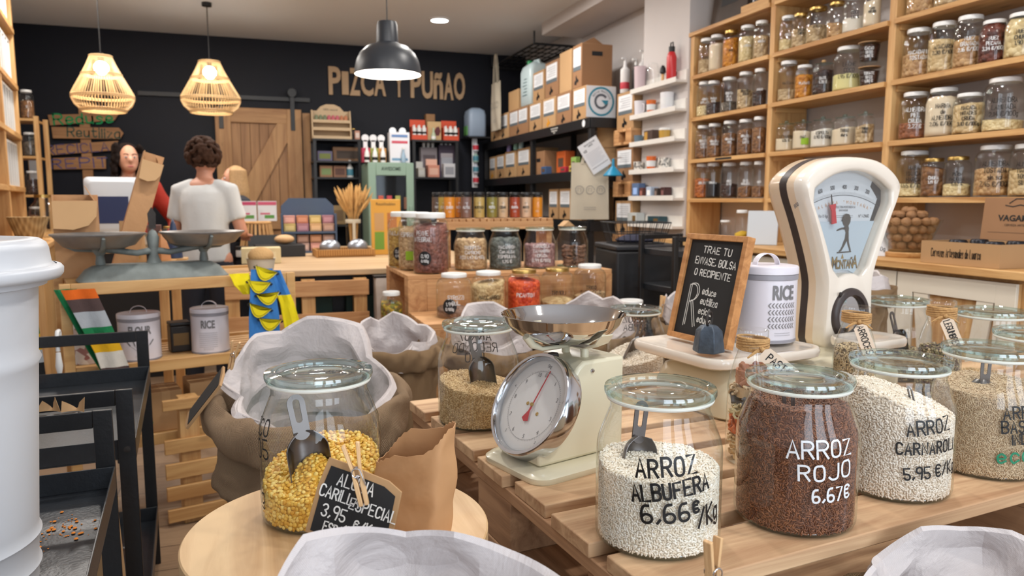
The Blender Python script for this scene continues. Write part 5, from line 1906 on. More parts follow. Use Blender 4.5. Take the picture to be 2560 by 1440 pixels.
# ---------------------------------------------------------------- slim pine rack with the old balance and tins
KZ = .95
k0, k1 = onz(147, 712, KZ), onz(560, 690, KZ)
KA = math.atan2(k1.y - k0.y, k1.x - k0.x)
KW, KD = .86, .50
KM = Matrix.Translation((k0.x, k0.y, 0)) @ Matrix.Rotation(KA, 4, 'Z')
kr = thing('pine_rack', 'slim slatted pine rack with the old balance on top', 'rack', (k0.x, k0.y, 0), KA)
for x in (0, KW - .04):
 for y in (0, KD - .03):
  part('post', G().box(x, x + .035, y, y + .03, 0, KZ + (.03 if y else .0)), LOG, kr, .002)
for z in (KZ - .045, .59, .30):
 part('front_rail', G().box(.0355, KW - .0405, .004, .022, z, z + .045), LOG, kr, .002)
 part('back_rail', G().box(.0355, KW - .0405, KD - .022, KD - .004, z, z + .045), LOG, kr, .002)
 for k in range(8):
  y = .03 + k * .056
  part('slat', G().box(.036, KW - .041, y, y + .036, z + .02, z + .034), LOG, kr, .001)
def onk(x, y, z):
 return KM @ Vector((x, y, z))
S2 = .59 + .0345
q = KM.inverted() @ onz(333, 872, S2)
tin('white tin printed FLOUR on the pine rack shelf', onk(q.x, .14, S2), 'FLOUR', 'wheat', facing(onk(q.x, .14, 0)) + pi / 2, .078, .185)
q = KM.inverted() @ onz(508, 862, S2)
tin('white tin printed RICE with ruled lines on the pine rack shelf', onk(q.x, .14, S2), 'RICE', 'lines', facing(onk(q.x, .14, 0)) + pi / 2 - .12, .075, .185)
q = KM.inverted() @ onz(432, 860, S2)
o = thing('black_tin', 'small square black tin between the two white tins', 'tin', onk(q.x, .22, S2), KA)
part('body', G().box(-.04, .04, -.04, .04, 0, .11), pm('black_tin', (30, 26, 24), .35), o, .005)
part('lid', G().box(-.041, .041, -.041, .041, .1105, .125), BLACK, o, .004)
part('label', G().box(-.03, .03, -.0425, -.0412, .03, .08), pm('gold_print', (112, 84, 40), .5), o)
q = KM.inverted() @ onz(207, 880, S2)
o = thing('patterned_tin', 'white round tin with coloured leaf pattern behind the striped strap', 'tin', onk(q.x, .17, S2), KA)
part('body', G().lathe([(0, 0), (.048, 0), (.05, .004), (.05, .165), (0, .165)], 32), grains('leaf_print', (236, 230, 226), (150, 60, 60), 38, .5, (232, 228, 224), 0), o)
part('lid', G().lathe([(0, .1655), (.051, .1655), (.051, .18), (0, .182)], 32), TINW, o)
# old balance with two tin pans
BZ_ = KZ + .0
q = KM.inverted() @ onz(388, 690, KZ)
ob = thing('balance_scale', 'worn blue grey beam balance with two tin pans on the pine rack', 'scale', onk(q.x, .16, KZ - .0105), KA + rad(2))
g = G()
loft(g, [[(x, y, z) for x, y in rrect(a, b, .05)] for a, b, z in ((.27, .088, 0), (.275, .09, .006), (.268, .085, .014), (.245, .072, .045), (.22, .06, .06), (.2, .05, .064))])
part('base', g, OLDBLUE, ob)
part('column', G().lathe([(.03, .063), (.022, .08), (.016, .10), (.02, .13), (.024, .165), (.012, .19), (0, .20)], 20), OLDBLUE, ob)
g = G()
for s_ in (-1, 1):
 g.tube([(0, 0, .115), (s_ * .06, 0, .105), (s_ * .12, 0, .115), (s_ * .19, 0, .130)], [.014, .012, .012, .016], 10)
part('beam', g, OLDBLUE, ob)
for s_ in (-1, 1):
 part('pan_post', G().lathe([(.012, .05), (.018, .07), (.014, .10), (.024, .115), (.026, .122), (.03, .126), (0, .127)], 16, MX((s_ * .19, 0, 0))), OLDBLUE, ob)
 g = G()
 for a in range(3):
  an = a * 2 * pi / 3 + .5
  g.tube([(s_ * .19, 0, .118), (s_ * .19 + .09 * cos(an), .09 * sin(an), .124), (s_ * .19 + .134 * cos(an), .134 * sin(an), .142), (s_ * .19 + .160 * cos(an), .160 * sin(an), .172)], [.006, .009, .008, .006], 8)
 part('pan_arm', g, OLDBLUE, ob)
 part('pan', G().lathe([(0, .128), (.085, .129), (.125, .14), (.155, .175), (.165, .182), (.165, .186), (.154, .180), (.122, .145), (.085, .133), (0, .132)], 48, MX((s_ * .19, 0, 0))), PANM, ob, sharp=60)
g = G()
g.prism([(-.012, .2), (.012, .2), (.015, .26), (0, .285), (-.015, .26)], -.004, .004, MX(rx=pi / 2))
part('pointer_guard', g, IRON, ob)
# kraft bottle carriers standing on the rack
def carrier(label, loc, w_, d_, h_, lean, rz, flap):
 t = thing('kraft_carton', label, 'carton', loc, rz, 'tall kraft cartons')
 t.rotation_euler = (0, lean, rz)
 g = G()
 t_ = .003
 g.box(-w_ / 2, w_ / 2, -d_ / 2, -d_ / 2 + t_, 0, h_ * .93).box(-w_ / 2, w_ / 2, d_ / 2 - t_, d_ / 2, 0, h_)
 g.box(-w_ / 2, -w_ / 2 + t_, -d_ / 2 + t_, d_ / 2 - t_, 0, h_).box(w_ / 2 - t_, w_ / 2, -d_ / 2 + t_, d_ / 2 - t_, 0, h_ * .86).box(-w_ / 2 + t_, w_ / 2 - t_, -d_ / 2 + t_, d_ / 2 - t_, 0, t_)
 part('walls', g, KRAFT, t)
 g = G()
 fl_ = [(-w_ / 2, 0), (w_ / 2, 0), (w_ * .46, flap * .55), (w_ * .28, flap * .86), (-w_ * .05, flap), (-w_ / 2 + .004, flap * .96)]
 g.prism(fl_, 0, .003, MX((0, -d_ / 2 + .001, h_ * .93), rx=rad(180 + 62)))
 part('lid_flap', g, KRAFTL, t)
 g = G()
 g.prism([(0, 0), (d_, 0), (d_ * .9, flap * .5), (d_ * .5, flap * .72), (d_ * .1, flap * .5)], 0, .003, MX((w_ / 2 - .002, -d_ / 2, h_ * .86), rx=pi / 2, rz=pi / 2) @ MX(rx=rad(-28)))
 part('side_flap', g, KRAFT, t)
 return t
q = KM.inverted() @ onz(205, 690, KZ)
carrier('short open kraft carton with a rounded flap beside the balance', onk(q.x, .41, KZ - .0105), .16, .10, .335, 0, KA - .1, .13)
carrier('tall leaning kraft carton with a pointed flap before the till', onk(q.x + .155, .43, KZ + .002), .085, .07, .52, rad(17), KA - .05, .10)
# crate on the floor below the rack, with small cartons
CP = onk(.20, -.01, 0)
pcx = thing('wooden_pallet', 'pale slatted pallet standing under the pine rack', 'pallet', onk(.30, -.10, 0), KA)
for z, hh in ((.02, .05), (.105, .055), (.19, .06), (.29, .055)):
 part('board', G().box(0, .62, -.02, -.002, z, z + hh), PINEX, pcx, .002)
for x in (.06, .50):
 part('post', G().box(x, x + .07, -.0015, .06, 0, .50), PINEZ, pcx, .002)
part('board', G().box(0, .62, -.02, -.002, .46, .50), PINEX, pcx, .002)
for k, (x, w_, h_, lab, m) in enumerate(((.34, .12, .16, 'kraft carton on the low rack shelf, left of two', CARDL), (.50, .14, .18, 'kraft carton on the low rack shelf, right of two', KRAFTL), (.66, .10, .12, 'small brown carton at the right of the low rack shelf', CARD))):
 o = thing('carton', lab, 'carton', onk(x, .14, .335), KA, 'cartons on the low rack shelf')
 part('box', G().box(-w_ / 2, w_ / 2, -.08, .08, 0, h_), m, o, .002)
 part('tape', G().box(-.015, .015, -.0806, .0806, h_ - .04, h_ + .0006), KRAFTL, o)
# ---------------------------------------------------------------- hanging cloths
def strip(name, label, cat, pts, wv, bands, mats, thick=.004, group=None, deco=None):
 """cloth strip down the polyline pts, width vectors wv; bands = (fraction, material index) from the top"""
 g = G()
 N_ = 40
 P, Wv = [Vector(p) for p in pts], [Vector(p) for p in wv]
 def cen_(b):
  f = b * (len(P) - 1)
  i = min(int(f), len(P) - 2)
  return P[i].lerp(P[i + 1], f - i), Wv[i].lerp(Wv[i + 1], f - i)
 for j in range(N_):
  b0, b1 = j / N_, (j + 1) / N_
  mi = [m for f, m in bands if b0 + 1e-6 >= f][-1]
  for i in range(6):
   vs_ = []
   for b, a in ((b0, i / 6), (b0, (i + 1) / 6), (b1, (i + 1) / 6), (b1, i / 6)):
    c_, w2 = cen_(b)
    n_ = w2.cross(Vector((0, 0, 1))).normalized()
    vs_.append(c_ + w2 * (a - .5) + n_ * .006 * sin(a * 9 + b * 5))
   g.add(vs_, [(0, 3, 2, 1)], None, mi)
 # weld neighbours
 key, mp_, nv = {}, [], []
 for v in g.v:
  k = tuple(round(x, 5) for x in v)
  if k not in key:
   key[k] = len(nv)
   nv.append(v)
  mp_.append(key[k])
 g.v = nv
 g.f = [tuple(mp_[i] for i in f) for f in g.f]
 if deco:
  deco(g, cen_)
 return g
FB = {n: fabric('cloth_' + n, c) for n, c in dict(orange=(226, 104, 24), brown=(82, 64, 62), grey=(170, 176, 182), green=(18, 120, 70), yellow=(226, 176, 22), white=(220, 216, 206), blue=(32, 46, 110), red=(150, 28, 36), black=(20, 20, 22), sky=(62, 132, 205), lemon=(250, 226, 24)).items()}
cl = ['orange', 'brown', 'grey', 'green', 'yellow', 'white', 'blue', 'red', 'black']
ci = {n: i for i, n in enumerate(cl)}
q0, q1, q2 = onk(.055, -.055, .935), onk(.14, -.06, .70), onk(.22, -.055, .40)
xk = Vector((cos(KA), sin(KA), 0))
st_ = thing('striped_strap', 'striped multicolour cloth strap hanging at the left of the pine rack', 'cloth strap', q0)
o_ = Vector(q0)
g = strip('', '', '', [q0 - o_, q1 - o_, q2 - o_], [xk * .105, xk * .09, xk * .10],
  [(0, 0), (.06, 1), (.16, 2), (.28, 3), (.39, 4), (.5, 5), (.60, 1), (.70, 6), (.82, 7)], None)
part('front', g, [FB[n] for n in cl], st_, solid=.004)
g = strip('', '', '', [q0 - o_ + Vector((0, .03, 0)) - xk * .045, q1 - o_ + Vector((0, .03, 0)) - xk * .04, q2 - o_ + Vector((0, .03, 0)) + xk * .02], [xk * .07, xk * .06, xk * .06], [(0, 3)], None)
part('lining', g, [FB[n] for n in cl], st_, solid=.004)
q0, q2 = onk(-.10, .02, .87), onk(-.105, .02, .40)
st_ = thing('striped_strap', 'darker striped cloth strap left of the rack post, behind the bucket', 'cloth strap', q0)
g = strip('', '', '', [(0, 0, 0), q2 - q0], [xk * .05, xk * .12], [(0, 3), (.2, 4), (.32, 2), (.42, 8), (.6, 6), (.72, 7)], None)
part('front', g, [FB[n] for n in cl], st_, solid=.004)
def banana(g, c, u, v, s_, mi, mk):
 """a banana outline laid on the cloth: centre c, axes u, v"""
 top = [(x, .34 * (x * x) - .08) for x in [-1 + 2 * k / 8 for k in range(9)]]
 bot = [(x, .95 * (x * x) - .74) for x in [1 - 2 * k / 8 for k in range(9)]]
 poly = [(a, b) for a, b in top] + [(a * .9, b) for a, b in bot]
 n_ = u.cross(v)
 g.add([c + u * (a * s_) + v * (b * s_) + n_ * .0090 for a, b in poly], [tuple(range(len(poly)))], None, mi)
 ribbon(g, [(a * .86 * s_, (b + .14) * s_) for a, b in bot], .0014, lambda a, b: c + u * a + v * b + n_ * .0098, mk)
 for e in (-1, 1):
  ribbon(g, [(e * .93 * s_, .05 * s_), (e * 1.02 * s_, .14 * s_)], .006, lambda a, b: c + u * a + v * b + n_ * .0098, mk)
q0 = onk(KW - .155, -.045, .975)
ba = thing('banana_cloth', 'blue cloth bag printed with yellow bananas hanging on the pine rack', 'cloth bag', q0)
rb = random.Random(2)
def deco(g, cen_):
 yk = Vector((0, 0, 1))
 for k in range(7):
  b = .03 + k * .125
  c_, w2 = cen_(b)
  u_ = (xk * cos(.3 * (-1) ** k) + yk * sin(-.35 + .2 * (k % 3))).normalized()
  v_ = (yk - u_ * yk.dot(u_)).normalized()
  banana(g, c_ + w2 * (.16 * (-1) ** k), u_, v_, .050, 1, 2)
mm_ = [FB['sky'], FB['lemon'], INK]
part('front', strip('', '', '', [(0, 0, 0), xk * .004 + Vector((0, 0, -.20)), xk * .0 + Vector((0, 0, -.52))], [xk * .085, xk * .125, xk * .13], [(0, 0)], None, deco=deco), mm_, ba, solid=.003)
def deco2(g, cen_):
 for b in (.3, .62, .86):
  c_, w2 = cen_(b)
  banana(g, c_, (xk * .2 + Vector((0, 0, -1))).normalized(), xk, .075, 1, 2)
part('left_tail', strip('', '', '', [-xk * .03 + Vector((0, .012, -.28)), -xk * .10 + Vector((0, .0, -.42)), -xk * .12 + Vector((0, 0, -.62)), -xk * .10 + Vector((0, 0, -.74))], [xk * .05, xk * .11, xk * .12, xk * .08], [(0, 1), (.78, 0)], None, deco=deco2), mm_, ba, solid=.003)
part('right_tail', strip('', '', '', [xk * .05 + Vector((0, .02, -.01)), xk * .10 + Vector((0, .02, -.15)), xk * .15 + Vector((0, .02, -.40))], [xk * .05, xk * .06, xk * .085], [(0, 0), (.36, 1)], None), mm_, ba, solid=.003)
part('handle_knot', strip('', '', '', [-xk * .09 + Vector((0, .01, -.015)), -xk * .075 + Vector((0, .0, -.06)), -xk * .05 + Vector((0, .01, -.10))], [xk * .075, xk * .07, xk * .05], [(0, 1)], None), mm_, ba, solid=.003)
# small things at the right end of the rack top
q = onk(KW - .09, .20, KZ - .0105)
sp_ = thing('fabric_pot', 'white pot holding a round tan brush at the right end of the rack', 'pot', q)
part('pot', G().lathe([(0, 0), (.05, 0), (.060, .058), (.064, .060), (.056, .058), (.046, .006), (0, .006)], 28), CANVAS, sp_)
g = G().ball((0, 0, .072), (.054, .05, .038), 20, 12)
single('round_sponge', g, pm('sponge', (206, 164, 110), .9, bump=(160, .8)), 'round tan bath sponge resting in the white pot on the rack', 'sponge', q)
o = part('wooden_brush', G().box(-.07, .07, -.015, .015, 0, .012), LOG, None, .004)
o.location = onk(.69, .10, KZ - .0105)
o.rotation_euler = (0, 0, KA + .3)
tag(o, 'flat wooden brush lying right of the balance base', 'utensil')
# ---------------------------------------------------------------- tall pine jar shelf along the right wall
SX = 2.80
UPY = [4.42, 3.60, 2.75, 1.90]
LEV = [2.36, 2.075, 1.80, 1.525, 1.265]        # tops of the shelf boards
WTOP = 1.01
sh = thing('jar_shelf', 'tall pine wall shelf full of glass jars along the right wall', 'shelf', (SX, 0, 0))
for y in UPY:
 part('upright', G().box(.0, .245, y, y + .04, WTOP + .001, 2.75 if y != UPY[0] else LEV[0] - .026), PINEZ, sh, .002)
for k in range(3):
 y0, y1 = UPY[k + 1] + .0402, UPY[k] - .0002
 for i, z in enumerate(LEV):
  part('shelf_board', G().box(-.012, .245, y0, y1, z - .024, z), PINE, sh, .0015)
  if i and i < 4:
   part('batten', G().box(.02, .22, y1 - .012, y1, z - .050, z - .0242), PINEX, sh, .001)
part('shelf_board', G().box(-.012, .245, UPY[0] - .0, UPY[0] + .05, LEV[0] - .0258, LEV[0]), PINE, sh, .0015)
part('name_strip', G().box(-.0135, -.0122, 3.95, 4.12, LEV[3] - .018, LEV[3] - .005), BLACKP, sh)
NUT = grains('tan_nuts', (206, 168, 118), (158, 116, 72), 62, .55)
CASH = grains('cashews', (226, 202, 156), (186, 156, 106), 55, .5)
ALM = grains('almonds', (162, 96, 54), (112, 62, 34), 60, .6)
PECAN = grains('pecans', (112, 52, 36), (64, 26, 20), 55, .5)
HAZEL = grains('hazelnuts', (230, 212, 164), (196, 170, 116), 48, .5)
FLAKE = grains('flakes', (232, 214, 166), (204, 180, 126), 80, .6)
POWD = pm('cream_powder', (222, 206, 178), .85, var=(12, .06))
POWY = pm('yellow_powder', (222, 214, 150), .85, var=(12, .06))
POWW = pm('white_powder', (226, 220, 206), .85, var=(12, .05))
DARKS = grains('dark_seeds', (70, 44, 36), (36, 24, 22), 60, .5)
ORNG = grains('orange_chips', (222, 150, 40), (176, 104, 20), 60, .55)
CHIP = grains('light_chips', (210, 186, 146), (160, 132, 92), 60, .6)
BRWN = grains('brown_chips', (150, 104, 62), (96, 62, 36), 64, .6)
AMB = grains('amber_fruit', (196, 110, 40), (140, 70, 24), 55, .5)
GREYS = grains('grey_seeds', (120, 110, 98), (70, 62, 54), 80, .6)
ROWN = ['topmost', 'upper', 'middle', 'lower']
ROWS = {}
def shelf_jar(u, v0, v1, wpx, lev, kind, fill, level, lines, ink, label, group, wd=.0023, ratio=.55, zoff=0, h=None):
 """u middle column, v0 lid top, v1 foot row and wpx width in the photograph"""
 R = .06
 for _ in range(3):
  x = SX + R + .004
  p = onx(u, v1, x)
  d = (Vector((x, p.y, 0))).dot(Vector((sin(YAW), cos(YAW), 0)))
  R = min(.088, wpx * d / FPX / 2)
 p.y = min(p.y, UPY[0] - R - .002)
 for q in UPY:
  if q - R < p.y < q + .02:
   p.y = q - R - .002
  elif q + .02 <= p.y < q + .042 + R:
   p.y = q + .042 + R
 H = (v1 - v0) * d / FPX
 p.z = LEV[lev] + .001 + zoff
 if kind != 'tub':
  pv = ROWS.get((group, lev))
  if pv and pv[0] - p.y < pv[1] + R + .002:
   R *= .94
   p.y = min(p.y, pv[0] - pv[1] - R - .0015)
  ROWS[(group, lev)] = (p.y, R)
 lim = .262
 H = min(H, lim - .03) if kind != 'tub' else H
 return jar(label, (p.x, p.y, p.z), R, H, kind, R * .76, fill, level, lines, ink, None, group, wd=wd, ratio=ratio, h=h or R * .25, text_z=.44, heap=.014)
B3 = 'jars in the right bay of the pine shelf'
B2 = 'jars in the middle bay of the pine shelf'
B1 = 'jars in the left bay of the pine shelf'
R3 = 'in the right shelf bay'
rows3 = [
 (2265, -45, 68, 76, 1, 'white', ('mixed_nuts', NUT), .55, ('NUEZ', 'MEZCLA'), INK, 'jar of mixed nuts cut by the top edge, leftmost ' + R3),
 (2345, -60, 52, 80, 1, 'white', ('cashews', CHIP), .6, ('ANACARDO',), INK, 'jar of pale chips cut by the top edge, second ' + R3),
 (2425, -75, 35, 82, 1, 'white', ('pumpkin_seeds', GREYS), .6, ('PIPAS',), INKW, 'jar of greyish seeds cut by the top edge, third ' + R3),
 (2262, 88, 203, 70, 2, 'white', ('toasted_macadamia', NUT), .45, ('MACADAMIA', 'TOSTADA'), INKW, 'half full jar with white writing macadamia tostada'),
 (2332, 72, 192, 74, 2, 'white', ('cashew_nuts', CASH), .64, ('ANACARDO', '2,30 €/100g'), INK, 'jar of pale cashews between two jars with white writing'),
 (2404, 54, 178, 74, 2, 'white', ('walnut_halves', NUT), .56, ('NUEZ', 'GRANADA', '2,16 €/100g'), INKW, 'jar with white writing left of the dark pecan jar'),
 (2474, 62, 165, 68, 2, 'white', ('pecan_nuts', PECAN), .86, ('NUEZ', 'PECANA', '3,34 €/100g'), INKW, 'dark full jar with white writing nuez pecana'),
 (2540, 47, 155, 76, 2, 'white', ('peeled_hazelnuts', HAZEL), .88, ('NUEZ', 'CHUFA', '1,90 €'), INK, 'jar full of round pale nuts at the picture edge'),
 (2260, 235, 348, 72, 3, 'white', ('raw_almonds', ALM), .32, ('ALMENDRA', 'PIEL', 'CRUDA', '2,22 €'), INKW, 'jar of brown almonds with white writing almendra piel cruda'),
 (2338, 226, 344, 82, 3, 'white', ('almond_flour', POWD), .78, ('HARINA', 'de', 'ALMENDRA', '2,06 €/100g'), INK, 'jar full of cream almond flour'),
 (2418, 235, 335, 70, 3, 'white', ('macadamia_halves', CASH), .74, ('MACADA', 'MITADES', 'CRUDA', '3,10 €/100g'), INK, 'jar of pale nut halves right of the almond flour'),
 (2505, 198, 328, 96, 3, 'white', ('sliced_almonds', FLAKE), .22, ('ALMENDRA', 'LAMINADA', '2,14 €/100g'), INK, 'biggest jar with few almond flakes marked laminada'),
 (2262, 381, 493, 78, 4, 'white', ('almond_pieces', FLAKE), .26, ('HABA', 'MANCA', '(HARCA)', '1,55 €/100g'), INK, 'jar with a shallow layer of pale pieces left of two gold lids'),
 (2328, 397, 492, 60, 4, 'gold', ('tiger_nuts', BRWN), .74, ('CHUFA', '1,19 €/'), INKW, 'brown filled jar with a gold lid and white writing'),
 (2390, 393, 492, 62, 4, 'gold', ('pine_nuts', FLAKE), .3, ('PIÑON', 'NACIONAL', '6,67 €'), INK, 'jar of pine nuts with a gold lid'),
 (2483, 364, 490, 90, 4, 'white', ('toasted_almonds', NUT), .52, ('ALMENDRA', 'TOSTADA', 'sin sal', '2,45 €/100g'), INK, 'big jar of toasted almonds marked sin sal'),
 (2566, 360, 489, 88, 4, 'white', ('marcona_almonds', CASH), .5, ('ALMENDRA', 'MARCONA', 'TOSTADA', 'SIN SAL'), INK, 'big jar of marcona almonds cut by the right edge'),
]
for r in rows3:
 shelf_jar(*r, B3)
M2 = 'middle shelf bay'
rows2 = [
 (1952, 52, 135, 40, 1, 'white', ('light_flakes', FLAKE), .3, ('COCO',), INKW, 'slim jar with white lid, leftmost on the top row of the ' + M2),
 (1991, 40, 122, 46, 1, 'gold', ('pale_chips', CHIP), .55, ('COCO', 'CHIPS'), INK, 'jar of pale chips, second on the top row of the ' + M2),
 (2042, 25, 112, 54, 1, 'gold', ('tan_flakes', CHIP), .45, ('AVENA',), INK, 'jar of tan flakes, third on the top row of the ' + M2),
 (2090, 12, 97, 46, 1, 'gold', ('nut_mix', NUT), .4, ('MIX',), INKW, 'jar of nut mix, fourth on the top row of the ' + M2),
 (2135, -3, 88, 56, 1, 'white', ('white_flour', POWW), .4, ('COCO', '1,10 €'), INK, 'jar of white powder, fifth on the top row of the ' + M2),
 (2178, -12, 76, 40, 1, 'white', ('tan_flour', POWD), .7, ('LINO', 'MOLIDO'), INK, 'jar of tan powder by the right post of the ' + M2),
 (1966, 155, 252, 48, 2, 'white', ('dried_chips', CHIP), .3, ('MANZANA',), INK, 'jar of dried chips left of the orange jar'),
 (2009, 165, 245, 44, 2, 'white', ('orange_chips', ORNG), .66, ('PLATANO',), INKW, 'jar of orange chips with white lid'),
 (2056, 158, 236, 50, 2, 'woodknob', ('dark_dates', DARKS), .72, ('DATIL', '1,20 €'), INKW, 'dark filled jar with a wooden knob on its lid'),
 (2120, 122, 228, 74, 2, 'white', ('yellow_powder', POWY), .34, ('LECHE', 'COCO', '1,95 €/100g'), INK, 'wide jar of pale yellow powder'),
 (1956, 308, 377, 48, 3, 'knob', ('cream_flour', POWD), .42, ('LEVADURA', '1,05 €'), INK, 'knob lid glass jar, leftmost on the third row of the ' + M2),
 (2006, 303, 372, 48, 3, 'knob', ('beige_flour', POWD), .62, ('MAIZ',), INK, 'knob lid glass jar with a small green label'),
 (2054, 298, 369, 54, 3, 'knob', ('white_meal', POWW), .62, ('ESPELTA', '0,90 €/100g'), INK, 'knob lid glass jar of white flour, third of five'),
 (2109, 290, 362, 58, 3, 'knob', ('fine_meal', POWD), .6, ('TRIGO', 'duro'), INK, 'widest knob lid glass jar of tan flour, fourth of five'),
 (2160, 283, 357, 44, 3, 'knob', ('brown_meal', CHIP), .6, ('TRIGO', '0,85'), INK, 'knob lid glass jar beside the right post'),
 (2166, 408, 486, 38, 4, 'white', ('dry_leaves', CHIP), .4, ('TE',), INK, 'white lid jar peeking out right of the fan shaped scale'),
]
for r in rows2:
 o = shelf_jar(*r, B2)
 if 'small green label' in r[10]:
  g = G()
  Rj = .5 * 48 * 4.2 / FPX
  cm = cylmap(Rj, facing(o.location) - o.rotation_euler.z + .2, .045, .001)
  g.add([cm(-.02, -.018), cm(0, -.018), cm(.02, -.018), cm(.02, .018), cm(0, .018), cm(-.02, .018)], [(0, 1, 4, 5), (1, 2, 3, 4)])
  part('price_label', g, pm('green_label', (150, 190, 40), .6), o)
for v0, v1, zo, lab, tx in ((169, 216, 0, 'lower of two stacked clear tubs by the right post', 'TOMATE'), (120, 167, .118, 'upper of two stacked clear tubs by the right post', 'CACAO')):
 shelf_jar(2171, v0, v1, 50, 2, 'tub', ('dark_slices', DARKS), .8, (tx, 'SECO', '1,80 €'), INKW, lab, B2, zoff=zo)
L1 = 'left shelf bay'
ordn = ['leftmost', 'second', 'third', 'fourth', 'rightmost']
def row1(lev, rowname, spec):
 for k, (u, v0, v1, w_, nm, m, lv, lines, ink) in enumerate(spec):
  shelf_jar(u, v0, v1, w_, lev, 'white' if (lev, k) != (1, 2) else 'gold', (nm, m), lv, lines, ink, '%s jar on the %s row of the %s, %s' % (ordn[k], rowname, L1, nm.replace('_', ' ')), B1, wd=.0026)
row1(1, 'top', ((1745, 98, 187, 44, 'puffed_grain', CHIP, .42, ('ESPELTA',), INK), (1787, 87, 177, 41, 'oat_bran', POWD, .72, (), INK), (1826, 77, 166, 40, 'corn_flakes', ORNG, .76, ('MAIZ',), INK), (1867, 64, 153, 42, 'oat_flakes', FLAKE, .66, ('AVENA',), INKW), (1902, 52, 142, 38, 'muesli', CHIP, .6, ('MUESLI',), INKW)))
row1(2, 'second', ((1742, 207, 292, 40, 'puffed_rice', FLAKE, .28, ('ARROZ', 'INFLADO'), INKW), (1783, 200, 283, 38, 'dark_raisins', DARKS, .36, ('PASAS', '0,95'), INKW), (1822, 190, 275, 42, 'pale_quinoa', GREYS, .3, ('QUINOA', 'REAL', '1,10 €'), INKW), (1863, 180, 270, 42, 'tan_granola', CHIP, .5, ('GRANOLA', 'COCO'), INK), (1898, 171, 262, 34, 'cacao_nibs', DARKS, .4, ('CACAO',), INKW)))
row1(3, 'third', ((1747, 315, 396, 40, 'brown_granola', BRWN, .5, ('GRANOLA', 'CHOCO', '1,25 €'), INKW), (1785, 308, 392, 38, 'fruit_granola', BRWN, .6, ('GRANOLA', 'FRUTAS'), INKW), (1823, 303, 390, 40, 'honey_granola', BRWN, .62, ('GRANOLA', 'MIEL'), INKW), (1863, 297, 384, 42, 'nut_granola', BRWN, .7, ('GRANOLA', 'NUEZ', '1,30 €'), INKW), (1896, 290, 380, 34, 'seed_granola', BRWN, .7, ('MIX',), INKW)))
row1(4, 'bottom', ((1743, 418, 503, 40, 'dried_apricots', AMB, .55, ('OREJON',), INKW), (1781, 415, 502, 36, 'black_prunes', pm('prune', (24, 18, 20), .5), .45, ('CIRUELA',), INKW), (1821, 413, 500, 42, 'dark_figs', DARKS, .4, ('HIGO', '0,99'), INKW), (1863, 410, 499, 40, 'dried_dates', BRWN, .3, ('DATIL', 'MEDJOUL'), INKW), (1896, 407, 497, 34, 'brown_figs', BRWN, .3, ('HIGO',), INKW)))
# on top of the shelf
p = onx(1725, 82, SX + .06)
po = thing('framed_poster', 'dark coffee poster leaning on top of the pine shelf', 'poster', (SX + .10, 4.20, LEV[0] + .013))
part('board', G().box(-.01, .01, -.20, .18, 0, .42, MX(ry=rad(8))), pm('poster_print', (62, 48, 38), .6, var=(9, .6)), po)
part('panel', G().box(-.0115, -.0105, -.10, .08, .12, .30, MX(ry=rad(8))), pm('poster_dark', (26, 24, 26), .6), po)
g = G()
write(g, 'HOMBRE', .035, .006, lambda a, b: MX(ry=rad(8)) @ Vector((-.0125, -a, .24 + b)))
part('lettering', g, pm('poster_letters', (200, 194, 186), .7), po)
part('white_edge', G().box(-.02, .012, -.22, .19, -.0, .0, MX()) if 0 else G().box(-.06, .06, -.17, .17, -.0005, .0005), PAPER, po)
o = thing('wooden_tray', 'small wooden tray of jars on top of the pine shelf', 'tray', (SX + .09, 3.82, LEV[0] + .001))
part('box', G().box(-.07, .07, -.13, .13, 0, .05), PINE, o, .002)
for k in range(3):
 single('small_jar', G().lathe([(0, 0), (.026, 0), (.027, .05), (.02, .055), (.022, .056), (.022, .068), (0, .068)], 20), [pm('smoked_glass', (60, 58, 66), .2)], 'small dark jar in the tray on top of the shelf', 'jar', (SX + .09, 3.74 + .075 * k, LEV[0] + .0515), 0, 'small jars in the tray on top')
o = thing('dark_box', 'dark flat box beside the tray on top of the shelf', 'box', (SX + .10, 3.47, LEV[0] + .001))
part('box', G().box(-.08, .08, -.10, .10, 0, .10), BLACKP, o, .003)
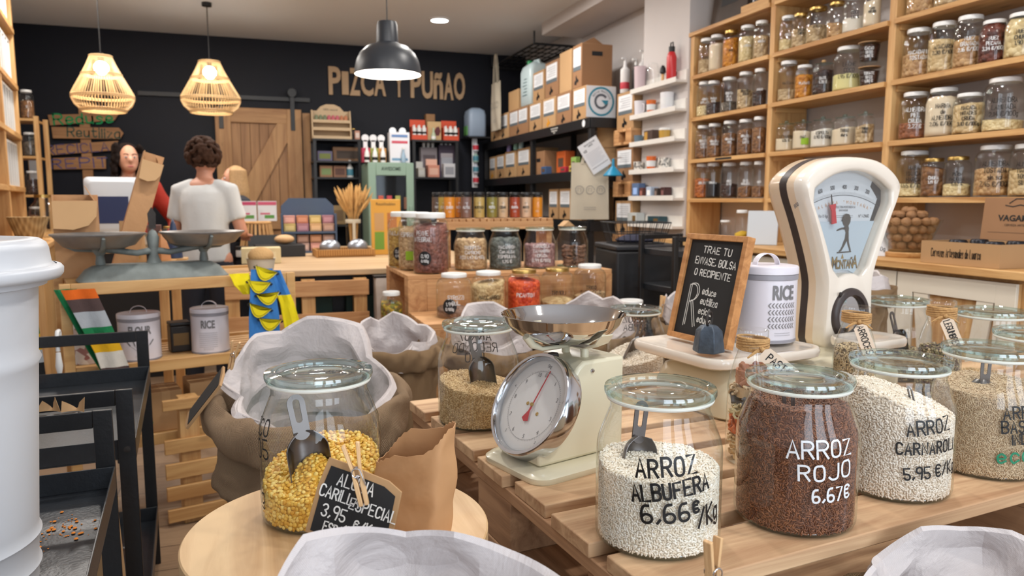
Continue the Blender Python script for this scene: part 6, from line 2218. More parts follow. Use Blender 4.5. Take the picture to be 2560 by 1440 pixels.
# ---------------------------------------------------------------- low cabinet under the jar shelf
CX = 2.47
WPAINT = pm('white_door_paint', (222, 212, 194), .5, var=(5, .04))
cb = thing('counter_cabinet', 'long low pine cabinet with white braced doors under the jar shelf', 'cabinet', (CX, 0, 0))
CY0, CY1 = 1.80, 4.41
part('worktop', G().box(-.03, .585, CY0 - .02, CY1, WTOP - .03, WTOP), PINE, cb, .003)
part('carcass', G().box(.02, .58, CY0, CY1 - .01, .06, WTOP - .0305), PINEZ, cb, .002)
nd = 5
dw = (CY1 - CY0 - .06) / nd
for k in range(nd):
 y0 = CY0 + .03 + k * dw + .004
 y1 = y0 + dw - .008
 d = part('door', G().box(.006, .0195, y0, y1, .10, WTOP - .045), PINEZ, cb, .001)
 fw = .075
 for nm, bx in (('stile', (y0, y0 + fw, .10, WTOP - .045)), ('stile', (y1 - fw, y1, .10, WTOP - .045)), ('rail', (y0 + fw, y1 - fw, WTOP - .045 - fw, WTOP - .045)), ('rail', (y0 + fw, y1 - fw, .10, .10 + fw))):
  part(nm, G().box(-.008, .0055, *bx), WPAINT, d, .001)
 yb, zt, zb = (y0 + y1) / 2, WTOP - .045 - fw, .10 + fw
 for s_ in (-1, 1):
  ya_, yb_ = yb + s_ * (dw / 2 - fw - .01), yb + s_ * .01
  P = [(ya_ - s_ * .0, zt), (ya_ - s_ * .065, zt), (yb_ - s_ * .0, zb), (yb_ + s_ * .065, zb)]
  M = frame3((.0, 0, 0), (0, 1, 0), (0, 0, 1), (1, 0, 0))
  part('brace', G().prism(P, -.006, .0056, M), WPAINT, d)
# bowl of walnuts, price card, beer box
p = onx(2268, 636, 2.66)
WB = (2.66, p.y, WTOP)
single('wooden_stand', G().lathe([(0, 0), (.085, 0), (.088, .004), (.088, .018), (.084, .022), (0, .022)], 40), PINE, 'round wooden board under the glass bowl of walnuts', 'board', (WB[0], WB[1], WTOP + .0005))
single('glass_bowl', G().lathe([(0, .003), (.07, 0), (.078, .008), (.10, .07), (.128, .135), (.130, .137), (.126, .135), (.097, .07), (.073, .012), (0, .009)], 48), GLASS, 'clear flared glass bowl heaped with walnuts', 'bowl', (WB[0], WB[1], WTOP + .023), sharp=60)
WN = pm('walnut_shell', (150, 108, 70), .7, var=(60, .25), bump=(90, .9))
wn = G()
wn.ball((0, 0, 0), (.0195, .0175, .0185), 14, 10)
wn.lathe([(.0182, -.0012), (.0202, 0), (.0182, .0012)], 20, MX(rx=pi / 2))
wnm = wn.mesh('walnut', WN, 80)
rw = random.Random(11)
for lay, (z, rad_, n_) in enumerate(((.032, .062, 9), (.066, .076, 12), (.100, .090, 14), (.134, .100, 15), (.032, .028, 4), (.066, .035, 5), (.1, .045, 6), (.136, .052, 7), (.162, .06, 8), (.178, .018, 3))):
 for k in range(n_):
  a = 2 * pi * k / n_ + lay * .7
  o = link('walnut', wnm, None, (WB[0] + (rad_ - .006) * cos(a) + rw.uniform(-.003, .003), WB[1] + (rad_ - .006) * sin(a), WTOP + .023 + z - .004), rw.uniform(0, 6))
  o.rotation_euler.x = rw.uniform(0, 6)
  tag(o, 'walnut in the clear glass bowl on the cabinet', 'walnut', 'walnuts in the glass bowl')
p = onx(2176, 634, 2.54)
nc = thing('price_card', 'white price card for walnuts leaning beside the glass bowl', 'price card', (2.545, p.y, WTOP + .001), 0)
fa = facing((2.545, p.y, 0)) + pi / 2
M = Matrix.Rotation(fa + .1, 4, 'Z') @ Matrix.Rotation(rad(-12), 4, 'X')
part('card', G().box(-.065, .065, -.001, .001, 0, .105, M), PAPER, nc)
g = G()
fm = lambda a, b: M @ Vector((a, -.0018, .055 + b))
for tx, y in (('NUEZ', .033), ('CHILE', .006), ('3,13 €/100g', -.024)):
 write(g, tx, .017, .0024, fm, .004, y, .58)
part('hand_lettering', g, INK, nc)
p = onx(2330, 650, 2.53)
y1 = p.y
bx = thing('beer_box', 'open cardboard beer box with handwriting on its front on the cabinet', 'box', (2.47, y1, WTOP + .001))
L_ = .33
g = G()
for b_ in ((0, .004, -L_, 0, 0, .085), (.27, .274, -L_, 0, 0, .085), (.004, .27, -L_, -L_ + .004, 0, .085), (.004, .27, -.004, 0, 0, .085), (.004, .27, -L_ + .004, -.004, 0, .004)):
 g.box(*b_)
part('tray', g, CARDL, bx)
part('lid', G().box(0, .004, -L_, -.03, 0, .165, MX((.270, 0, .087), ry=rad(5))), CARD, bx)
g = G()
fm = lambda a, b: (-.0012, -L_ * .46 - a, .043 + b)
write(g, 'Cervezas Artesanales de Luarca', .032, .0024, fm, 0, 0, .235)
part('hand_lettering', g, INK, bx)
g = G()
ML = MX((.270, 0, .087), ry=rad(5))
fm = lambda a, b: ML @ Vector((-.0012, -.18 - a, .085 + b))
printed(g, 'VAGAMAR', .022, fm, 0, .0, 1.1, .001)
printed(g, 'CERVEZA ARTESANA', .008, fm, 0, -.026, 1)
ribbon(g, [(-.12, -.055), (.12, -.055)], .001, fm)
ribbon(g, [(-.06, .05), (-.03, .045), (0, .052), (.03, .045), (.06, .05)], .004, fm)
ribbon(g, [(-.045, .058), (-.02, .075), (.02, .075), (.045, .058)], .004, fm)
part('printed_lettering', g, INK, bx)
for k in range(4):
 single('beer_can', G().lathe([(0, 0), (.03, 0), (.033, .006), (.033, .078), (.028, .086), (.026, .084), (0, .083)], 24), [pm('can_dark', (34, 34, 40), .3, .5)], 'dark can packed in the open beer box', 'can', (2.47 + .085 + .11 * (k % 2), y1 - .09 - .15 * (k // 2), WTOP + .0055), 0, 'cans in the beer box')
# left end of the cabinet: jars, white board, yellow cloth
for u, v0, v1, w_, lab, f in ((1812, 545, 598, 30, 'small clear jar at the left end of the cabinet', None), (1853, 520, 602, 34, 'taller jar with white lid beside the leaning white board', ('yellow_spice', pm('spice_yellow', (206, 166, 40), .8)))):
 p = onx(u, v1, 2.62)
 d = p.x * sin(YAW) + p.y * cos(YAW)
 jar(lab, (2.62, p.y, WTOP + .001), w_ * d / FPX / 2, (v1 - v0) * d / FPX, 'white', None, f, .3, group='jars at the left end of the cabinet')
p = onx(1888, 612, 2.56)
single('white_board', G().box(-.08, .08, -.004, .004, 0, .19, MX(rx=rad(-14))), pm('board_white', (196, 202, 208), .5), 'white rounded board leaning left of the fan shaped scale', 'board', (2.60, p.y, WTOP + .001), fa, bevel=.003)
# ---------------------------------------------------------------- black rack of bag-in-box cartons by the back right corner
RXF, RXB, RY0, RY1 = 2.53, 3.0, 5.45, 8.30
Z1, Z2, Z3, Z4 = 1.90, 1.49, 1.08, .25
rk = thing('black_rack', 'black metal rack stacked with cartons in the far right corner', 'rack', (RXF, RY0, 0))
for y in (0, 1.32, 2.86):
 for x in (0, RXB - RXF - .045):
  part('upright', G().box(x, x + .045, y, y + .045, 0, Z1 - .002), BLACK, rk, .002)
for z in (Z1, Z2, Z3, Z4):
 part('shelf', G().box(.0, RXB - RXF, -.005, RY1 - RY0, z - .012, z), BLACK, rk)
 part('front_beam', G().box(-.012, -.0005, -.005, RY1 - RY0, z - .075, z + .004), BLACK, rk, .002)
 part('end_beam', G().box(.0, RXB - RXF, -.018, -.0055, z - .075, z + .004), BLACK, rk, .002)
g = G()
for dy, tx in ((.017, 'te cuesta poco y gana el planeta'), (-.004, 'rellena siempre tu envase'), (-.02, 'gracias')):
 write(g, tx, .012, .0022, lambda a, b: (-.0135, .72 - a, Z1 - .035 + b), 0, dy, .5)
part('lettering', g, CHALK, rk)
part('round_sticker', G().lathe([(0, .001), (.028, .001), (.028, 0)], 24, frame3((-.0125, .10, Z1 - .035), (0, -1, 0), (0, 0, 1), (-1, 0, 0))), PAPER, rk)
KB = [CARDL, CARD, KRAFTL]
def carton(label, x, y0, y1, z, h, depth=.30, group='bag in box cartons on the black rack', m=0, tap=True, lab=True, logo=False, two=False, orange=False):
 """carton whose label side faces into the shop (-x)"""
 t = thing('carton', label, 'carton', (x, y0, z), 0, group)
 w_ = y1 - y0
 part('box', G().box(0, depth, 0.001, w_ - .001, 0, h), KB[m], t, .004)
 part('seam', G().box(-.0006, depth, w_ * .5 - .0015, w_ * .5 + .0015, h, h + .0008), CARD, t)
 g = G()
 if lab:
  for q in ((.10, .90),) if not two else ((.06, .47), (.53, .94)):
   a, b = w_ * q[0], w_ * q[1]
   g.box(-.0012, -.0004, a, b, h * .40, h * .92)
   g.box(-.0018, -.0013, a, b, h * .40, h * .50, mi=1)
   for k in range(5):
    g.box(-.0018, -.0013, a + (b - a) * .12, b - (b - a) * (.1 + .1 * (k % 3)), h * (.58 + .06 * k), h * (.595 + .06 * k), mi=2)
  part('label', g, [PAPER, pm('label_grey', (96, 106, 112), .6), pm('label_text', (150, 154, 160), .6)], t)
 if tap:
  g = G()
  M = frame3((-.001, w_ * .5, h * .2), (0, -1, 0), (0, 0, 1), (-1, 0, 0))
  g.prism([(-.05, -.035), (-.015, -.045), (0, -.02), (.02, -.03), (.035, -.01), (.02, .0), (.0, .01), (-.01, .035), (-.025, .02), (-.02, -.005), (-.045, -.01)], 0, .0008, M)
  part('tap_print', g, pm('orange_print', (214, 146, 30), .6) if orange else INK, t)
 if logo:
  c = (depth * .5, -.0010, h * .52)
  M = frame3(c, (1, 0, 0), (0, 0, 1), (0, -1, 0))
  part('logo_panel', G().box(0.002, depth - .002, -.0006, .0004, .012, h - .004), PAPER, t)
  R_ = min(depth, h) * .44
  g = G().lathe([(R_ * .86, 0), (R_, 0), (R_, .001), (R_ * .86, .001)], 48, M, 0, True)
  arc = [(R_ * .45 * cos(a), R_ * .45 * sin(a)) for a in [rad(45 + 7.2 * k) for k in range(42)]]
  fm = lambda a, b: M @ Vector((a, b, .0012))
  ribbon(g, arc, R_ * .17, fm, 1)
  g.prism([(R_ * .0, R_ * .09), (R_ * .54, R_ * .09), (R_ * .5, -R_ * .14), (R_ * .3, -R_ * .22)][::-1], 0, .0013, M, 0)
  for k in range(16):
   a = rad(20 + 8.6 * k)
   tx = 'BUENAS PRACTICAS'[15 - k]
   if tx != ' ':
    write(g, tx, R_ * .12, R_ * .022, lambda p, q, a=a: M @ Vector((R_ * .70 * cos(a) + p * sin(a) + q * cos(a), R_ * .70 * sin(a) - p * cos(a) + q * sin(a), .0012)), mi=1)
  part('round_logo', g, [pm('teal_print', (56, 138, 160), .6), pm('logo_grey', (92, 96, 104), .6)], t)
 return t
yy = lambda u, x=RXF - .005: onx(u, 400, x).y
row = [(1225, 1244), (1245, 1268), (1270, 1318), (1320, 1351), (1353, 1385), (1387, 1424), (1427, 1461)]
for k, (a, b) in enumerate(row):
 last = k == len(row) - 1
 carton(('carton with a round teal logo on its end, nearest on the top shelf' if last else '%s label carton along the top rack shelf counted from the black wall' % ['first', 'second', 'double', 'fourth', 'fifth', 'sixth'][k]),
  RXF + .004, max(yy(b), RY0 + .004), yy(a) - .006, Z1 + .0055, .262, .265 if last else .28, m=(k * 2) % 3 if not last else 0, logo=last, two=(k == 2), orange=(k == 4))
row = [(1327, 1355, 0, .275), (1357, 1390, 1, .31), (1392, 1422, 2, .34), (1424, 1447, 1, .345)]
for k, (a, b, m, h) in enumerate(row):
 carton(['small label carton right of the white jerrycan', 'label carton second from the jerrycan on the upper tier', 'plain tan carton between label cartons on the upper tier', 'big brown carton with a hand hole on the upper tier'][k],
  RXF + .012, max(yy(b), RY0 + .004), yy(a) - .006, Z1 + .2695, h, .275 if k == 3 else .28, m=m, lab=(k != 2), tap=(k != 2))
bigc = bpy.data.objects.get('carton.010')
o = [x for x in bpy.data.objects if x.get('label', '').startswith('big brown carton with a hand hole')][0]
part('hand_hole', G().box(.09, .185, -.0008, .0008, .25, .285), BLACKP, o, .003)
part('raised_flap', G().prism([(0, 0), (.255, 0), (.14, .07)], 0, .003, MX((.01, .10, .346), rx=pi / 2)), CARD, o)
carton('small carton lying behind the white jerrycan', RXF + .02, yy(1290), yy(1266), Z1 + .2695, .20, .25, m=2, lab=False, tap=False)
row = [(1203, 1227, .33), (1229, 1249, .34), (1250, 1276, .36), (1280, 1312, .37)]
for k, (a, b, h) in enumerate(row):
 carton('%s label carton along the second rack shelf from the black wall' % ['first', 'second', 'third', 'fourth'][k], RXF + .05, yy(b), min(yy(a) - .006, RY1 - .01), Z2 + .0055, h * .76, m=(k + 1) % 2 * 2, orange=(k == 0))
row = [(1358, 1381), (1384, 1413), (1417, 1440)]
for k, (a, b) in enumerate(row):
 carton('%s label carton along the third rack shelf, above the pasta jars' % ['far', 'middle', 'near'][k], RXF + .05, yy(b), yy(a) - .006, Z3 + .0055, .27, m=0)
for k, (u, c) in enumerate(((1273, (150, 140, 200)), (1290, (150, 200, 190)), (1303, (180, 210, 215)))):
 p = onx(u, 360, RXF + .08)
 hh = .37 * .76 if k else .36 * .76
 single('small_bottle', G().lathe([(0, 0), (.024, 0), (.026, .004), (.026, .075), (.012, .085), (.012, .1), (0, .1)], 18), [pm('bottle_%d' % k, c, .4)], ['small lilac bottle on top of the second shelf cartons', 'small mint bottle on top of the second shelf cartons', 'small pale blue bottle on top of the second shelf cartons'][k], 'bottle', (RXF + .08, p.y, Z2 + hh + .008))
# jerrycan
jy = (yy(1290) + yy(1326)) / 2
jc = thing('jerrycan', 'big translucent white jerrycan with green cap on the rack', 'jerrycan', (RXF + .13, jy, Z1 + .2695))
JM = pm('jerry_plastic', (196, 214, 218), .35, var=(6, .05))
g = G()
loft(g, [[(x, y, z) for x, y in rrect(a, b, c)] for a, b, c, z in ((.10, .13, .03, 0), (.115, .148, .04, .012), (.118, .15, .04, .2), (.118, .15, .04, .33), (.105, .135, .05, .38), (.06, .08, .04, .415), (.05, .06, .03, .42))])
g.tube([(0, -.10, .375), (0, -.08, .43), (0, .04, .44), (0, .07, .40)], .016, 10)
part('body', g, JM, jc, sharp=60)
part('cap', G().lathe([(.026, .40), (.028, .44), (.024, .452), (0, .452)], 20, MX((-.03, .095, 0))), pm('green_cap', (24, 140, 80), .4), jc)
g = G()
for k in range(6):
 g.box(-.1195, -.1188, -.06, .06 - .02 * (k % 3), .10 + k * .03, .108 + k * .03)
part('printed_lettering', g, pm('blue_print', (70, 104, 110), .6), jc)
# second jerrycan in the corner, cleaning bottles hanging in packs, tote bag
def tote(label, loc, rz, w_, h_, handle, icons=False):
 t = thing('tote_bag', label, 'tote bag', loc, rz)
 g = G()
 g.grid(lambda a, b: ((a - .5) * w_ * (1 + .06 * (1 - b)), -.012 * sin(pi * a) * sin(pi * min(1, b * 1.1)) - .006 * sin(9 * a + 4 * b), -h_ * (1 - b)), 14, 14)
 g.grid(lambda a, b: ((.5 - a) * w_ * (1 + .06 * (1 - b)), .012 * sin(pi * a) + .002, -h_ * (1 - b)), 10, 10)
 part('bag', g, CANVAS, t, sharp=80, solid=.002)
 for s_ in (-.008, .008):
  g = G()
  P = [(-w_ * .22, s_, -.01), (-w_ * .16, s_, handle * .5), (-.01, s_, handle * .96), (0, s_, handle), (.01, s_, handle * .96), (w_ * .16, s_, handle * .5), (w_ * .22, s_, -.01)]
  for p, q in zip(P, P[1:]):
   g.add([(p[0] - .012, p[1], p[2]), (p[0] + .012, p[1], p[2]), (q[0] + .012, q[1], q[2]), (q[0] - .012, q[1], q[2])], [(0, 1, 2, 3)])
  part('handle', g, CANVAS, t, solid=.003)
 g = G()
 fm = lambda a, b: (a, -.018, -h_ * .48 + b)
 r_ = w_ * .11
 for k in (-1, 0, 1):
  ribbon(g, [(k * w_ * .29 + r_ * cos(a) * (1 + .08 * cos(3 * a + k)), r_ * sin(a)) for a in [2 * pi * i / 20 for i in range(20 + (k != 0))]], .004, fm)
  if icons:
   ribbon(g, [(k * w_ * .29 - r_ * .4, -r_ * .3), (k * w_ * .29 - r_ * .4 + .0, r_ * .4), (k * w_ * .29 + r_ * .4, r_ * .4), (k * w_ * .29 + r_ * .3, -r_ * .4)], .003, fm)
 for z in (-.17, -.19):
  ribbon(g, [(-w_ * .16, z * h_ / .55), (w_ * .16, z * h_ / .55)], .003, fm)
 part('printed_lettering', g, GREYINK, t)
 return t
p = onx(1250, 185, RXF - .06)
tote('cream tote bag hanging at the far end of the rack before the black wall', (RXF - .05, yy(1250), 2.50), pi / 2 - pi, .30, .50, .30)
p = onx(1470, 440, RXF - .05)
tote('cream tote bag with three round icons hanging on the near end of the rack', (RXF - .045, RY0 - .10, 1.545), -.25, .29, .44, .10, True)
# sheet of paper hanging from the rack post
pp = thing('paper_sheet', 'printed white paper sheet hanging tilted in front of the tote bag', 'paper sheet', (RXF - .03, RY0 - .15, 1.60), -.2)
M = Matrix.Rotation(rad(-33), 4, 'Y') @ Matrix.Rotation(rad(4), 4, 'X')
part('sheet', G().box(-.085, .085, -.0006, .0006, -.125, .125, M), PAPER, pp)
g = G()
fm = lambda a, b: M @ Vector((a, -.0014, b))
write(g, 'RELLENA TU ENVASE', .010, .0018, fm, .01, .10, .5)
write(g, 'A GRANEL', .010, .0018, fm, .01, .083, .5)
printed(g, 'ICE', .016, fm, -.05, .06, .8, .0008)
for k in range(9):
 ribbon(g, [(-.065, .035 - .012 * k), (.065 - .02 * (k % 3 == 2), .035 - .012 * k)], .0022, fm, 1)
ribbon(g, [(-.07, -.085), (.07, -.085)], .003, fm)
part('printed_lettering', g, [INK, pm('pale_print', (170, 172, 182), .7)], pp)
# packs and a jerrycan at the dark end
jc2 = thing('jerrycan', 'bluish jerrycan on the floor end of the rack with hanging detergent bottles', 'jerrycan', (RXF - .16, 8.16, 1.955))
g = G()
loft(g, [[(x, y, z) for x, y in rrect(a, b, c)] for a, b, c, z in ((.09, .11, .03, 0), (.10, .125, .04, .012), (.10, .125, .04, .24), (.09, .11, .04, .29), (.05, .06, .03, .32))])
part('body', g, pm('jerry_blue', (150, 168, 190), .4), jc2, sharp=60)
single('wall_bracket', G().box(RXF - .27, RXF - .02, 8.02, 8.3985, 1.94, 1.954), BLACK, 'black wall bracket under the bluish jerrycan', 'bracket')
part('tag', G().box(-.112, -.1005, -.06, .06, .02, .12), pm('green_tag', (90, 150, 80), .6), jc2)
for k, (z, c) in enumerate(((1.80, (200, 206, 216)), (1.68, (150, 180, 170)), (1.56, (190, 196, 210)), (1.44, (206, 200, 206)))):
 t = thing('hanging_bottle', 'small detergent bottle hanging in the strip beside the rack, %s' % ['topmost', 'second', 'third', 'lowest'][k], 'bottle', (RXF - .17, 8.10, z), 0, 'bottles hanging in a strip')
 part('body', G().lathe([(0, 0), (.03, 0), (.032, .005), (.032, .07), (.014, .085), (.014, .095), (0, .095)], 18), pm('detergent_%d' % k, c, .4), t)
 part('label', G().lathe([(.0325, .015), (.0328, .02), (.0328, .06), (.0325, .065)], 18), pm('red_label', (190, 50, 66), .5) if k in (0, 3) else pm('teal_label', (70, 130, 150), .5), t)
single('hanging_strip', G().box(RXF - .20, RXF - .14, 8.138, 8.142, 1.40, 1.938), PAPER, 'white hanging strip that carries the detergent bottles', 'strip')
# wire shelf near the ceiling
g = G()
wx0, wx1, wy0, wy1, wz = 2.62, 3.05, 6.95, 8.30, 2.76
wsf = thing('wire_shelf', 'black wire shelf on the wall near the ceiling', 'wire shelf', (0, 0, 0))
part('frame', G().tube([(wx0, wy0, wz), (wx1, wy0, wz), (wx1, wy1, wz), (wx0, wy1, wz)], .012, 8, True), BLACK, wsf)
for k in range(5):
 g.tube([(wx0 + .07 + .075 * k, wy0, wz), (wx0 + .07 + .075 * k, wy1, wz)], .007, 6)
for k in range(8):
 g.tube([(wx0, wy0 + .2 * k, wz), (wx1, wy0 + .2 * k, wz)], .005, 6)
part('grid', g, BLACK, wsf)
for y in (wy0, wy1):
 part('bracket', G().tube([(wx1 - .006, y, wz), (wx1 - .006, y, wz - .2)], .012, 8).tube([(wx0, y, wz), (wx0, y, wz + .12)], .010, 8), BLACK, wsf)
# goods on the second shelf, near half
MC = thing('carton', 'brown carton with a hand hole lying on the second rack shelf', 'carton', (RXF + .05, yy(1352) + .05, Z2 + .0055))
part('box', G().box(0, .3, 0, .30, 0, .22), CARD, MC, .004)
part('hand_hole', G().box(-.001, .001, .1, .2, .12, .155), BLACKP, MC)
for k, (u, w_, d_, h_, c, lab) in enumerate(((1375, .16, .2, .20, (206, 98, 40), 'orange carton with dark print on the second rack shelf'), (1352, .10, .12, .07, (60, 90, 130), 'blue packet on the second rack shelf'), (1400, .12, .12, .05, (176, 40, 56), 'red packet on the second rack shelf'), (1425, .07, .1, .12, (140, 176, 90), 'green packet before the hanging paper sheet'), (1418, .09, .08, .05, (214, 190, 90), 'yellow packet on the second rack shelf'))):
 y = yy(u)
 xx = RXF + (.12 if k == 0 else .025)
 o = thing('packet', lab, 'packet', (xx, y - .05, Z2 + .0055), 0, 'packets on the second rack shelf')
 part('box', G().box(0, w_ * .6, 0, d_, 0, h_), pm('packet_%d' % k, c, .55), o, .003)
 part('label', G().box(-.0015, -.0005, d_ * .2, d_ * .8, h_ * .3, h_ * .7), pm('dull_label', (90, 70, 56), .6), o)
for k, z in enumerate((Z2 + .0055, Z2 + .19)):
 o = thing('round_carton', 'round brown drum at the near end of the rack, %s of two' % ['lower', 'upper'][k], 'drum', (RXB - .18, RY0 + .19, z), 0, 'brown drums on the rack')
 part('drum', G().lathe([(0, 0), (.125, 0), (.125, .18), (0, .18)], 36), CARDL, o)
 part('lid', G().lathe([(.126, .145), (.1265, .146), (.1265, .1805), (0, .1806)], 36), CARDL, o)
# ---------------------------------------------------------------- column of crates with cartons left of the pier
CLX = 2.73
cz = [(.98, .30), (1.335, .33), (1.70, .0), (1.715, .30)]
cz = [1.685, 1.335, .93, .60]
for k, (z, h) in enumerate(((1.80, .31), (1.40, .29), (.99, .29), (.60, .29))):
 t = slatted('wooden crate %s of the column left of the white pier' % ['topmost', 'second', 'third', 'lowest'][k], CLX - .02, 3.04, 5.11, 5.40, z - .12, z - .001, n=4)
 carton('label carton on the %s crate of the column by the pier' % ['topmost', 'second', 'third', 'lowest'][k], CLX, 5.11, 5.39, z, h - .03, .30, 'cartons in the crate column', m=k % 2)
slatted('low wooden crate at the foot of the crate column', CLX - .02, 3.04, 5.10, 5.40, 0, .479, n=4)
fu = thing('blue_funnel', 'bright blue plastic funnel hanging before the crate column', 'funnel', (CLX - .11, 5.22, 1.44))
part('cone', G().lathe([(.075, 0), (.078, .004), (.012, .075), (.009, .13), (.007, .13), (.010, .075), (.073, .004)], 28, None, 0, True), pm('blue_plastic', (20, 130, 170), .4), fu)
part('hook', G().tube([(0, 0, .131), (.05, 0, .139), (.0895, 0, .140)], .004, 6), CHROME, fu)
for k, (dx, dy, h, r, c, lab) in enumerate(((.03, .20, .27, .036, (226, 224, 224), 'tall white pump bottle on the crate column, left'), (.08, .12, .25, .03, (40, 38, 40), 'dark pump bottle on the crate column, middle'), (.10, .04, .30, .034, (214, 212, 212), 'white squeeze bottle on the crate column, right'))):
 t = thing('pump_bottle', lab, 'bottle', (CLX + dx, 5.12 + dy, 2.081), 0, 'bottles on the crate column')
 part('body', G().lathe([(0, 0), (r - .003, 0), (r, .004), (r, h * .66), (r * .4, h * .74), (r * .4, h * .8), (0, h * .8)], 24), pm('pump_%d' % k, c, .4), t)
 part('pump', G().lathe([(r * .35, h * .8), (r * .35, h * .9), (r * .15, h * .91), (r * .15, h), (0, h)], 14).box(-.03, 0, -.006, .006, h - .012, h), WHITEP if k else pm('pump_0', (226, 224, 224), .4), t)
 if k == 0:
  part('label', G().lathe([(r + .0003, .03), (r + .0006, .031), (r + .0006, .08), (r + .0003, .081)], 24), pm('red_label', (190, 50, 66), .5), t)
# ---------------------------------------------------------------- six white ledges on the pier
LZ = [2.06, 1.87, 1.67, 1.465, 1.27, 1.075]
LEDGE = pm('white_ledge', (224, 220, 214), .5, var=(20, .08))
for k, z in enumerate(LZ):
 t = thing('wall_ledge', 'narrow white wall ledge on the pier, %s from the top' % ['first', 'second', 'third', 'fourth', 'fifth', 'sixth'][k], 'ledge', (PIER, 4.47, z), 0, 'white ledges on the pier')
 part('board', G().box(-.088, -.0005, 0, .645, -.018, 0), LEDGE, t, .001)
 part('lip', G().box(-.092, -.0885, 0, .645, -.018, .016), LEDGE, t, .001)
 part('back', G().box(-.012, -.0006, 0, .645, .0005, .07), LEDGE, t)
LXC = PIER - .050
def ly(u):
 return onx(u, 400, LXC).y
def cup(label, u, k, r, h, c, name='cup', cat='cup', taper=.85, extra=None, mat_=None):
 t = thing(name, label, cat, (LXC, ly(u), LZ[k] + .0005), 0, 'goods on the white ledges')
 part('body', G().lathe([(0, .003), (r * taper, 0), (r, h), (r * .93, h), (r * taper * .92, .006), (0, .006)], 28), mat_ or pm('ledge_%d_%d' % (k, u), c, .45), t)
 if extra == 'lid':
  part('lid', G().lathe([(r * 1.02, h + .0005), (r * 1.02, h + .012), (r * .9, h + .016), (0, h + .016)], 28), WHITEP, t)
 if extra == 'band':
  part('printed_lettering', G().lathe([(r * (taper + .3 * (1 - taper)) + .001, h * .3), (r * (taper + .7 * (1 - taper)) + .001, h * .7)], 28), INKW, t)
 if extra == 'handle':
  part('handle', G().tube([(0, -r * .9, h * .8), (0, -r * 1.5, h * .7), (0, -r * 1.5, h * .35), (0, -r * .85, h * .2)], .005, 8), pm('ledge_%d_%d' % (k, u), c, .45), t)
 return t
SPK = grains('spotted_glaze', (226, 222, 214), (50, 50, 52), 60, .4, (220, 216, 208), 0)
cup('pink and white patterned tumbler on the first ledge', 1596, 0, .044, .175, (206, 186, 192), 'tumbler', 'tumbler', .9)
t = thing('glass_dome', 'clear glass jar with rounded top on the first ledge', 'jar', (LXC, ly(1628), LZ[0] + .0005), 0, 'goods on the white ledges')
part('glass_body', G().lathe([(0, .002), (.038, 0), (.044, .02), (.044, .12), (.03, .165), (0, .175)], 28), GLASS, t)
t = thing('dish_brush', 'black dish brush with a wooden neck on the first ledge', 'brush', (LXC, ly(1652), LZ[0] + .0005), 0, 'goods on the white ledges')
part('handle', G().lathe([(0, 0), (.010, 0), (.010, .07), (0, .07)], 14), LOG, t)
part('bristle_head', G().lathe([(.010, .0705), (.022, .08), (.020, .11), (.008, .13), (0, .132)], 16), BLACKP, t)
t = thing('water_bottle', 'red steel water bottle with black loop cap on the first ledge', 'bottle', (LXC, ly(1673), LZ[0] + .0005), 0, 'goods on the white ledges')
part('body', G().lathe([(0, 0), (.032, 0), (.034, .004), (.034, .165), (.024, .195), (.02, .2), (0, .2)], 28), pm('red_bottle', (196, 44, 48), .35), t)
part('cap', G().lathe([(.021, .2005), (.021, .235), (0, .237)], 20).tube([(0, -.016, .235), (0, -.014, .262), (0, .014, .262), (0, .016, .235)], .005, 8), BLACKP, t)
cup('white enamel mug at the left of the second ledge', 1597, 1, .042, .115, (222, 220, 226), 'mug', 'mug', .86, 'handle')
cup('orange cup with white print on the second ledge', 1625, 1, .036, .10, (214, 108, 38), 'cup', 'cup', .72, 'band')
cup('tall white mug with grey print at the right of the second ledge', 1664, 1, .048, .125, (226, 226, 230), 'mug', 'mug', .88, 'band')
cup('grey blue small pot on the third ledge', 1595, 2, .034, .065, (96, 116, 130), 'pot', 'pot')
t = thing('gift_box', 'brown box with a gold window on the third ledge', 'box', (LXC - .03, ly(1629) - .05, LZ[2] + .0005), 0, 'goods on the white ledges')
part('box', G().box(0, .06, 0, .12, 0, .085), pm('dark_brown_box', (74, 56, 48), .5), t, .002)
part('window', G().box(-.001, 0, .065, .11, .01, .075), pm('gold_window', (186, 140, 60), .5), t)
cup('amber glass jar with white top on the third ledge', 1660, 2, .040, .07, (186, 146, 60), 'jar', 'jar', .9, 'lid')
cup('black and white spotted cup at the left of the fourth ledge', 1597, 3, .040, .075, (0, 0, 0), 'cup', 'cup', .85, None, SPK)
cup('orange cup with animal print on the fourth ledge', 1628, 3, .036, .105, (216, 104, 36), 'cup', 'cup', .8, 'band')
cup('black and white checked cup at the right of the fourth ledge', 1660, 3, .042, .085, (0, 0, 0), 'cup', 'cup', .9, None, SPK)
for k, (u, w_, h_, c, lab) in enumerate(((1598, .10, .11, (88, 112, 150), 'blue patterned packet at the left of the fifth ledge'), (1613, .05, .075, (96, 52, 44), 'dark red small box on the fifth ledge'), (1632, .07, .08, (176, 190, 210), 'pale blue and white packet on the fifth ledge'), (1650, .04, .07, (70, 56, 50), 'small dark box second from the right on the fifth ledge'), (1667, .05, .075, (66, 34, 34), 'small maroon box at the right of the fifth ledge'))):
 t = thing('packet', lab, 'packet', (LXC - .03, ly(u) - w_ / 2, LZ[4] + .0005), 0, 'goods on the white ledges')
 part('box', G().box(0, .06, 0, w_, 0, h_), pm('lp_%d' % k, c, .5), t, .002)
 part('label', G().box(-.001, 0, w_ * .2, w_ * .8, h_ * .25, h_ * .7), pm('lpl_%d' % k, tuple(min(255, int(q * 1.4 + 40)) for q in c), .5), t)
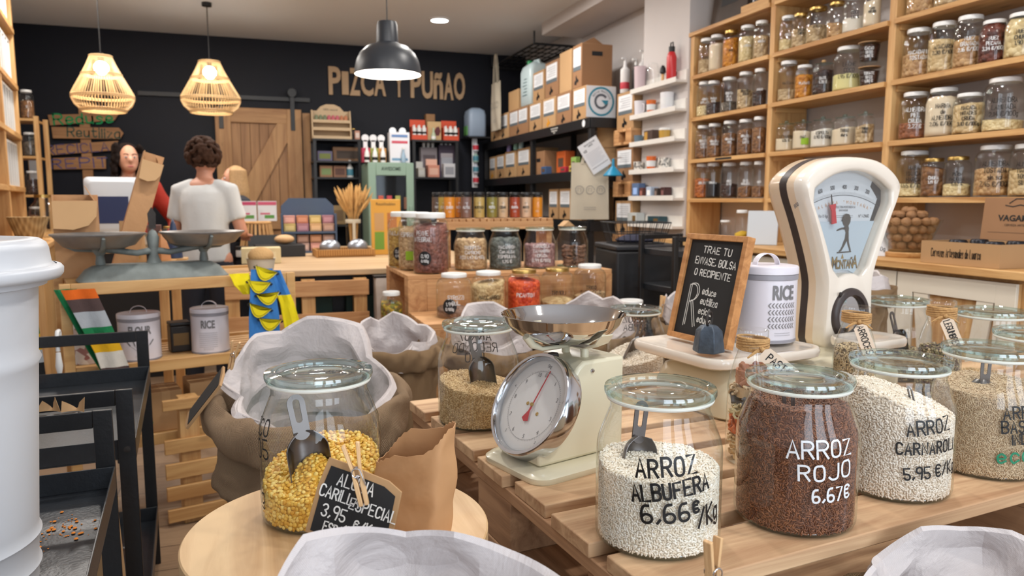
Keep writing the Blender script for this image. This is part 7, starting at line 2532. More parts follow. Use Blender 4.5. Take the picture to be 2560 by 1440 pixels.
for k, (u, w_, h_, c, lab) in enumerate(((1594, .14, .085, (190, 196, 196), 'pale packets stacked at the left of the sixth ledge'), (1648, .16, .065, (32, 66, 76), 'dark teal boxes with gold lines on the sixth ledge'))):
 t = thing('packet', lab, 'packet', (LXC - .04, ly(u) - w_ / 2, LZ[5] + .0005), 0, 'goods on the white ledges')
 part('box', G().box(0, .07, 0, w_, 0, h_), pm('lq_%d' % k, c, .5), t, .002)
 part('label', G().box(-.001, 0, w_ * .1, w_ * .45, h_ * .25, h_ * .75), pm('gold_print', (112, 84, 40), .5), t)
# ---------------------------------------------------------------- black bin, wire basket and black carts before the rack
p = onz(1575, 860, .0)
p = at(1592, 720, 4.25)
bn = thing('black_bin', 'black plastic cabinet bin behind the pasta display', 'bin', (p.x, p.y, 0), -.15)
part('body', G().box(-.19, .19, -.2, .2, 0, .98), pm('bin_black', (24, 25, 29), .55), bn, .012)
part('lid', G().box(-.195, .195, -.205, .205, .981, 1.01), pm('bin_black2', (34, 35, 40), .5), bn, .008)
part('door_line', G().box(.0, .004, -.2006, -.2, .1, .9), BLACK, bn)
wb = thing('wire_basket', 'black wire basket standing on the black bin', 'basket', (p.x - .02, p.y, 1.0105), -.15)
g = G()
for z, s_ in ((.004, .8), (.06, .9), (.12, 1)):
 g.tube([(.16 * s_ * a, .14 * s_ * b, z) for a, b in ((-1, -1), (1, -1), (1, 1), (-1, 1))], .0035, 6, True)
for k in range(9):
 for sy in (-1, 1):
  x = -1 + .25 * k
  g.tube([(.128 * x, sy * .112, .004), (.16 * x, sy * .14, .12)], .002, 5)
  g.tube([(sy * .128, .112 * x, .004), (sy * .16, .14 * x, .12)], .002, 5)
part('wires', g, BLACK, wb)
single('dark_cloth', G().lathe([(0, .0075), (.10, .0075), (.11, .02), (.06, .045), (0, .05)], 20), pm('navy_cloth', (36, 38, 60), .9), 'dark blue cloth lying in the wire basket', 'cloth', (p.x - .02, p.y, 1.0125))
p = at(1692, 700, 3.75)
c3 = thing('serving_cart', 'black metal cart standing before the low cabinet, behind the framed blackboard', 'cart', (p.x, p.y, 0), .1)
for x in (-.12, .12):
 for y in (-.14, .14):
  part('post', G().box(x - .012, x + .012, y - .012, y + .012, 0, 1.08), BLACK, c3, .002)
for z in (.55, .80, .98):
 part('tray', G().box(-.107, .107, -.15, .15, z, z + .03), TRAYM, c3, .002)
for y in (-.14, .14):
 part('end_rail', G().box(-.107, .107, y - .01, y + .01, 1.055, 1.078), BLACK, c3, .002)
# ---------------------------------------------------------------- lamps
p = at(970, 187, 4.15)
DP = thing('pendant_lamp', 'dark grey metal dome pendant lamp hanging over the pasta display', 'pendant lamp', (p.x, p.y, p.z))
LR_ = .185
SHADE = pm('lamp_shade', (52, 56, 62), .4)
prof = [(LR_, 0), (LR_ * .985, .03), (LR_ * .93, .075), (LR_ * .82, .115), (LR_ * .62, .15), (LR_ * .36, .168), (LR_ * .33, .172), (LR_ * .30, .27), (LR_ * .27, .285), (0, .288)]
part('shade', G().lathe(prof, 64), SHADE, DP, sharp=50)
part('shade_lining', G().lathe([(LR_ - .003, .0005)] + [(r - .004, z - .003) for r, z in prof[1:5]] + [(LR_ * .34, .15), (0, .155)], 64), LAMPIN, DP)
part('bulb', G().ball((0, 0, .085), .038, 20, 14), BULB, DP)
part('cord', G().tube([(0, 0, .287), (0, 0, CEIL - p.z - .03)], .0035, 8), BLACKP, DP)
part('ceiling_rose', G().lathe([(0, CEIL - p.z - .03), (.045, CEIL - p.z - .028), (.05, CEIL - p.z - .001), (0, CEIL - p.z)], 28), BLACKP, DP)
light('pendant_light', 'POINT', (p.x, p.y, p.z + .035), 16, (1, .93, .82), .03)
RAT = pm('rattan', (206, 172, 124), .6, var=(60, .2))
for u, v, d, lab, vt in ((260, 277, 5.45, 'woven rattan pendant lamp at the left, above the sign post', 146), (529, 281, 6.42, 'woven rattan pendant lamp right of the other, before the wooden door', 157)):
 p = at(u, v, d)
 t = thing('rattan_lamp', lab, 'pendant lamp', p, 0, 'rattan pendant lamps')
 s_ = d / FPX * (1 if u < 400 else .93)
 prof = [(29, 131), (38, 112), (54, 84), (72, 55), (81, 40), (81, 28), (74, 14), (58, 0)]
 sx_ = s_ * (.87 if u < 400 else .92)
 prof = [(r * sx_, z * s_) for r, z in prof]
 g = G()
 n = 60
 for k in range(n):
  a = 2 * pi * k / n
  g.tube([(r * cos(a), r * sin(a), z) for r, z in prof], .0026, 4)
 part('canes', g, RAT, t)
 for i, (r_, z_) in enumerate(((58, 0), (81, 34), (52, 87), (29, 131))):
  g = G()
  for dz in ((-2, 2) if i else (-2, 1, 4)):
   g.tube([(r_ * sx_ * cos(a), r_ * sx_ * sin(a), (z_ + dz) * s_) for a in [2 * pi * k / 40 for k in range(40)]], .005, 6, True)
  part('hoop', g, RAT, t)
 part('bulb', G().ball((0, 0, 104 * s_), 17 * s_, 18, 12), BULB, t)
 part('socket', G().lathe([(0, 120 * s_), (.02, 120 * s_), (.02, 140 * s_), (0, 140 * s_)], 16), BLACKP, t)
 part('cord', G().tube([(0, 0, 140 * s_), (0, 0, CEIL - p.z - .03)], .004, 8), BLACKP, t)
 part('ceiling_rose', G().lathe([(0, CEIL - p.z - .03), (.04, CEIL - p.z - .03), (.04, CEIL - p.z), (0, CEIL - p.z)], 24), BLACKP, t)
 light('rattan_light', 'POINT', (p.x, p.y, p.z + 60 * s_), 7, (1, .9, .74), .05)
for k, (x, y) in enumerate(LAMP_AND_FILL[:1]):
 p = onz(1099, 51, CEIL - .012)
 g = G().lathe([(0, -.004), (.078, -.004), (.078, .0), (0, 0)], 40)
 t = thing('ceiling_lamp', 'round glowing white lamp set in the ceiling', 'ceiling lamp', (p.x, p.y, CEIL - .012))
 part('diffuser', g, pm('lamp_disc', (250, 253, 255), .5, emit=14), t)
 part('trim_ring', G().lathe([(.079, -.004), (.094, -.002), (.097, .010), (.079, .010)], 40, None, 0, True), WHITEP, t)
# ---------------------------------------------------------------- back wall
WY = 8.40
LET = pm('plywood_letters', (186, 156, 122), .7, var=(12, .1))
for k, (ch, u0, u1, v0, v1) in enumerate((('P', 822, 851, 168, 237), ('I', 855, 870, 180, 237), ('Z', 874, 899, 172, 239), ('C', 902, 932, 174, 240), ('A', 935, 963, 176, 240), ('Y', 985, 1008, 178, 243), ('P', 1026, 1052, 180, 245), ('U', 1054, 1081, 180, 247), ('Ñ', 1083, 1106, 183, 248), ('A', 1109, 1132, 184, 250), ('O', 1134, 1161, 183, 250))):
 a, b = ony(u0, v1, WY), ony(u1, v0, WY)
 vs_, fs = fonttext(ch if ch != 'Ñ' else 'ñ', .3, 1, .012, .01)
 xs, ys = [v[0] for v in vs_], [v[1] for v in vs_]
 fx, fy = (b.x - a.x) / (max(xs) - min(xs)), (b.z - a.z) / (max(ys) - min(ys))
 g = G().add([((v[0] - min(xs)) * fx, -v[2] * 1.2 - .013, (v[1] - min(ys)) * fy) for v in vs_], fs)
 single('wall_letter', g, LET, 'wooden wall letter %s of the shop name, %s' % (ch, ['first', 'second', 'third', 'fourth', 'fifth', 'standing alone in the middle', 'starting the last word', 'second of the last word', 'with a tilde', 'fourth of the last word', 'the very last'][k]), 'letter', (a.x, WY, a.z), 0, 'wooden letters on the black wall')
# sliding barn door
a, b = ony(536, 267, 8.34), ony(752, 267, 8.34)
DW, DH = b.x - a.x, a.z
dr = struct('door_1', G().box(0, DW, .012, .03, .02, DH), BARNP)
dr.location = (a.x, 8.33, 0)
dr['label'] = 'pale wooden sliding barn door on the black wall'
FR = .15
for nm, q in (('stile', (0, FR, .02, DH)), ('stile', (DW - FR, DW, .02, DH))):
 part('door_' + nm, G().box(q[0], q[1], -.02, .0119, q[2], q[3]), BARN, dr, .003)
for q in ((FR, DW - FR, DH - FR, DH), (FR, DW - FR, .95, .95 + FR), (FR, DW - FR, .02, .02 + FR)):
 part('door_rail', G().box(q[0], q[1], -.02, .0119, q[2], q[3]), BARNX, dr, .003)
M = frame3((0, .0115, 0), (1, 0, 0), (0, 0, 1), (0, -1, 0))
part('door_brace', G().prism([(FR, .95 + FR), (FR + .14, .95 + FR), (DW - FR, DH - FR - .19), (DW - FR, DH - FR), (DW - FR - .1, DH - FR), (FR, .95 + FR + .14)], 0, .030, M), BARN, dr, .002)
g = G()
for k in range(1, 6):
 x = FR + (DW - 2 * FR) * k / 6
 g.box(x - .003, x + .003, .0105, .0119, .1, DH - .02)
part('door_gaps', g, pm('door_gap', (96, 68, 44), .9), dr)
for u in (553, 732):
 q = ony(u, 300, 8.31).x - a.x
 part('door_strap', G().box(q - .022, q + .022, -.028, -.0205, DH - .22, DH + .18), BLACK, dr, .002)
 part('door_wheel', G().lathe([(0, -.02), (.045, -.02), (.05, 0), (.045, .02), (0, .02)], 24, MX((q, -.02, DH + .17), rx=pi / 2)), BLACK, dr)
q0, q1 = ony(345, 252, 8.36), ony(775, 262, 8.36)
single('door_rail', G().box(q0.x, q1.x, 8.36, 8.372, DH + .09, DH + .13), BLACK, 'long black steel rail that carries the sliding door', 'rail')
g = G().box(0, .08, 0, .04, 0, DH - .03)
single('door_post', g, BARN, 'plain wooden door post at the right of the sliding door', 'post', (b.x + .012, 8.355, 0.001))
# sign post with four arrow boards
p = ony(219, 450, 8.33)
sp = thing('sign_post', 'wooden post with four arrow boards reduse, reutiliza, recicla and repit', 'sign', (p.x, 8.37, .0))
part('post', G().box(-.045, .045, -.01, .02, 0, ony(219, 268, 8.36).z), SIGNW, sp, .002)
for k, (P, tx, c, h, rt, mm) in enumerate((([(119, 287), (298, 283), (286, 301), (125, 314)], 'Reduse', (20, 140, 80), .10, .9, 0), ([(128, 317), (297, 319), (309, 333), (300, 348), (132, 346)], 'Reutiliza', (34, 76, 66), .09, .75, 0), ([(119, 377), (136, 362), (296, 352), (284, 376), (131, 388)], 'RECICLA', (84, 72, 110), .085, .9, 0), ([(132, 395), (264, 391), (265, 422), (134, 424)], 'REPIT', (82, 80, 130), .09, 1.15, 0))):
 Q = [ony(u, v, 8.345) - Vector((p.x, 8.37, 0)) for u, v in P]
 M = frame3((0, -.0105, 0), (1, 0, 0), (0, 0, 1), (0, -1, 0))
 b_ = part('arrow_board', G().prism([(v.x, v.z) for v in Q][::-1], 0, .018, M), SIGNW, sp, .003)
 cx, cz_ = sum(v.x for v in Q) / len(Q), sum(v.z for v in Q) / len(Q)
 g = G()
 tl_ = math.atan2(Q[1].z - Q[0].z, Q[1].x - Q[0].x) if k in (0, 3) else (.09 if k == 2 else -.02)
 write(g, tx, h, .016 if k == 0 else .011, lambda a, b: (a, -.0295, b), cx, cz_, rt, tilt=tl_)
 part('painted_word', g, pm('sign_paint_%d' % k, c, .8), b_)
def bx(name, label, cat, x, y, z, w_, d_, h_, c, group=None, lab=None, rz=0, rough=.6, bev=.003):
 """box with a printed front panel, front face towards -y"""
 t = thing(name, label, cat, (x, y, z), rz, group)
 part('box', G().box(-w_ / 2, w_ / 2, 0, d_, 0, h_), pm('bx_%d_%d_%d' % c, c, rough), t, bev)
 if lab:
  part('front_label', G().box(-w_ * .38, w_ * .38, -.0015, -.0004, h_ * .2, h_ * .75), pm('bx_%d_%d_%d' % lab, lab, .6), t)
 return t
def unit(label, u0, u1, zs, y=8.0):
 a, b = ony(u0, 400, y).x, ony(u1, 400, y).x
 t = thing('black_shelf', label, 'shelf', (a, y, 0), 0, 'black shelf units on the black wall')
 W_ = b - a
 for x in (0, W_ - .03):
  for yy_ in (0, .32):
   part('post', G().box(x, x + .03, yy_, yy_ + .03, 0, zs[0] - .021), BLACK, t)
 for z in zs:
  part('board', G().box(-.005, W_ + .005, -.004, .36, z - .02, z), BLACK, t, .002)
 return a, W_
zA = [ony(840, v, 8.0).z for v in (347, 402, 443)] + [1.0, .55]
aA, wA = unit('black shelf unit right of the wooden door', 784, 903, zA)
zB = [ony(1090, v, 8.0).z for v in (350, 443)] + [1.05, .6]
aB, wB = unit('black shelf unit right of the mint cabinet', 1032, 1146, zB)
t = thing('spice_rack', 'pale wooden display rack with curved top and small jars', 'rack', (aA + .20, 8.05, zA[0] + .001))
CRW = pm('pale_wood', (206, 180, 144), .6, var=(9, .06))
PB = [(-.20, 0), (.20, 0), (.19, .30), (.14, .30), (.10, .345), (.04, .37), (-.04, .37), (-.10, .345), (-.14, .30), (-.19, .30)]
part('back', G().prism(PB, -.16, -.15, MX(rx=pi / 2)), CRW, t)
for s_ in (-1, 1):
 part('side', G().prism([(0, 0), (.15, 0), (.15, .30), (.08, .30)], -.006, .006, MX((s_ * .195, 0, 0)) @ frame3((0, 0, 0), (0, 1, 0), (0, 0, 1), (1, 0, 0))), CRW, t)
for z, d in ((0, .0), (.09, .03), (.17, .05)):
 part('ledge', G().box(-.188, .188, d, .148, z, z + .012), CRW, t)
 part('front_lip', G().box(-.188, .188, d - .008, d - .0005, z, z + .03), CRW, t)
g = G()
printed(g, '100% natural', .02, lambda a, b: (a, .1485, .315 + b))
part('lettering', g, INK, t)
for k in range(8):
 c = ((120, 130, 100), (196, 96, 110), (190, 120, 80))[min(2, k // 3)]
 o = single('spice_jar', G().lathe([(0, 0), (.019, 0), (.019, .05), (.014, .058), (.014, .066), (0, .066)], 16), [pm('sj_%d_%d_%d' % c, c, .5)], 'small %s jar on the pale wooden display rack' % ['green', 'pink', 'orange'][min(2, k // 3)], 'jar', (aA + .05 + .043 * k, 8.13, zA[0] + .184), 0, 'small jars on the pale display rack')
jar('dark jar with gold lid on the black shelf beside the pale display rack', (aA + wA - .05, 8.22, zA[0] + .001), .04, .13, 'gold', None, ('dark_herbs', DARKS), .7)
bx('soap_box', 'small pinkish bottle box at the right end of the black shelf', 'box', aA + wA - .03, 8.02, zA[0] + .001, .05, .05, .09, (190, 140, 120), None, (220, 200, 190))
bx('printed_box', 'brown box with a black mountain print on the second black shelf', 'box', aA + .36, 8.12, zA[1] + .001, .30, .14, .15, (120, 88, 60), None, (60, 46, 36))
bx('soap_packet', 'lilac and green soap packet left on the second black shelf', 'packet', aA + .12, 8.05, zA[1] + .001, .15, .08, .10, (96, 92, 120), None, (110, 120, 60))
for k, (x, c, l_) in enumerate(((.13, (150, 112, 80), (120, 140, 90)), (.27, (140, 100, 76), (90, 60, 50)))):
 bx('soap_packet', ['tan soap box with a green band on the third black shelf', 'brown soap box beside the white spray bottle on the third black shelf'][k], 'packet', aA + x, 8.06, zA[2] + .001, .13, .09, .12, c, 'soap boxes on the third black shelf', l_)
t = thing('spray_bottle', 'white and teal spray bottle on the third black shelf', 'bottle', (aA + .375, 8.08, zA[2] + .001))
part('body', G().lathe([(0, 0), (.032, 0), (.035, .006), (.033, .10), (.012, .14), (.012, .18), (0, .18)], 20), WHITEP, t)
part('label', G().lathe([(.0355, .02), (.0358, .022), (.0345, .085), (.0335, .087)], 20), pm('teal_label', (70, 130, 150), .5), t)
bx('flat_box', 'dark tan folder standing on the fourth black shelf', 'box', aA + .22, 8.1, zA[3] + .001, .20, .05, .20, (150, 124, 84), None, (120, 96, 66))
# goods on unit B
xs_ = (.10, .515)
for k, x in enumerate(xs_):
 t = thing('display_box', ['orange red display box of white bottles, left of the sprig picture', 'orange red display box of white bottles, right of the sprig picture'][k], 'display box', (aB + x * wB / .6, 8.02, zB[0] + .001), 0, 'orange red display boxes')
 OR = pm('display_orange', (206, 76, 44), .6)
 part('tray', G().box(-.085, .085, 0, .12, 0, .05).box(-.085, -.08, 0, .12, .0505, .14).box(.08, .085, 0, .12, .0505, .14), OR, t)
 part('header', G().box(-.085, .085, .115, .12, .0505, .22), OR, t)
 for j in range(6):
  o = thing('dropper_bottle', 'white dropper bottle in the %s orange red display box' % ['left', 'right'][k], 'bottle', (aB + x * wB / .6 - .055 + .055 * (j % 3), 8.04 + .045 * (j // 3), zB[0] + .0515 + .025 * (j // 3) * 0), 0, 'white bottles in the %s display box' % ['left', 'right'][k])
  part('body', G().lathe([(0, 0), (.022, 0), (.022, .07), (.01, .085), (.01, .10), (0, .11)], 16), WHITEP, o)
  part('label', G().lathe([(.0222, .012), (.0225, .014), (.0225, .034), (.0222, .036)], 16), INK, o)
t = bx('picture_card', 'tan picture card with a dark sprig on the right black shelf', 'card', aB + .255, 8.06, zB[0] + .001, .15, .05, .20, (196, 164, 118))
part('sprig', G().prism([(.01, .05), (.05, .05), (.07, .10), (.05, .15), (.02, .14), (-.0, .10)], 0, .001, frame3((0, -.0005, 0), (1, 0, 0), (0, 0, 1), (0, -1, 0))), pm('sprig', (96, 44, 50), .7), t)
t = thing('spray_bottle', 'pale green spray bottle before the tan picture card', 'bottle', (aB + .235, 8.02, zB[0] + .001))
part('body', G().lathe([(0, 0), (.025, 0), (.026, .05), (.010, .09), (.010, .13), (0, .13)], 18), pm('pale_green', (176, 190, 160), .4), t)
part('label', G().lathe([(.0262, .01), (.0264, .04)], 18), WHITEP, t)
bx('small_sign', 'small tan block sign above the picture card', 'sign', aB + .255, 8.24, zB[0] + .001, .10, .10, .30, (150, 110, 70), None, (120, 86, 54))
for k, (x, w_, h_, c, l_, lab) in enumerate(((.12, .10, .10, (190, 186, 176), (200, 200, 196), 'pale display box of tubes, leftmost on the lower right shelf'), (.28, .17, .13, (206, 140, 118), (226, 180, 160), 'salmon pink display box on the lower right shelf'), (.49, .17, .15, (206, 206, 210), (150, 152, 160), 'white display box on the lower right shelf'))):
 t = bx('display_box', lab, 'display box', aB + x * wB / .6, 8.03, zB[1] + .001, w_ * .75, .12, h_, c, 'display boxes on the lower right shelf', l_)
 part('header', G().box(-w_ * .37, w_ * .37, .11, .12, h_ + .0005, h_ + .07), pm('bx_%d_%d_%d' % l_, l_, .6), t)
for k, (x, z, lab) in enumerate(((.22, .17, 'grey lilac display stand behind the salmon pink box'), (.42, .20, 'dark lilac packet high behind the white display box'))):
 t = bx('display_stand', lab, 'display stand', aB + x, 8.18, zB[1] + .001, .18, .10, z + .16, ((150, 144, 150), (76, 66, 86))[k], 'stands on the lower right shelf', ((110, 100, 106), (196, 190, 196))[k])
 for j in range(3):
  single('tube', G().lathe([(0, 0), (.016, 0), (.018, .08), (0, .09)], 12), [WHITEP], 'pale tube on the %s' % lab, 'tube', (aB + x - .05 + .05 * j, 8.22, zB[1] + .162 + z), 0, 'tubes on ' + lab)
# mint green cabinet
MINT = pm('mint_paint', (138, 164, 146), .4)
q0, q1 = ony(920, 405, 7.45), ony(1034, 405, 7.45)
FW, FH = q1.x - q0.x, q0.z
t = thing('display_fridge', 'mint green display cabinet with a glass door', 'cabinet', (q0.x, 7.45, 0))
part('body', G().box(0, FW, .045, .5, 0, FH), MINT, t, .02)
d = part('door', G().box(0, .075, 0, .04, .05, FH - .002).box(FW - .075, FW, 0, .04, .05, FH - .002).box(.075, FW - .075, 0, .04, FH - .13, FH - .002).box(.075, FW - .075, 0, .04, .05, .14), MINT, t, .006)
part('door_glass', G().box(.0755, FW - .0755, .015, .02, .1405, FH - .1305), GLASSD, d)
part('door_handle', G().box(FW - .05, FW - .03, -.03, -.001, .9, 1.2), MINT, d, .004)
part('dark_inside', G().box(.076, FW - .076, .0405, .0445, .141, FH - .131), pm('fridge_inside', (40, 44, 46), .7), t)
g = G()
printed(g, 'AWESOME', .035, lambda a, b: (FW / 2 + a, -.0012, FH - .065 + b), 0, 0, .8, .001)
part('lettering', g, pm('fridge_print', (44, 66, 54), .6), t)
for k in range(4):
 bx('product_box', 'small %s box in the mint cabinet window' % ['orange red', 'rose', 'yellow green', 'brown'][k], 'box', q0.x + .12 + .085 * k, 7.4545, 1.18 if k < 3 else 1.165, .05, .009, .12, ((196, 90, 70), (190, 70, 80), (170, 170, 90), (120, 80, 60))[k], 'boxes in the mint cabinet', None)
# bottles on the mint cabinet
for k, (u, c, lab) in enumerate(((917, (190, 60, 90), 'pink'), (937, (150, 160, 80), 'green'), (957, (196, 140, 70), 'orange'))):
 x = ony(u, 400, 7.5).x
 t = bx('display_box', 'display strip with a round white header and %s side on the mint cabinet' % lab, 'display box', x, 7.52, FH + .001, .078, .10, .14, c, 'display strips on the mint cabinet')
 part('round_header', G().lathe([(0, 0), (.036, 0), (.036, .006), (0, .006)], 24, MX((0, .06, .24), rx=pi / 2)).box(-.02, .02, .054, .06, .14, .22), PAPER, t)
 o = thing('cream_bottle', 'white bottle before the %s display strip' % lab, 'bottle', (x, 7.485, FH + .001), 0, 'white bottles on the mint cabinet')
 part('body', G().lathe([(0, 0), (.024, 0), (.026, .06), (.02, .10), (.012, .12), (.012, .15), (0, .15)], 16), WHITEP, o)
 part('label', G().lathe([(.0265, .02), (.0268, .05)], 16), INK, o)
x = ony(1000, 400, 7.5).x
t = bx('display_stand', 'white cardboard display stand with blue and red print on the mint cabinet', 'display stand', x, 7.5, FH + .001, .20, .12, .30, (222, 224, 230))
for z, c in ((.25, (96, 130, 180)), (.19, (196, 70, 90)), (.02, (110, 150, 180))):
 part('print_band', G().box(-.08, .08, -.0015, -.0004, z, z + .025), pm('bx_%d_%d_%d' % c, c, .6), t)
for k in range(2):
 o = part('round_tab', G().lathe([(0, 0), (.035, 0), (.035, .006), (0, .006)], 20, MX((-.05 + .10 * k, .11, .32), rx=pi / 2)), PAPER, t)
o = thing('cream_bottle', 'pale blue bottle standing before the white display stand', 'bottle', (x + .03, 7.475, FH + .001))
part('body', G().lathe([(0, 0), (.022, 0), (.024, .06), (.011, .10), (.011, .13), (0, .13)], 16), pm('pale_blue', (150, 176, 196), .4), o)
part('cap', G().lathe([(.012, .1305), (.012, .15), (0, .15)], 14), WHITEP, o)
# ---------------------------------------------------------------- shop counter
CH = .85
C0, C1 = .02, 1.50
ct = thing('shop_counter', 'wide pale wooden shop counter behind the pine rack', 'counter', (0, 0, 0))
part('worktop', G().box(C0, C1, 4.44, 6.10, CH - .035, CH).box(.45, C1, 6.1001, 6.75, CH - .035, CH), COUNTER, ct, .004)
part('base', G().box(C0 + .05, C1 - .05, 4.62, 5.9, 0, CH - .0355), BLACK, ct)
part('front_band', G().box(C0 + .05, C1 - .05, 4.55, 4.6195, .02, .18), CRATE, ct)
P0 = ony(655, 700, 4.36)
pl = thing('wooden_pallet', 'wooden pallet standing upright against the front of the shop counter', 'pallet', (ony(560, 700, 4.40).x, 4.40, 0))
PW = ony(922, 700, 4.40).x - ony(560, 700, 4.40).x
for z0, z1 in ((.70, .79), (.50, .60), (.29, .39), (.08, .18)):
 part('board', G().box(0, PW, 0, .018, z0, z1), CRATE, pl, .002)
for x in (.0, PW * .52, PW - .085):
 part('stringer', G().box(x, x + .075, .0185, .09, .02, .798), PINEZ, pl, .002)
for k, x in enumerate((.62, .30)):
 bx('plastic_crate', 'dark green plastic crate behind the upright pallet, %s' % ['right', 'left'][k], 'crate', x, 4.515, .30, .24, .08, .38, (18, 52, 44), 'green crates behind the pallet')
q = ony(952, 760, 4.38)
wpst = single('white_post', G().box(-.07, .07, 0, .12, 0, .80), pm('peeling_white', (206, 198, 190), .8, var=(14, .3)), 'peeling white wooden post at the right end of the counter front', 'post', (q.x + .04, 4.34, .001))
part('top_strip', G().box(-.08, .08, 0, .1, .8005, .812), BLACK, wpst)
def onc(u, v):
 p = onz(u, v, CH)
 p.z = CH + .0008
 return p
# black display box with a bread loaf, small jar, tray of silver tins
p = onc(705, 640)
p.y -= .12
t = thing('black_display', 'black cardboard display box with raised lid on the counter', 'display box', p, .05)
part('box', G().box(-.18, .16, 0, .20, 0, .085), BLACKP, t, .003)
part('lid', G().box(-.22, .12, 0, .008, .0, .15, MX((0, .203, .004), rx=rad(-14))), BLACKP, t)
single('round_brush', G().ball((0, 0, .035), (.07, .06, .034), 20, 12), [pm('bread', (206, 166, 120), .6, var=(14, .3))], 'round tan and white loaf shaped brush in the black display box', 'brush', (p.x + .02, p.y + .10, CH + .088))
p = onc(652, 640)
t = thing('cream_jar', 'small white jar with a black lid before the black display box', 'jar', (p.x - .13, p.y - .05, CH + .0008))
part('body', G().lathe([(0, 0), (.036, 0), (.038, .004), (.038, .05), (0, .05)], 24), WHITEP, t)
part('lid', G().lathe([(0, .0505), (.04, .0505), (.04, .075), (0, .076)], 24), BLACKP, t)
p = onc(866, 643)
t = thing('wicker_tray', 'shallow wicker tray holding two silver covers on the counter', 'tray', p, .05)
WK = weave('wicker', (206, 156, 92), (130, 84, 44), 60, 60, .7, .8, uv=False)
g = G()
g.box(-.20, .20, 0, .26, 0, .01)
for s_ in (-1, 1):
 g.box(s_ * .20 - .006, s_ * .20 + .006, -.006, .266, .0, .055)
g.box(-.194, .194, -.006, .006, .0105, .055).box(-.194, .194, .254, .266, .0105, .055)
part('basket', g, WK, t, .003)
for k, x in enumerate((-.10, .10)):
 single('silver_cover', G().ball((0, 0, .03), (.075, .06, .055), 20, 12), [pm('silver_foil', (170, 176, 186), .3, .7)], '%s silver domed packet in the wicker tray' % ['left', 'right'][k], 'packet', (p.x + x, p.y + .14, CH + .037), 0, 'silver packets in the wicker tray')
# vase of wheat
p = onc(884, 616)
t = thing('glass_vase', 'clear glass vase with a white ribbon holding the wheat', 'vase', p)
part('glass_body', G().lathe([(0, .004), (.055, 0), (.06, .006), (.065, .26), (.063, .26), (.057, .01), (0, .012)], 28), GLASS, t)
part('ribbon', G().box(-.012, .012, -.0665, -.0645, .06, .24).lathe([(.0655, .205), (.067, .21), (.067, .235), (.0655, .24)], 24), CANVAS, t)
rv = random.Random(3)
EAR = pm('wheat_straw', (214, 168, 104), .8, var=(40, .15))
for k in range(60):
 a, sp_ = rv.uniform(0, 2 * pi), rv.uniform(.0, 1) ** .6
 h = rv.uniform(.42, .55) * (1 - .12 * sp_)
 b0 = Vector((.03 * cos(a) * sp_, .03 * sin(a) * sp_, .015))
 b1 = Vector((.05 * cos(a) * sp_, .05 * sin(a) * sp_, .26))
 e = Vector((.17 * cos(a) * sp_, .11 * sin(a) * sp_, h))
 g = G()
 g.tube([b0, b1, b1.lerp(e, .5), e], .0024, 5)
 d = (e - b1).normalized()
 g.tube([e - d * .10, e - d * .08, e - d * .03, e + d * .01, e + d * .04], [.003, .0095, .009, .006, .001], 6)
 single('wheat_stalk', g, EAR, 'dry golden wheat stalk in the ribboned glass vase', 'wheat stalk', p, 0, 'wheat stalks in the vase')
# A-frame board, yellow framed leaflet holder
p = onc(962, 622)
t = thing('easel_board', 'small wooden A-frame chalkboard on the counter', 'sign', p + Vector((0, 0, .006)), -.5)
for x in (-.11, .09):
 part('leg', G().box(x, x + .02, 0, .02, 0, .34, MX(rx=rad(-14))), PINEZ, t)
 part('leg', G().box(x, x + .02, -.01, .01, 0, .33, MX((0, .175, 0), rx=rad(15))), PINEZ, t)
part('slate', G().box(-.0895, .0895, .004, .012, .06, .32, MX(rx=rad(-14))), BOARD, t)
g = G()
for k, tx in enumerate(('PIZCA', 'Y PUÑAO', 'GRACIAS')):
 write(g, tx, .026, .004, lambda a, b: MX(rx=rad(-14)) @ Vector((a, .0025, b)), 0, .27 - .06 * k, .6)
part('chalk_writing', g, CHALK, t)
p = ony(966, 610, 5.55)
t = thing('yellow_frame', 'yellow framed leaflet board with product pictures on the counter', 'leaflet board', (p.x, 5.55, CH + .0008))
part('board', G().box(-.11, .11, 0, .012, 0, .41), pm('yellow_board', (216, 160, 62), .5), t, .004)
for x, z, c in ((-.05, .24, (190, 150, 100)), (.045, .24, (176, 110, 60)), (-.05, .10, (110, 150, 50)), (.045, .10, (206, 196, 170))):
 part('picture', G().box(x - .035, x + .035, -.0016, -.0004, z - .06, z + .07), pm('bx_%d_%d_%d' % c, c, .5), t)
g = G()
printed(g, 'Reutilizables', .02, lambda a, b: (a, -.002, .375 + b))
part('lettering', g, INK, t)
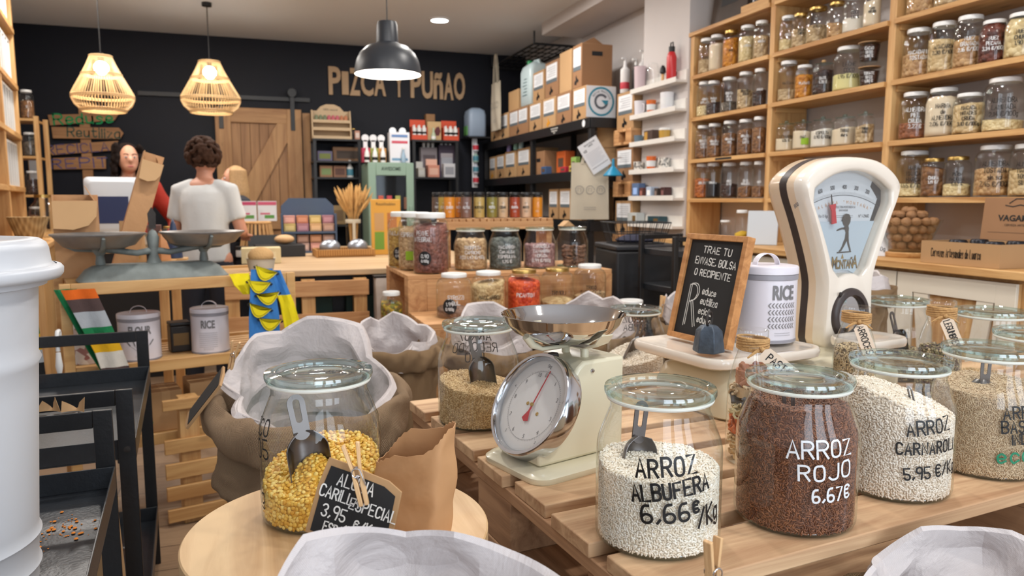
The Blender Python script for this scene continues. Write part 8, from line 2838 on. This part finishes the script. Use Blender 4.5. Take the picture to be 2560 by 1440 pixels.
# blue soap stand with soap bars
p = ony(770, 600, 5.68)
t = thing('soap_stand', 'grey blue wooden stand filled with small soap boxes', 'display stand', (p.x + .03, 5.92, CH + .0008))
BLU = pm('stand_blue', (72, 90, 116), .6)
part('back', G().prism([(-.20, 0), (.20, 0), (.20, .36), (.14, .42), (-.14, .42), (-.20, .36)], -.16, -.15, MX(rx=pi / 2)), BLU, t)
for s_ in (-1, 1):
 part('side', G().box(s_ * .20 - .006, s_ * .20 + .006, 0, .149, 0, .30), BLU, t)
for k, z in enumerate((.0, .15)):
 part('tray', G().box(-.193, .193, 0, .149, z, z + .014), BLU, t)
SC_ = [(206, 150, 110), (196, 130, 96), (214, 170, 120), (190, 160, 150), (200, 176, 110), (180, 140, 120), (206, 150, 140), (170, 120, 130)]
for r in range(4):
 for k in range(4):
  c = SC_[(k * 3 + r * 2) % 8]
  bx('soap_box', 'soap box in the %s row of the blue stand, %s from the left' % (['bottom', 'second', 'third', 'top'][r], ['first', 'second', 'third', 'fourth'][k]), 'soap box', p.x - .115 + .097 * k, 5.925 + .03 * (r % 2) + .02, CH + (.0155, .078, .1655, .228)[r], .086, .07, .060, c, 'soap boxes on the blue stand', tuple(min(255, q + 30) for q in c), 0, .6, .002)
# wooden basket lamp stand with magazines and a till holder behind
p = ony(660, 600, 5.62)
t = thing('slatted_basket', 'tapered basket of thin wooden slats on the counter', 'basket', (p.x - .04, 5.95, CH + .0008))
for k in range(22):
 a = 2 * pi * k / 22
 part('slat', G().tube([(.13 * cos(a), .13 * sin(a), 0), (.09 * cos(a), .09 * sin(a), .24)], .009, 6), PINEZ, t)
part('hoop', G().tube([(.092 * cos(a), .092 * sin(a), .235) for a in [2 * pi * k / 30 for k in range(30)]], .011, 8, True), PINEX, t)
part('hoop', G().tube([(.125 * cos(a), .125 * sin(a), .02) for a in [2 * pi * k / 30 for k in range(30)]], .009, 8, True), PINEX, t)
for k, (dx, tx, c) in enumerate(((-.07, 'OFERTA', (196, 70, 110)), (.075, 'BIO', (206, 90, 120)))):
 t = thing('leaflet', ['white leaflet with pink print standing in the slatted basket', 'white leaflet with green sprig standing in the slatted basket'][k], 'leaflet', (p.x - .04 + dx, 5.94 + .03 * k, CH + .2475), 0, 'leaflets in the slatted basket')
 part('sheet', G().box(-.068, .068, 0, .002, 0, .15), PAPER, t)
 part('print_band', G().box(-.066, .066, -.0012, -.0003, .12, .145).box(-.05, .02, -.0012, -.0003, .05, .062), pm('bx_%d_%d_%d' % c, c, .6), t)
 part('picture', G().box(-.02, .05, -.0012, -.0003, .02, .045), pm('leaf_green', (90, 150, 70), .6), t)
bx('wooden_box', 'pale yellow wooden box with two hand holes at the left of the counter', 'box', onc(590, 640).x + .17, 5.0, CH + .0008, .24, .16, .10, (222, 204, 158), None, (232, 216, 176))
# ---------------------------------------------------------------- left wall: dispenser shelf, low cabinet, jar rack
ML0 = MX((-1.63, 6.55, 0), rz=LW)          # local: x towards the wall is negative, y along the wall, front face at x = 0
def ol(y, z, x=0):
 return ML0 @ Vector((x, y, z))
ls = thing('dispenser_shelf', 'tall pine shelf of bulk dispensers on the left wall', 'shelf', (-1.63, 6.55, 0), LW)
LZS = [2.88, 2.49, 2.09, 1.73, 1.35]
for y in (-.06, -.95, -1.85):
 part('upright', G().box(-.30, .0, y, y + .06, 1.001, CEIL - .01), PINEZ, ls, .003)
for z in LZS:
 for y0 in (-1.84, -.94):
  part('shelf_board', G().box(-.30, .01, y0 + .0, y0 + .88, z - .035, z), PINE, ls, .002)
CLR = grains('bin_goods', (150, 136, 120), (84, 76, 72), 40, .5, (196, 190, 184), .3)
for r, z in enumerate(LZS[1:]):
 for k in range(5):
  y = -.24 - .137 * k
  t = thing('bulk_dispenser', 'clear bulk dispenser with white frame, %s on the %s left shelf' % (['first', 'second', 'third', 'fourth', 'fifth', 'sixth'][k] + ' from the post', ['top', 'second', 'third', 'bottom'][r]), 'dispenser', ol(y, z + .0008, -.02), LW, 'bulk dispensers on the left shelf')
  part('white_frame', G().box(-.24, .0, .0, .014, 0, .31).box(-.24, .0, .106, .12, 0, .31).box(-.24, 0, .0145, .1055, .295, .31), WHITEP, t)
  part('clear_front', G().box(-.012, -.006, .0145, .1055, .01, .294), POLY, t)
  part('goods', G().box(-.23, -.014, .016, .104, .004, .20 + .08 * rnd.random()), CLR, t)
LC = thing('low_cabinet', 'low pine cabinet below the dispenser shelf at the left', 'cabinet', ol(.28, 0, .02), LW)
part('worktop', G().box(-.34, .22, -2.0, .25, .97, 1.0), PINE, LC, .003)
part('carcass', G().box(-.33, .19, -1.98, .23, .0, .9695), PINEZ, LC, .003)
part('door_line', G().box(.1905, .194, -.30, -.285, .1, .90).box(-.10, -.09, .2305, .234, .1, .9), pm('door_gap', (96, 68, 44), .9), LC)
p = at(73, 585, 4.7)
WKB = weave('palm_basket', (204, 176, 128), (130, 98, 60), 30, 30, .8, .9, uv=False, dist=.006)
single('palm_basket', G().lathe([(0, .004), (.058, 0), (.07, .01), (.09, .07), (.112, .135), (.116, .148), (.108, .148), (.084, .07), (.06, .015), (0, .012)], 40), WKB, 'woven palm leaf basket on the low cabinet at the left', 'basket', (p.x, p.y, 1.001), sharp=80)
p = at(113, 580, 5.15)
t = thing('demijohn', 'big round clear glass jar behind the palm basket', 'jar', (p.x, p.y, 1.001))
part('glass_body', G().lathe([(0, .003), (.07, 0), (.08, .01), (.09, .08), (.09, .16), (.075, .22), (.05, .245), (.05, .27), (.045, .27)], 40), GLASS, t, sharp=60)
part('lid', G().lathe([(.052, .2705), (.052, .29), (0, .291)], 28), GOLD, t)
jr = thing('jar_rack', 'narrow wooden rack of jars between dispenser shelf and black wall', 'rack', (-2.11, 7.25, 0))
for x in (0, .40):
 part('post', G().box(x, x + .035, 0, .035, 0, 1.95), PINEZ, jr, .002)
 part('post', G().box(x, x + .035, .30, .335, 0, 1.95), PINEZ, jr, .002)
RZS = (1.93, 1.62, 1.30, 1.0)
for z in RZS:
 part('shelf_board', G().box(.036, .399, 0, .335, z - .02, z), PINEX, jr, .002)
for r, z in enumerate(RZS):
 for k in range(3):
  jar('jar %s on the %s board of the narrow left rack' % (['first', 'second', 'third'][k], ['top', 'second', 'third', 'lowest'][r]), (-2.02 + .125 * k, 7.35, z + .001), .052, .20 if r else .24, 'white', None, ('dark_goods', (GREYS, DARKS, BRWN)[(k + r) % 3]), .6, ('TE',), INKW, group='jars on the narrow left rack')
p = at(83, 435, 6.9)
t = thing('wooden_notice', 'white paper notice in a wooden frame at the end of the dispenser shelf', 'notice', (p.x + .01, p.y, 1.32), -.3)
part('frame', G().box(-.05, .05, 0, .016, 0, .42), PINEZ, t, .002)
part('paper', G().box(-.042, .042, -.0015, -.0004, .01, .41), PAPER, t)
# ---------------------------------------------------------------- till counter with monitor and small goods
tc_ = thing('till_counter', 'dark till counter at the left before the red sweater person', 'counter', (0, 0, 0))
part('worktop', G().box(-1.13, -.42, 5.72, 6.22, .89, .92), COUNTER, tc_, .003)
part('base', G().box(-1.11, -.44, 5.75, 6.20, 0, .8895), BLACK, tc_)
p = ony(284, 600, 5.85)
mo = thing('till_monitor', 'white till monitor seen from its back on the till counter', 'monitor', (p.x, 5.92, .9208), .02)
mw = (ony(355, 500, 5.9).x - ony(212, 500, 5.9).x) / 2
part('stand', G().box(-.10, .10, -.06, .10, 0, .02).box(-.03, .03, .0, .03, .0205, .16), WHITEP, mo, .004)
g = G()
loft(g, [[(x, y, .295 + z) for x, z in rrect(mw - i, .20 - i, .03)] for i, y in ((.0, .05), (0, .02), (.03, -.01), (.035, -.012))])
part('housing', g, pm('monitor_white', (206, 212, 218), .4), mo)
part('dark_back_panel', G().box(-mw + .08, mw - .08, -.0145, -.0125, .17, .36), pm('navy_panel', (36, 48, 92), .3), mo, .001)
for u, w_, h_, c, l_, lab in ((385, .09, .16, (110, 80, 76), (90, 64, 60), 'brown mauve packet on the till counter right of the monitor'), (365, .08, .10, (150, 140, 120), (210, 206, 196), 'pale packet half hidden by the brown mauve one')):
 q = ony(u, 580, 5.80)
 bx('packet', lab, 'packet', q.x, 5.80 if c[0] < 120 else 5.88, .9208, w_, .05, h_, c, 'packets on the till counter', l_)
q = ony(424, 580, 5.8)
jar('small glass jar with a wooden lid between the two people', (q.x, 5.80, .9208), .05, .15, 'gold', None, ('pale_sweets', POWW), .5)
# kraft pouch behind the tall carton
q = onk(.36, .32, KZ)
p = at(330, 585, 3.55)
t = thing('kraft_pouch', 'kraft stand-up pouch with a white window behind the left pan', 'pouch', (p.x, p.y, KZ - .01), -.25)
g = G()
loft(g, [[(x, y, z) for x, y in rrect(a, b, min(a, b) * .9)] for a, b, z in ((.055, .032, 0), (.058, .034, .03), (.056, .022, .12), (.056, .006, .19), (.056, .003, .215))])
part('pouch', g, KRAFTL, t, sharp=60)
part('window', G().box(-.045, .03, -.036, -.0345, .02, .145, MX(rx=rad(-10))), PAPER, t)
part('gold_panel', G().box(.0, .045, -.0372, -.0362, .03, .14, MX(rx=rad(-10))), pm('gold_panel', (196, 150, 76), .5), t)
g = G()
write(g, 'DIG', .02, .004, lambda a, b: MX(rx=rad(-10)) @ Vector((a + .024, -.0385, b + .105)))
part('lettering', g, INK, t)
for k, (u, v, d, c, nm, lab) in enumerate(((402, 578, 3.62, (196, 140, 96), 'paper_cone', 'folded orange tan paper cone standing behind the balance column'), (432, 560, 3.75, (38, 58, 92), 'blue_bottle', 'dark blue bottle standing behind the balance column'))):
 p = at(u, v, d)
 single(nm, G().lathe([(0, 0), (.04, 0), (.036, .05), (.012, .13 + .04 * k), (.0, .15 + .05 * k)], 18 if k else 4), [pm('oc_%d' % k, c, .5)], lab, 'paper' if not k else 'bottle', (p.x, p.y, .963))
 single('rack_shelf_end', G().box(-.06, .06, -.06, .06, 0, .012), LOG, 'small board under the %s' % ('paper cone' if not k else 'dark blue bottle'), 'board', (p.x, p.y, .950))
 t = thing('board_stand', 'small stand carrying the board under the %s' % ('paper cone' if not k else 'dark blue bottle'), 'stand', (p.x, p.y, 0))
 part('post', G().box(-.02, .02, -.02, .02, 0, .949), PINEZ, t)
# ---------------------------------------------------------------- people
def remesh(g, voxel, smooth=6):
 me = g.mesh('tmp', [])
 o = bpy.data.objects.new('tmp', me)
 COL.objects.link(o)
 m = o.modifiers.new('r', 'REMESH')
 m.mode = 'VOXEL'
 m.voxel_size = voxel
 s_ = o.modifiers.new('s', 'SMOOTH')
 s_.factor = .5
 s_.iterations = smooth
 dg = bpy.context.evaluated_depsgraph_get()
 r = bpy.data.meshes.new_from_object(o.evaluated_get(dg))
 bpy.data.objects.remove(o)
 bpy.data.meshes.remove(me)
 r.polygons.foreach_set('use_smooth', [True] * len(r.polygons))
 return r
def capsule(g, pts, rs, n=14):
 g.tube(pts, rs, n)
 g.ball(pts[0], rs[0], n, 8)
 g.ball(pts[-1], rs[-1], n, 8)
def hand(g, w_, d, side):
 """palm and five bent fingers; w_ wrist, d pointing direction"""
 d = Vector(d).normalized()
 s_ = d.cross(Vector((0, 0, 1))).normalized() * side
 n_ = s_.cross(d)
 w_ = Vector(w_)
 for k in range(4):
  b = w_ + d * .03 + s_ * (-.027 + .018 * k)
  capsule(g, [w_ + s_ * (-.015 + .01 * k), b + d * .045], [.014, .012], 8)
  L_ = (.062, .072, .068, .054)[k]
  q = b + d * .048
  capsule(g, [q, q + d * L_ * .55 - Vector((0, 0, .006)), q + d * L_ * .85 - Vector((0, 0, .03))], [.0095, .009, .0075], 8)
 q = w_ + d * .02 - s_ * .03
 capsule(g, [w_ - s_ * .012, q + d * .015, q + d * .045 - s_ * .018, q + d * .07 - s_ * .016], [.014, .012, .010, .008], 8)
SKIN = pm('skin', (206, 152, 126), .5, var=(12, .06))
SKINF = pm('skin_warm', (200, 142, 116), .5, var=(12, .06))
def person(label, loc, rz, top, H, arms, shirt, sleeve, hairm, hair, skin, trousers, lean=0.0, width=1.0):
 """faces -y; arms = [(elbow, wrist) right, left] in local coordinates for a 1.70 m figure; sleeve = length of sleeve 0..2"""
 k = H / 1.70
 t = thing('person', label, 'person', loc, rz)
 t.scale = (k, k, k)
 L = lambda z: -lean * max(0, z - 1.0)
 P = lambda x, y, z: Vector((x, y + L(z), z))
 g = G()
 c = G()
 for s_ in (-1, 1):
  capsule(g, [P(s_ * .095, .0, .90), P(s_ * .10, -.005, .50), P(s_ * .10, .02, .10)], [.085, .058, .042])
  capsule(g, [P(s_ * .10, .02, .05), P(s_ * .11, -.13, .035)], [.042, .033])
 for z, rx, ry in ((.92, .165, .11), (1.02, .15, .105), (1.12, .14, .10), (1.22, .155, .105), (1.32, .165, .105), (1.38, .145, .09)):
  g.ball(P(0, .0, z), (rx * width, ry, .085), 18, 10)
 capsule(g, [P(0, .01, 1.36), P(0, -.005, 1.49)], [.062, .052])
 hc = P(0, -.02, 1.585)
 g.ball(hc, (.074, .092, .112), 20, 14)
 g.ball(hc + Vector((0, -.035, -.055)), (.052, .055, .05), 16, 10)
 g.ball(hc + Vector((0, -.097, -.012)), (.013, .018, .024), 10, 8)
 for s_ in (-1, 1):
  g.ball(hc + Vector((s_ * .076, .005, -.01)), (.009, .018, .03), 10, 8)
 for s_, (el, wr) in zip((-1, 1), arms):
  sh_ = P(s_ * .175 * width, .0, 1.365)
  el, wr = Vector(el), Vector(wr)
  el.y += L(el.z)
  wr.y += L(wr.z)
  capsule(g, [P(s_ * .10, 0, 1.38), sh_, sh_.lerp(el, .5), el], [.06, .056, .047, .040])
  capsule(g, [el, el.lerp(wr, .35), wr], [.041, .038, .026])
  hand(g, wr, wr - el, s_)
  f = sleeve
  e_ = sh_.lerp(el, min(1, f)) if f <= 1 else el.lerp(wr, f - 1)
  pts, rs = [P(s_ * .09, 0, 1.385), sh_ + Vector((s_ * .004, 0, .004)), sh_.lerp(el, .5 * min(1, f))], [.070, .070, .064]
  if f > 1:
   pts += [el, e_]
   rs += [.056, .044]
  else:
   pts += [e_]
   rs += [.064]
  c.tube(pts, rs, 16)
  c.ball(pts[0], rs[0], 14, 8)
  if f > 1:
   c.ball(el, .056, 14, 8)
 part('body', remesh(g, .0085), skin, t)
 SEC = ((.885, .172, .138), (.90, .182, .146), (.98, .178, .144), (1.06, .172, .140), (1.14, .170, .138), (1.22, .176, .138), (1.30, .184, .135), (1.36, .178, .122), (1.395, .150, .102), (1.42, .095, .080), (1.425, .05, .05))
 loft(c, [[P(rx * width * cos(q) * (1 + .02 * sin(3 * q + z * 9)), ry * sin(q), z) for q in [2 * pi * i / 28 for i in range(28)]] for z, rx, ry in SEC])
 sm_ = remesh(c, .012, 5)
 for v in sm_.vertices:
  n_ = mnoise.noise(Vector((v.co.x * 14, v.co.y * 14, v.co.z * 7)))
  v.co += v.normal * n_ * .006
 part('shirt', sm_, shirt, t)
 g = G()
 g.ball(P(0, .0, .88), (.172, .125, .10), 18, 10)
 for s_ in (-1, 1):
  capsule(g, [P(s_ * .09, 0, .86), P(s_ * .10, -.005, .5), P(s_ * .10, .02, .10)], [.095, .072, .058])
 part('trousers', remesh(g, .015, 4), trousers, t)
 for s_ in (-1, 1):
  g = G().ball((s_ * .11, -.06, .04), (.047, .12, .045), 14, 8)
  part('shoe', g, BLACKP, t)
  e = hc + Vector((s_ * .030, -.084, .012))
  q = part('eye', G().ball(e, (.0095, .007, .006), 12, 8), PAPER, t)
  part('iris', G().ball(e + Vector((0, -.005, 0)), (.005, .004, .005), 10, 6), INK, q)
  part('eyebrow', G().tube([e + Vector((-.018, -.004, .020)), e + Vector((0, -.008, .025)), e + Vector((.018, -.004, .020))], .0032, 6), hairm, t)
 part('mouth', G().ball(hc + Vector((0, -.086, -.058)), (.022, .006, .006), 12, 6), pm('lips', (170, 84, 80), .5), t)
 g = G()
 r = random.Random(len(label))
 if hair == 'curly':
  g.ball(hc + Vector((0, .028, .035)), (.085, .095, .10), 18, 12)
  for _ in range(330):
   a, b = r.uniform(0, 2 * pi), r.uniform(-.75, 1)
   q = Vector((.108 * cos(a) * math.sqrt(1 - b * b), .118 * sin(a) * math.sqrt(1 - b * b) + .03, .115 * b + .035))
   if q.y < -.045 and q.z < .075:
    continue
   g.ball(hc + q, r.uniform(.009, .018), 7, 5)
 elif hair == 'wavy':
  g.ball(hc + Vector((0, .03, .03)), (.088, .09, .10), 18, 12)
  for _ in range(230):
   a, z = r.uniform(-.75, pi + .75), r.uniform(-.24, .10)
   q = Vector((.098 * cos(a) * (1.12 if z < 0 else 1), .085 * sin(a) + .015, z))
   g.ball(hc + q, (r.uniform(.014, .026), r.uniform(.014, .024), r.uniform(.02, .034)), 7, 5)
 else:
  g.ball(hc + Vector((0, .022, .022)), (.084, .094, .104), 18, 12)
  for j in range(46):
   a = -.62 + (pi + 1.24) * j / 45
   q = hc + Vector((.086 * cos(a), .088 * sin(a) + .012, .03))
   w2 = hc + Vector((.100 * cos(a), .098 * sin(a) + .018, -.24 - r.uniform(0, .05)))
   g.tube([hc + Vector((.02 * cos(a), .02, .115)), q + Vector((0, 0, .045)), q, w2.lerp(q, .5) + Vector((.008 * cos(a), .008 * sin(a), 0)), w2], [.012, .016, .016, .015, .006], 6)
 hm_ = remesh(g, .0085 if hair != 'curly' else .006, 1 if hair != 'straight' else 3)
 part('hair', hm_, hairm, t)
 return t
DENIM = pm('dark_trousers', (40, 42, 52), .9)
HB = pm('brown_hair', (62, 40, 28), .8, var=(60, .5), bump=(120, .9), spec=.2)
HD_ = pm('dark_hair', (26, 18, 16), .85, var=(60, .4), bump=(120, .8), spec=.15)
HL = pm('blonde_hair', (176, 140, 96), .6, var=(50, .3), bump=(120, .7))
TEE = pm('white_tee', (206, 208, 208), .85, var=(8, .04), bump=(30, .4))
REDS = pm('red_sweater', (166, 48, 34), .9, var=(12, .1), bump=(60, .5))
DARKT = pm('dark_top', (34, 36, 44), .9)
p = ony(508, 500, 5.30)
person('person in white T-shirt with curly brown hair, back turned', (p.x, 5.30, 0), pi - .25, None, 1.63, [((-.235, -.03, 1.10), (-.19, -.27, 1.06)), ((.215, -.05, 1.10), (.10, -.24, 1.06))], TEE, .72, HB, 'curly', SKINF, DENIM, .10, .9)
p = ony(318, 480, 6.55)
person('person in red sweater with dark wavy hair behind the till', (p.x, 6.55, 0), .30, None, 1.68, [((-.29, .02, 1.10), (-.20, -.24, 1.02)), ((.33, -.02, 1.10), (.27, -.24, .98))], REDS, 1.85, HD_, 'wavy', SKIN, DENIM, .20)
p = ony(604, 480, 6.15)
person('person with long blonde hair and dark top facing left', (p.x, 6.38, 0), -pi / 2 + .25, None, 1.52, [((-.27, -.05, 1.08), (-.14, -.27, 1.10)), ((.27, -.05, 1.08), (.14, -.27, 1.10))], DARKT, 1.8, HL, 'straight', SKIN, DENIM, .08)
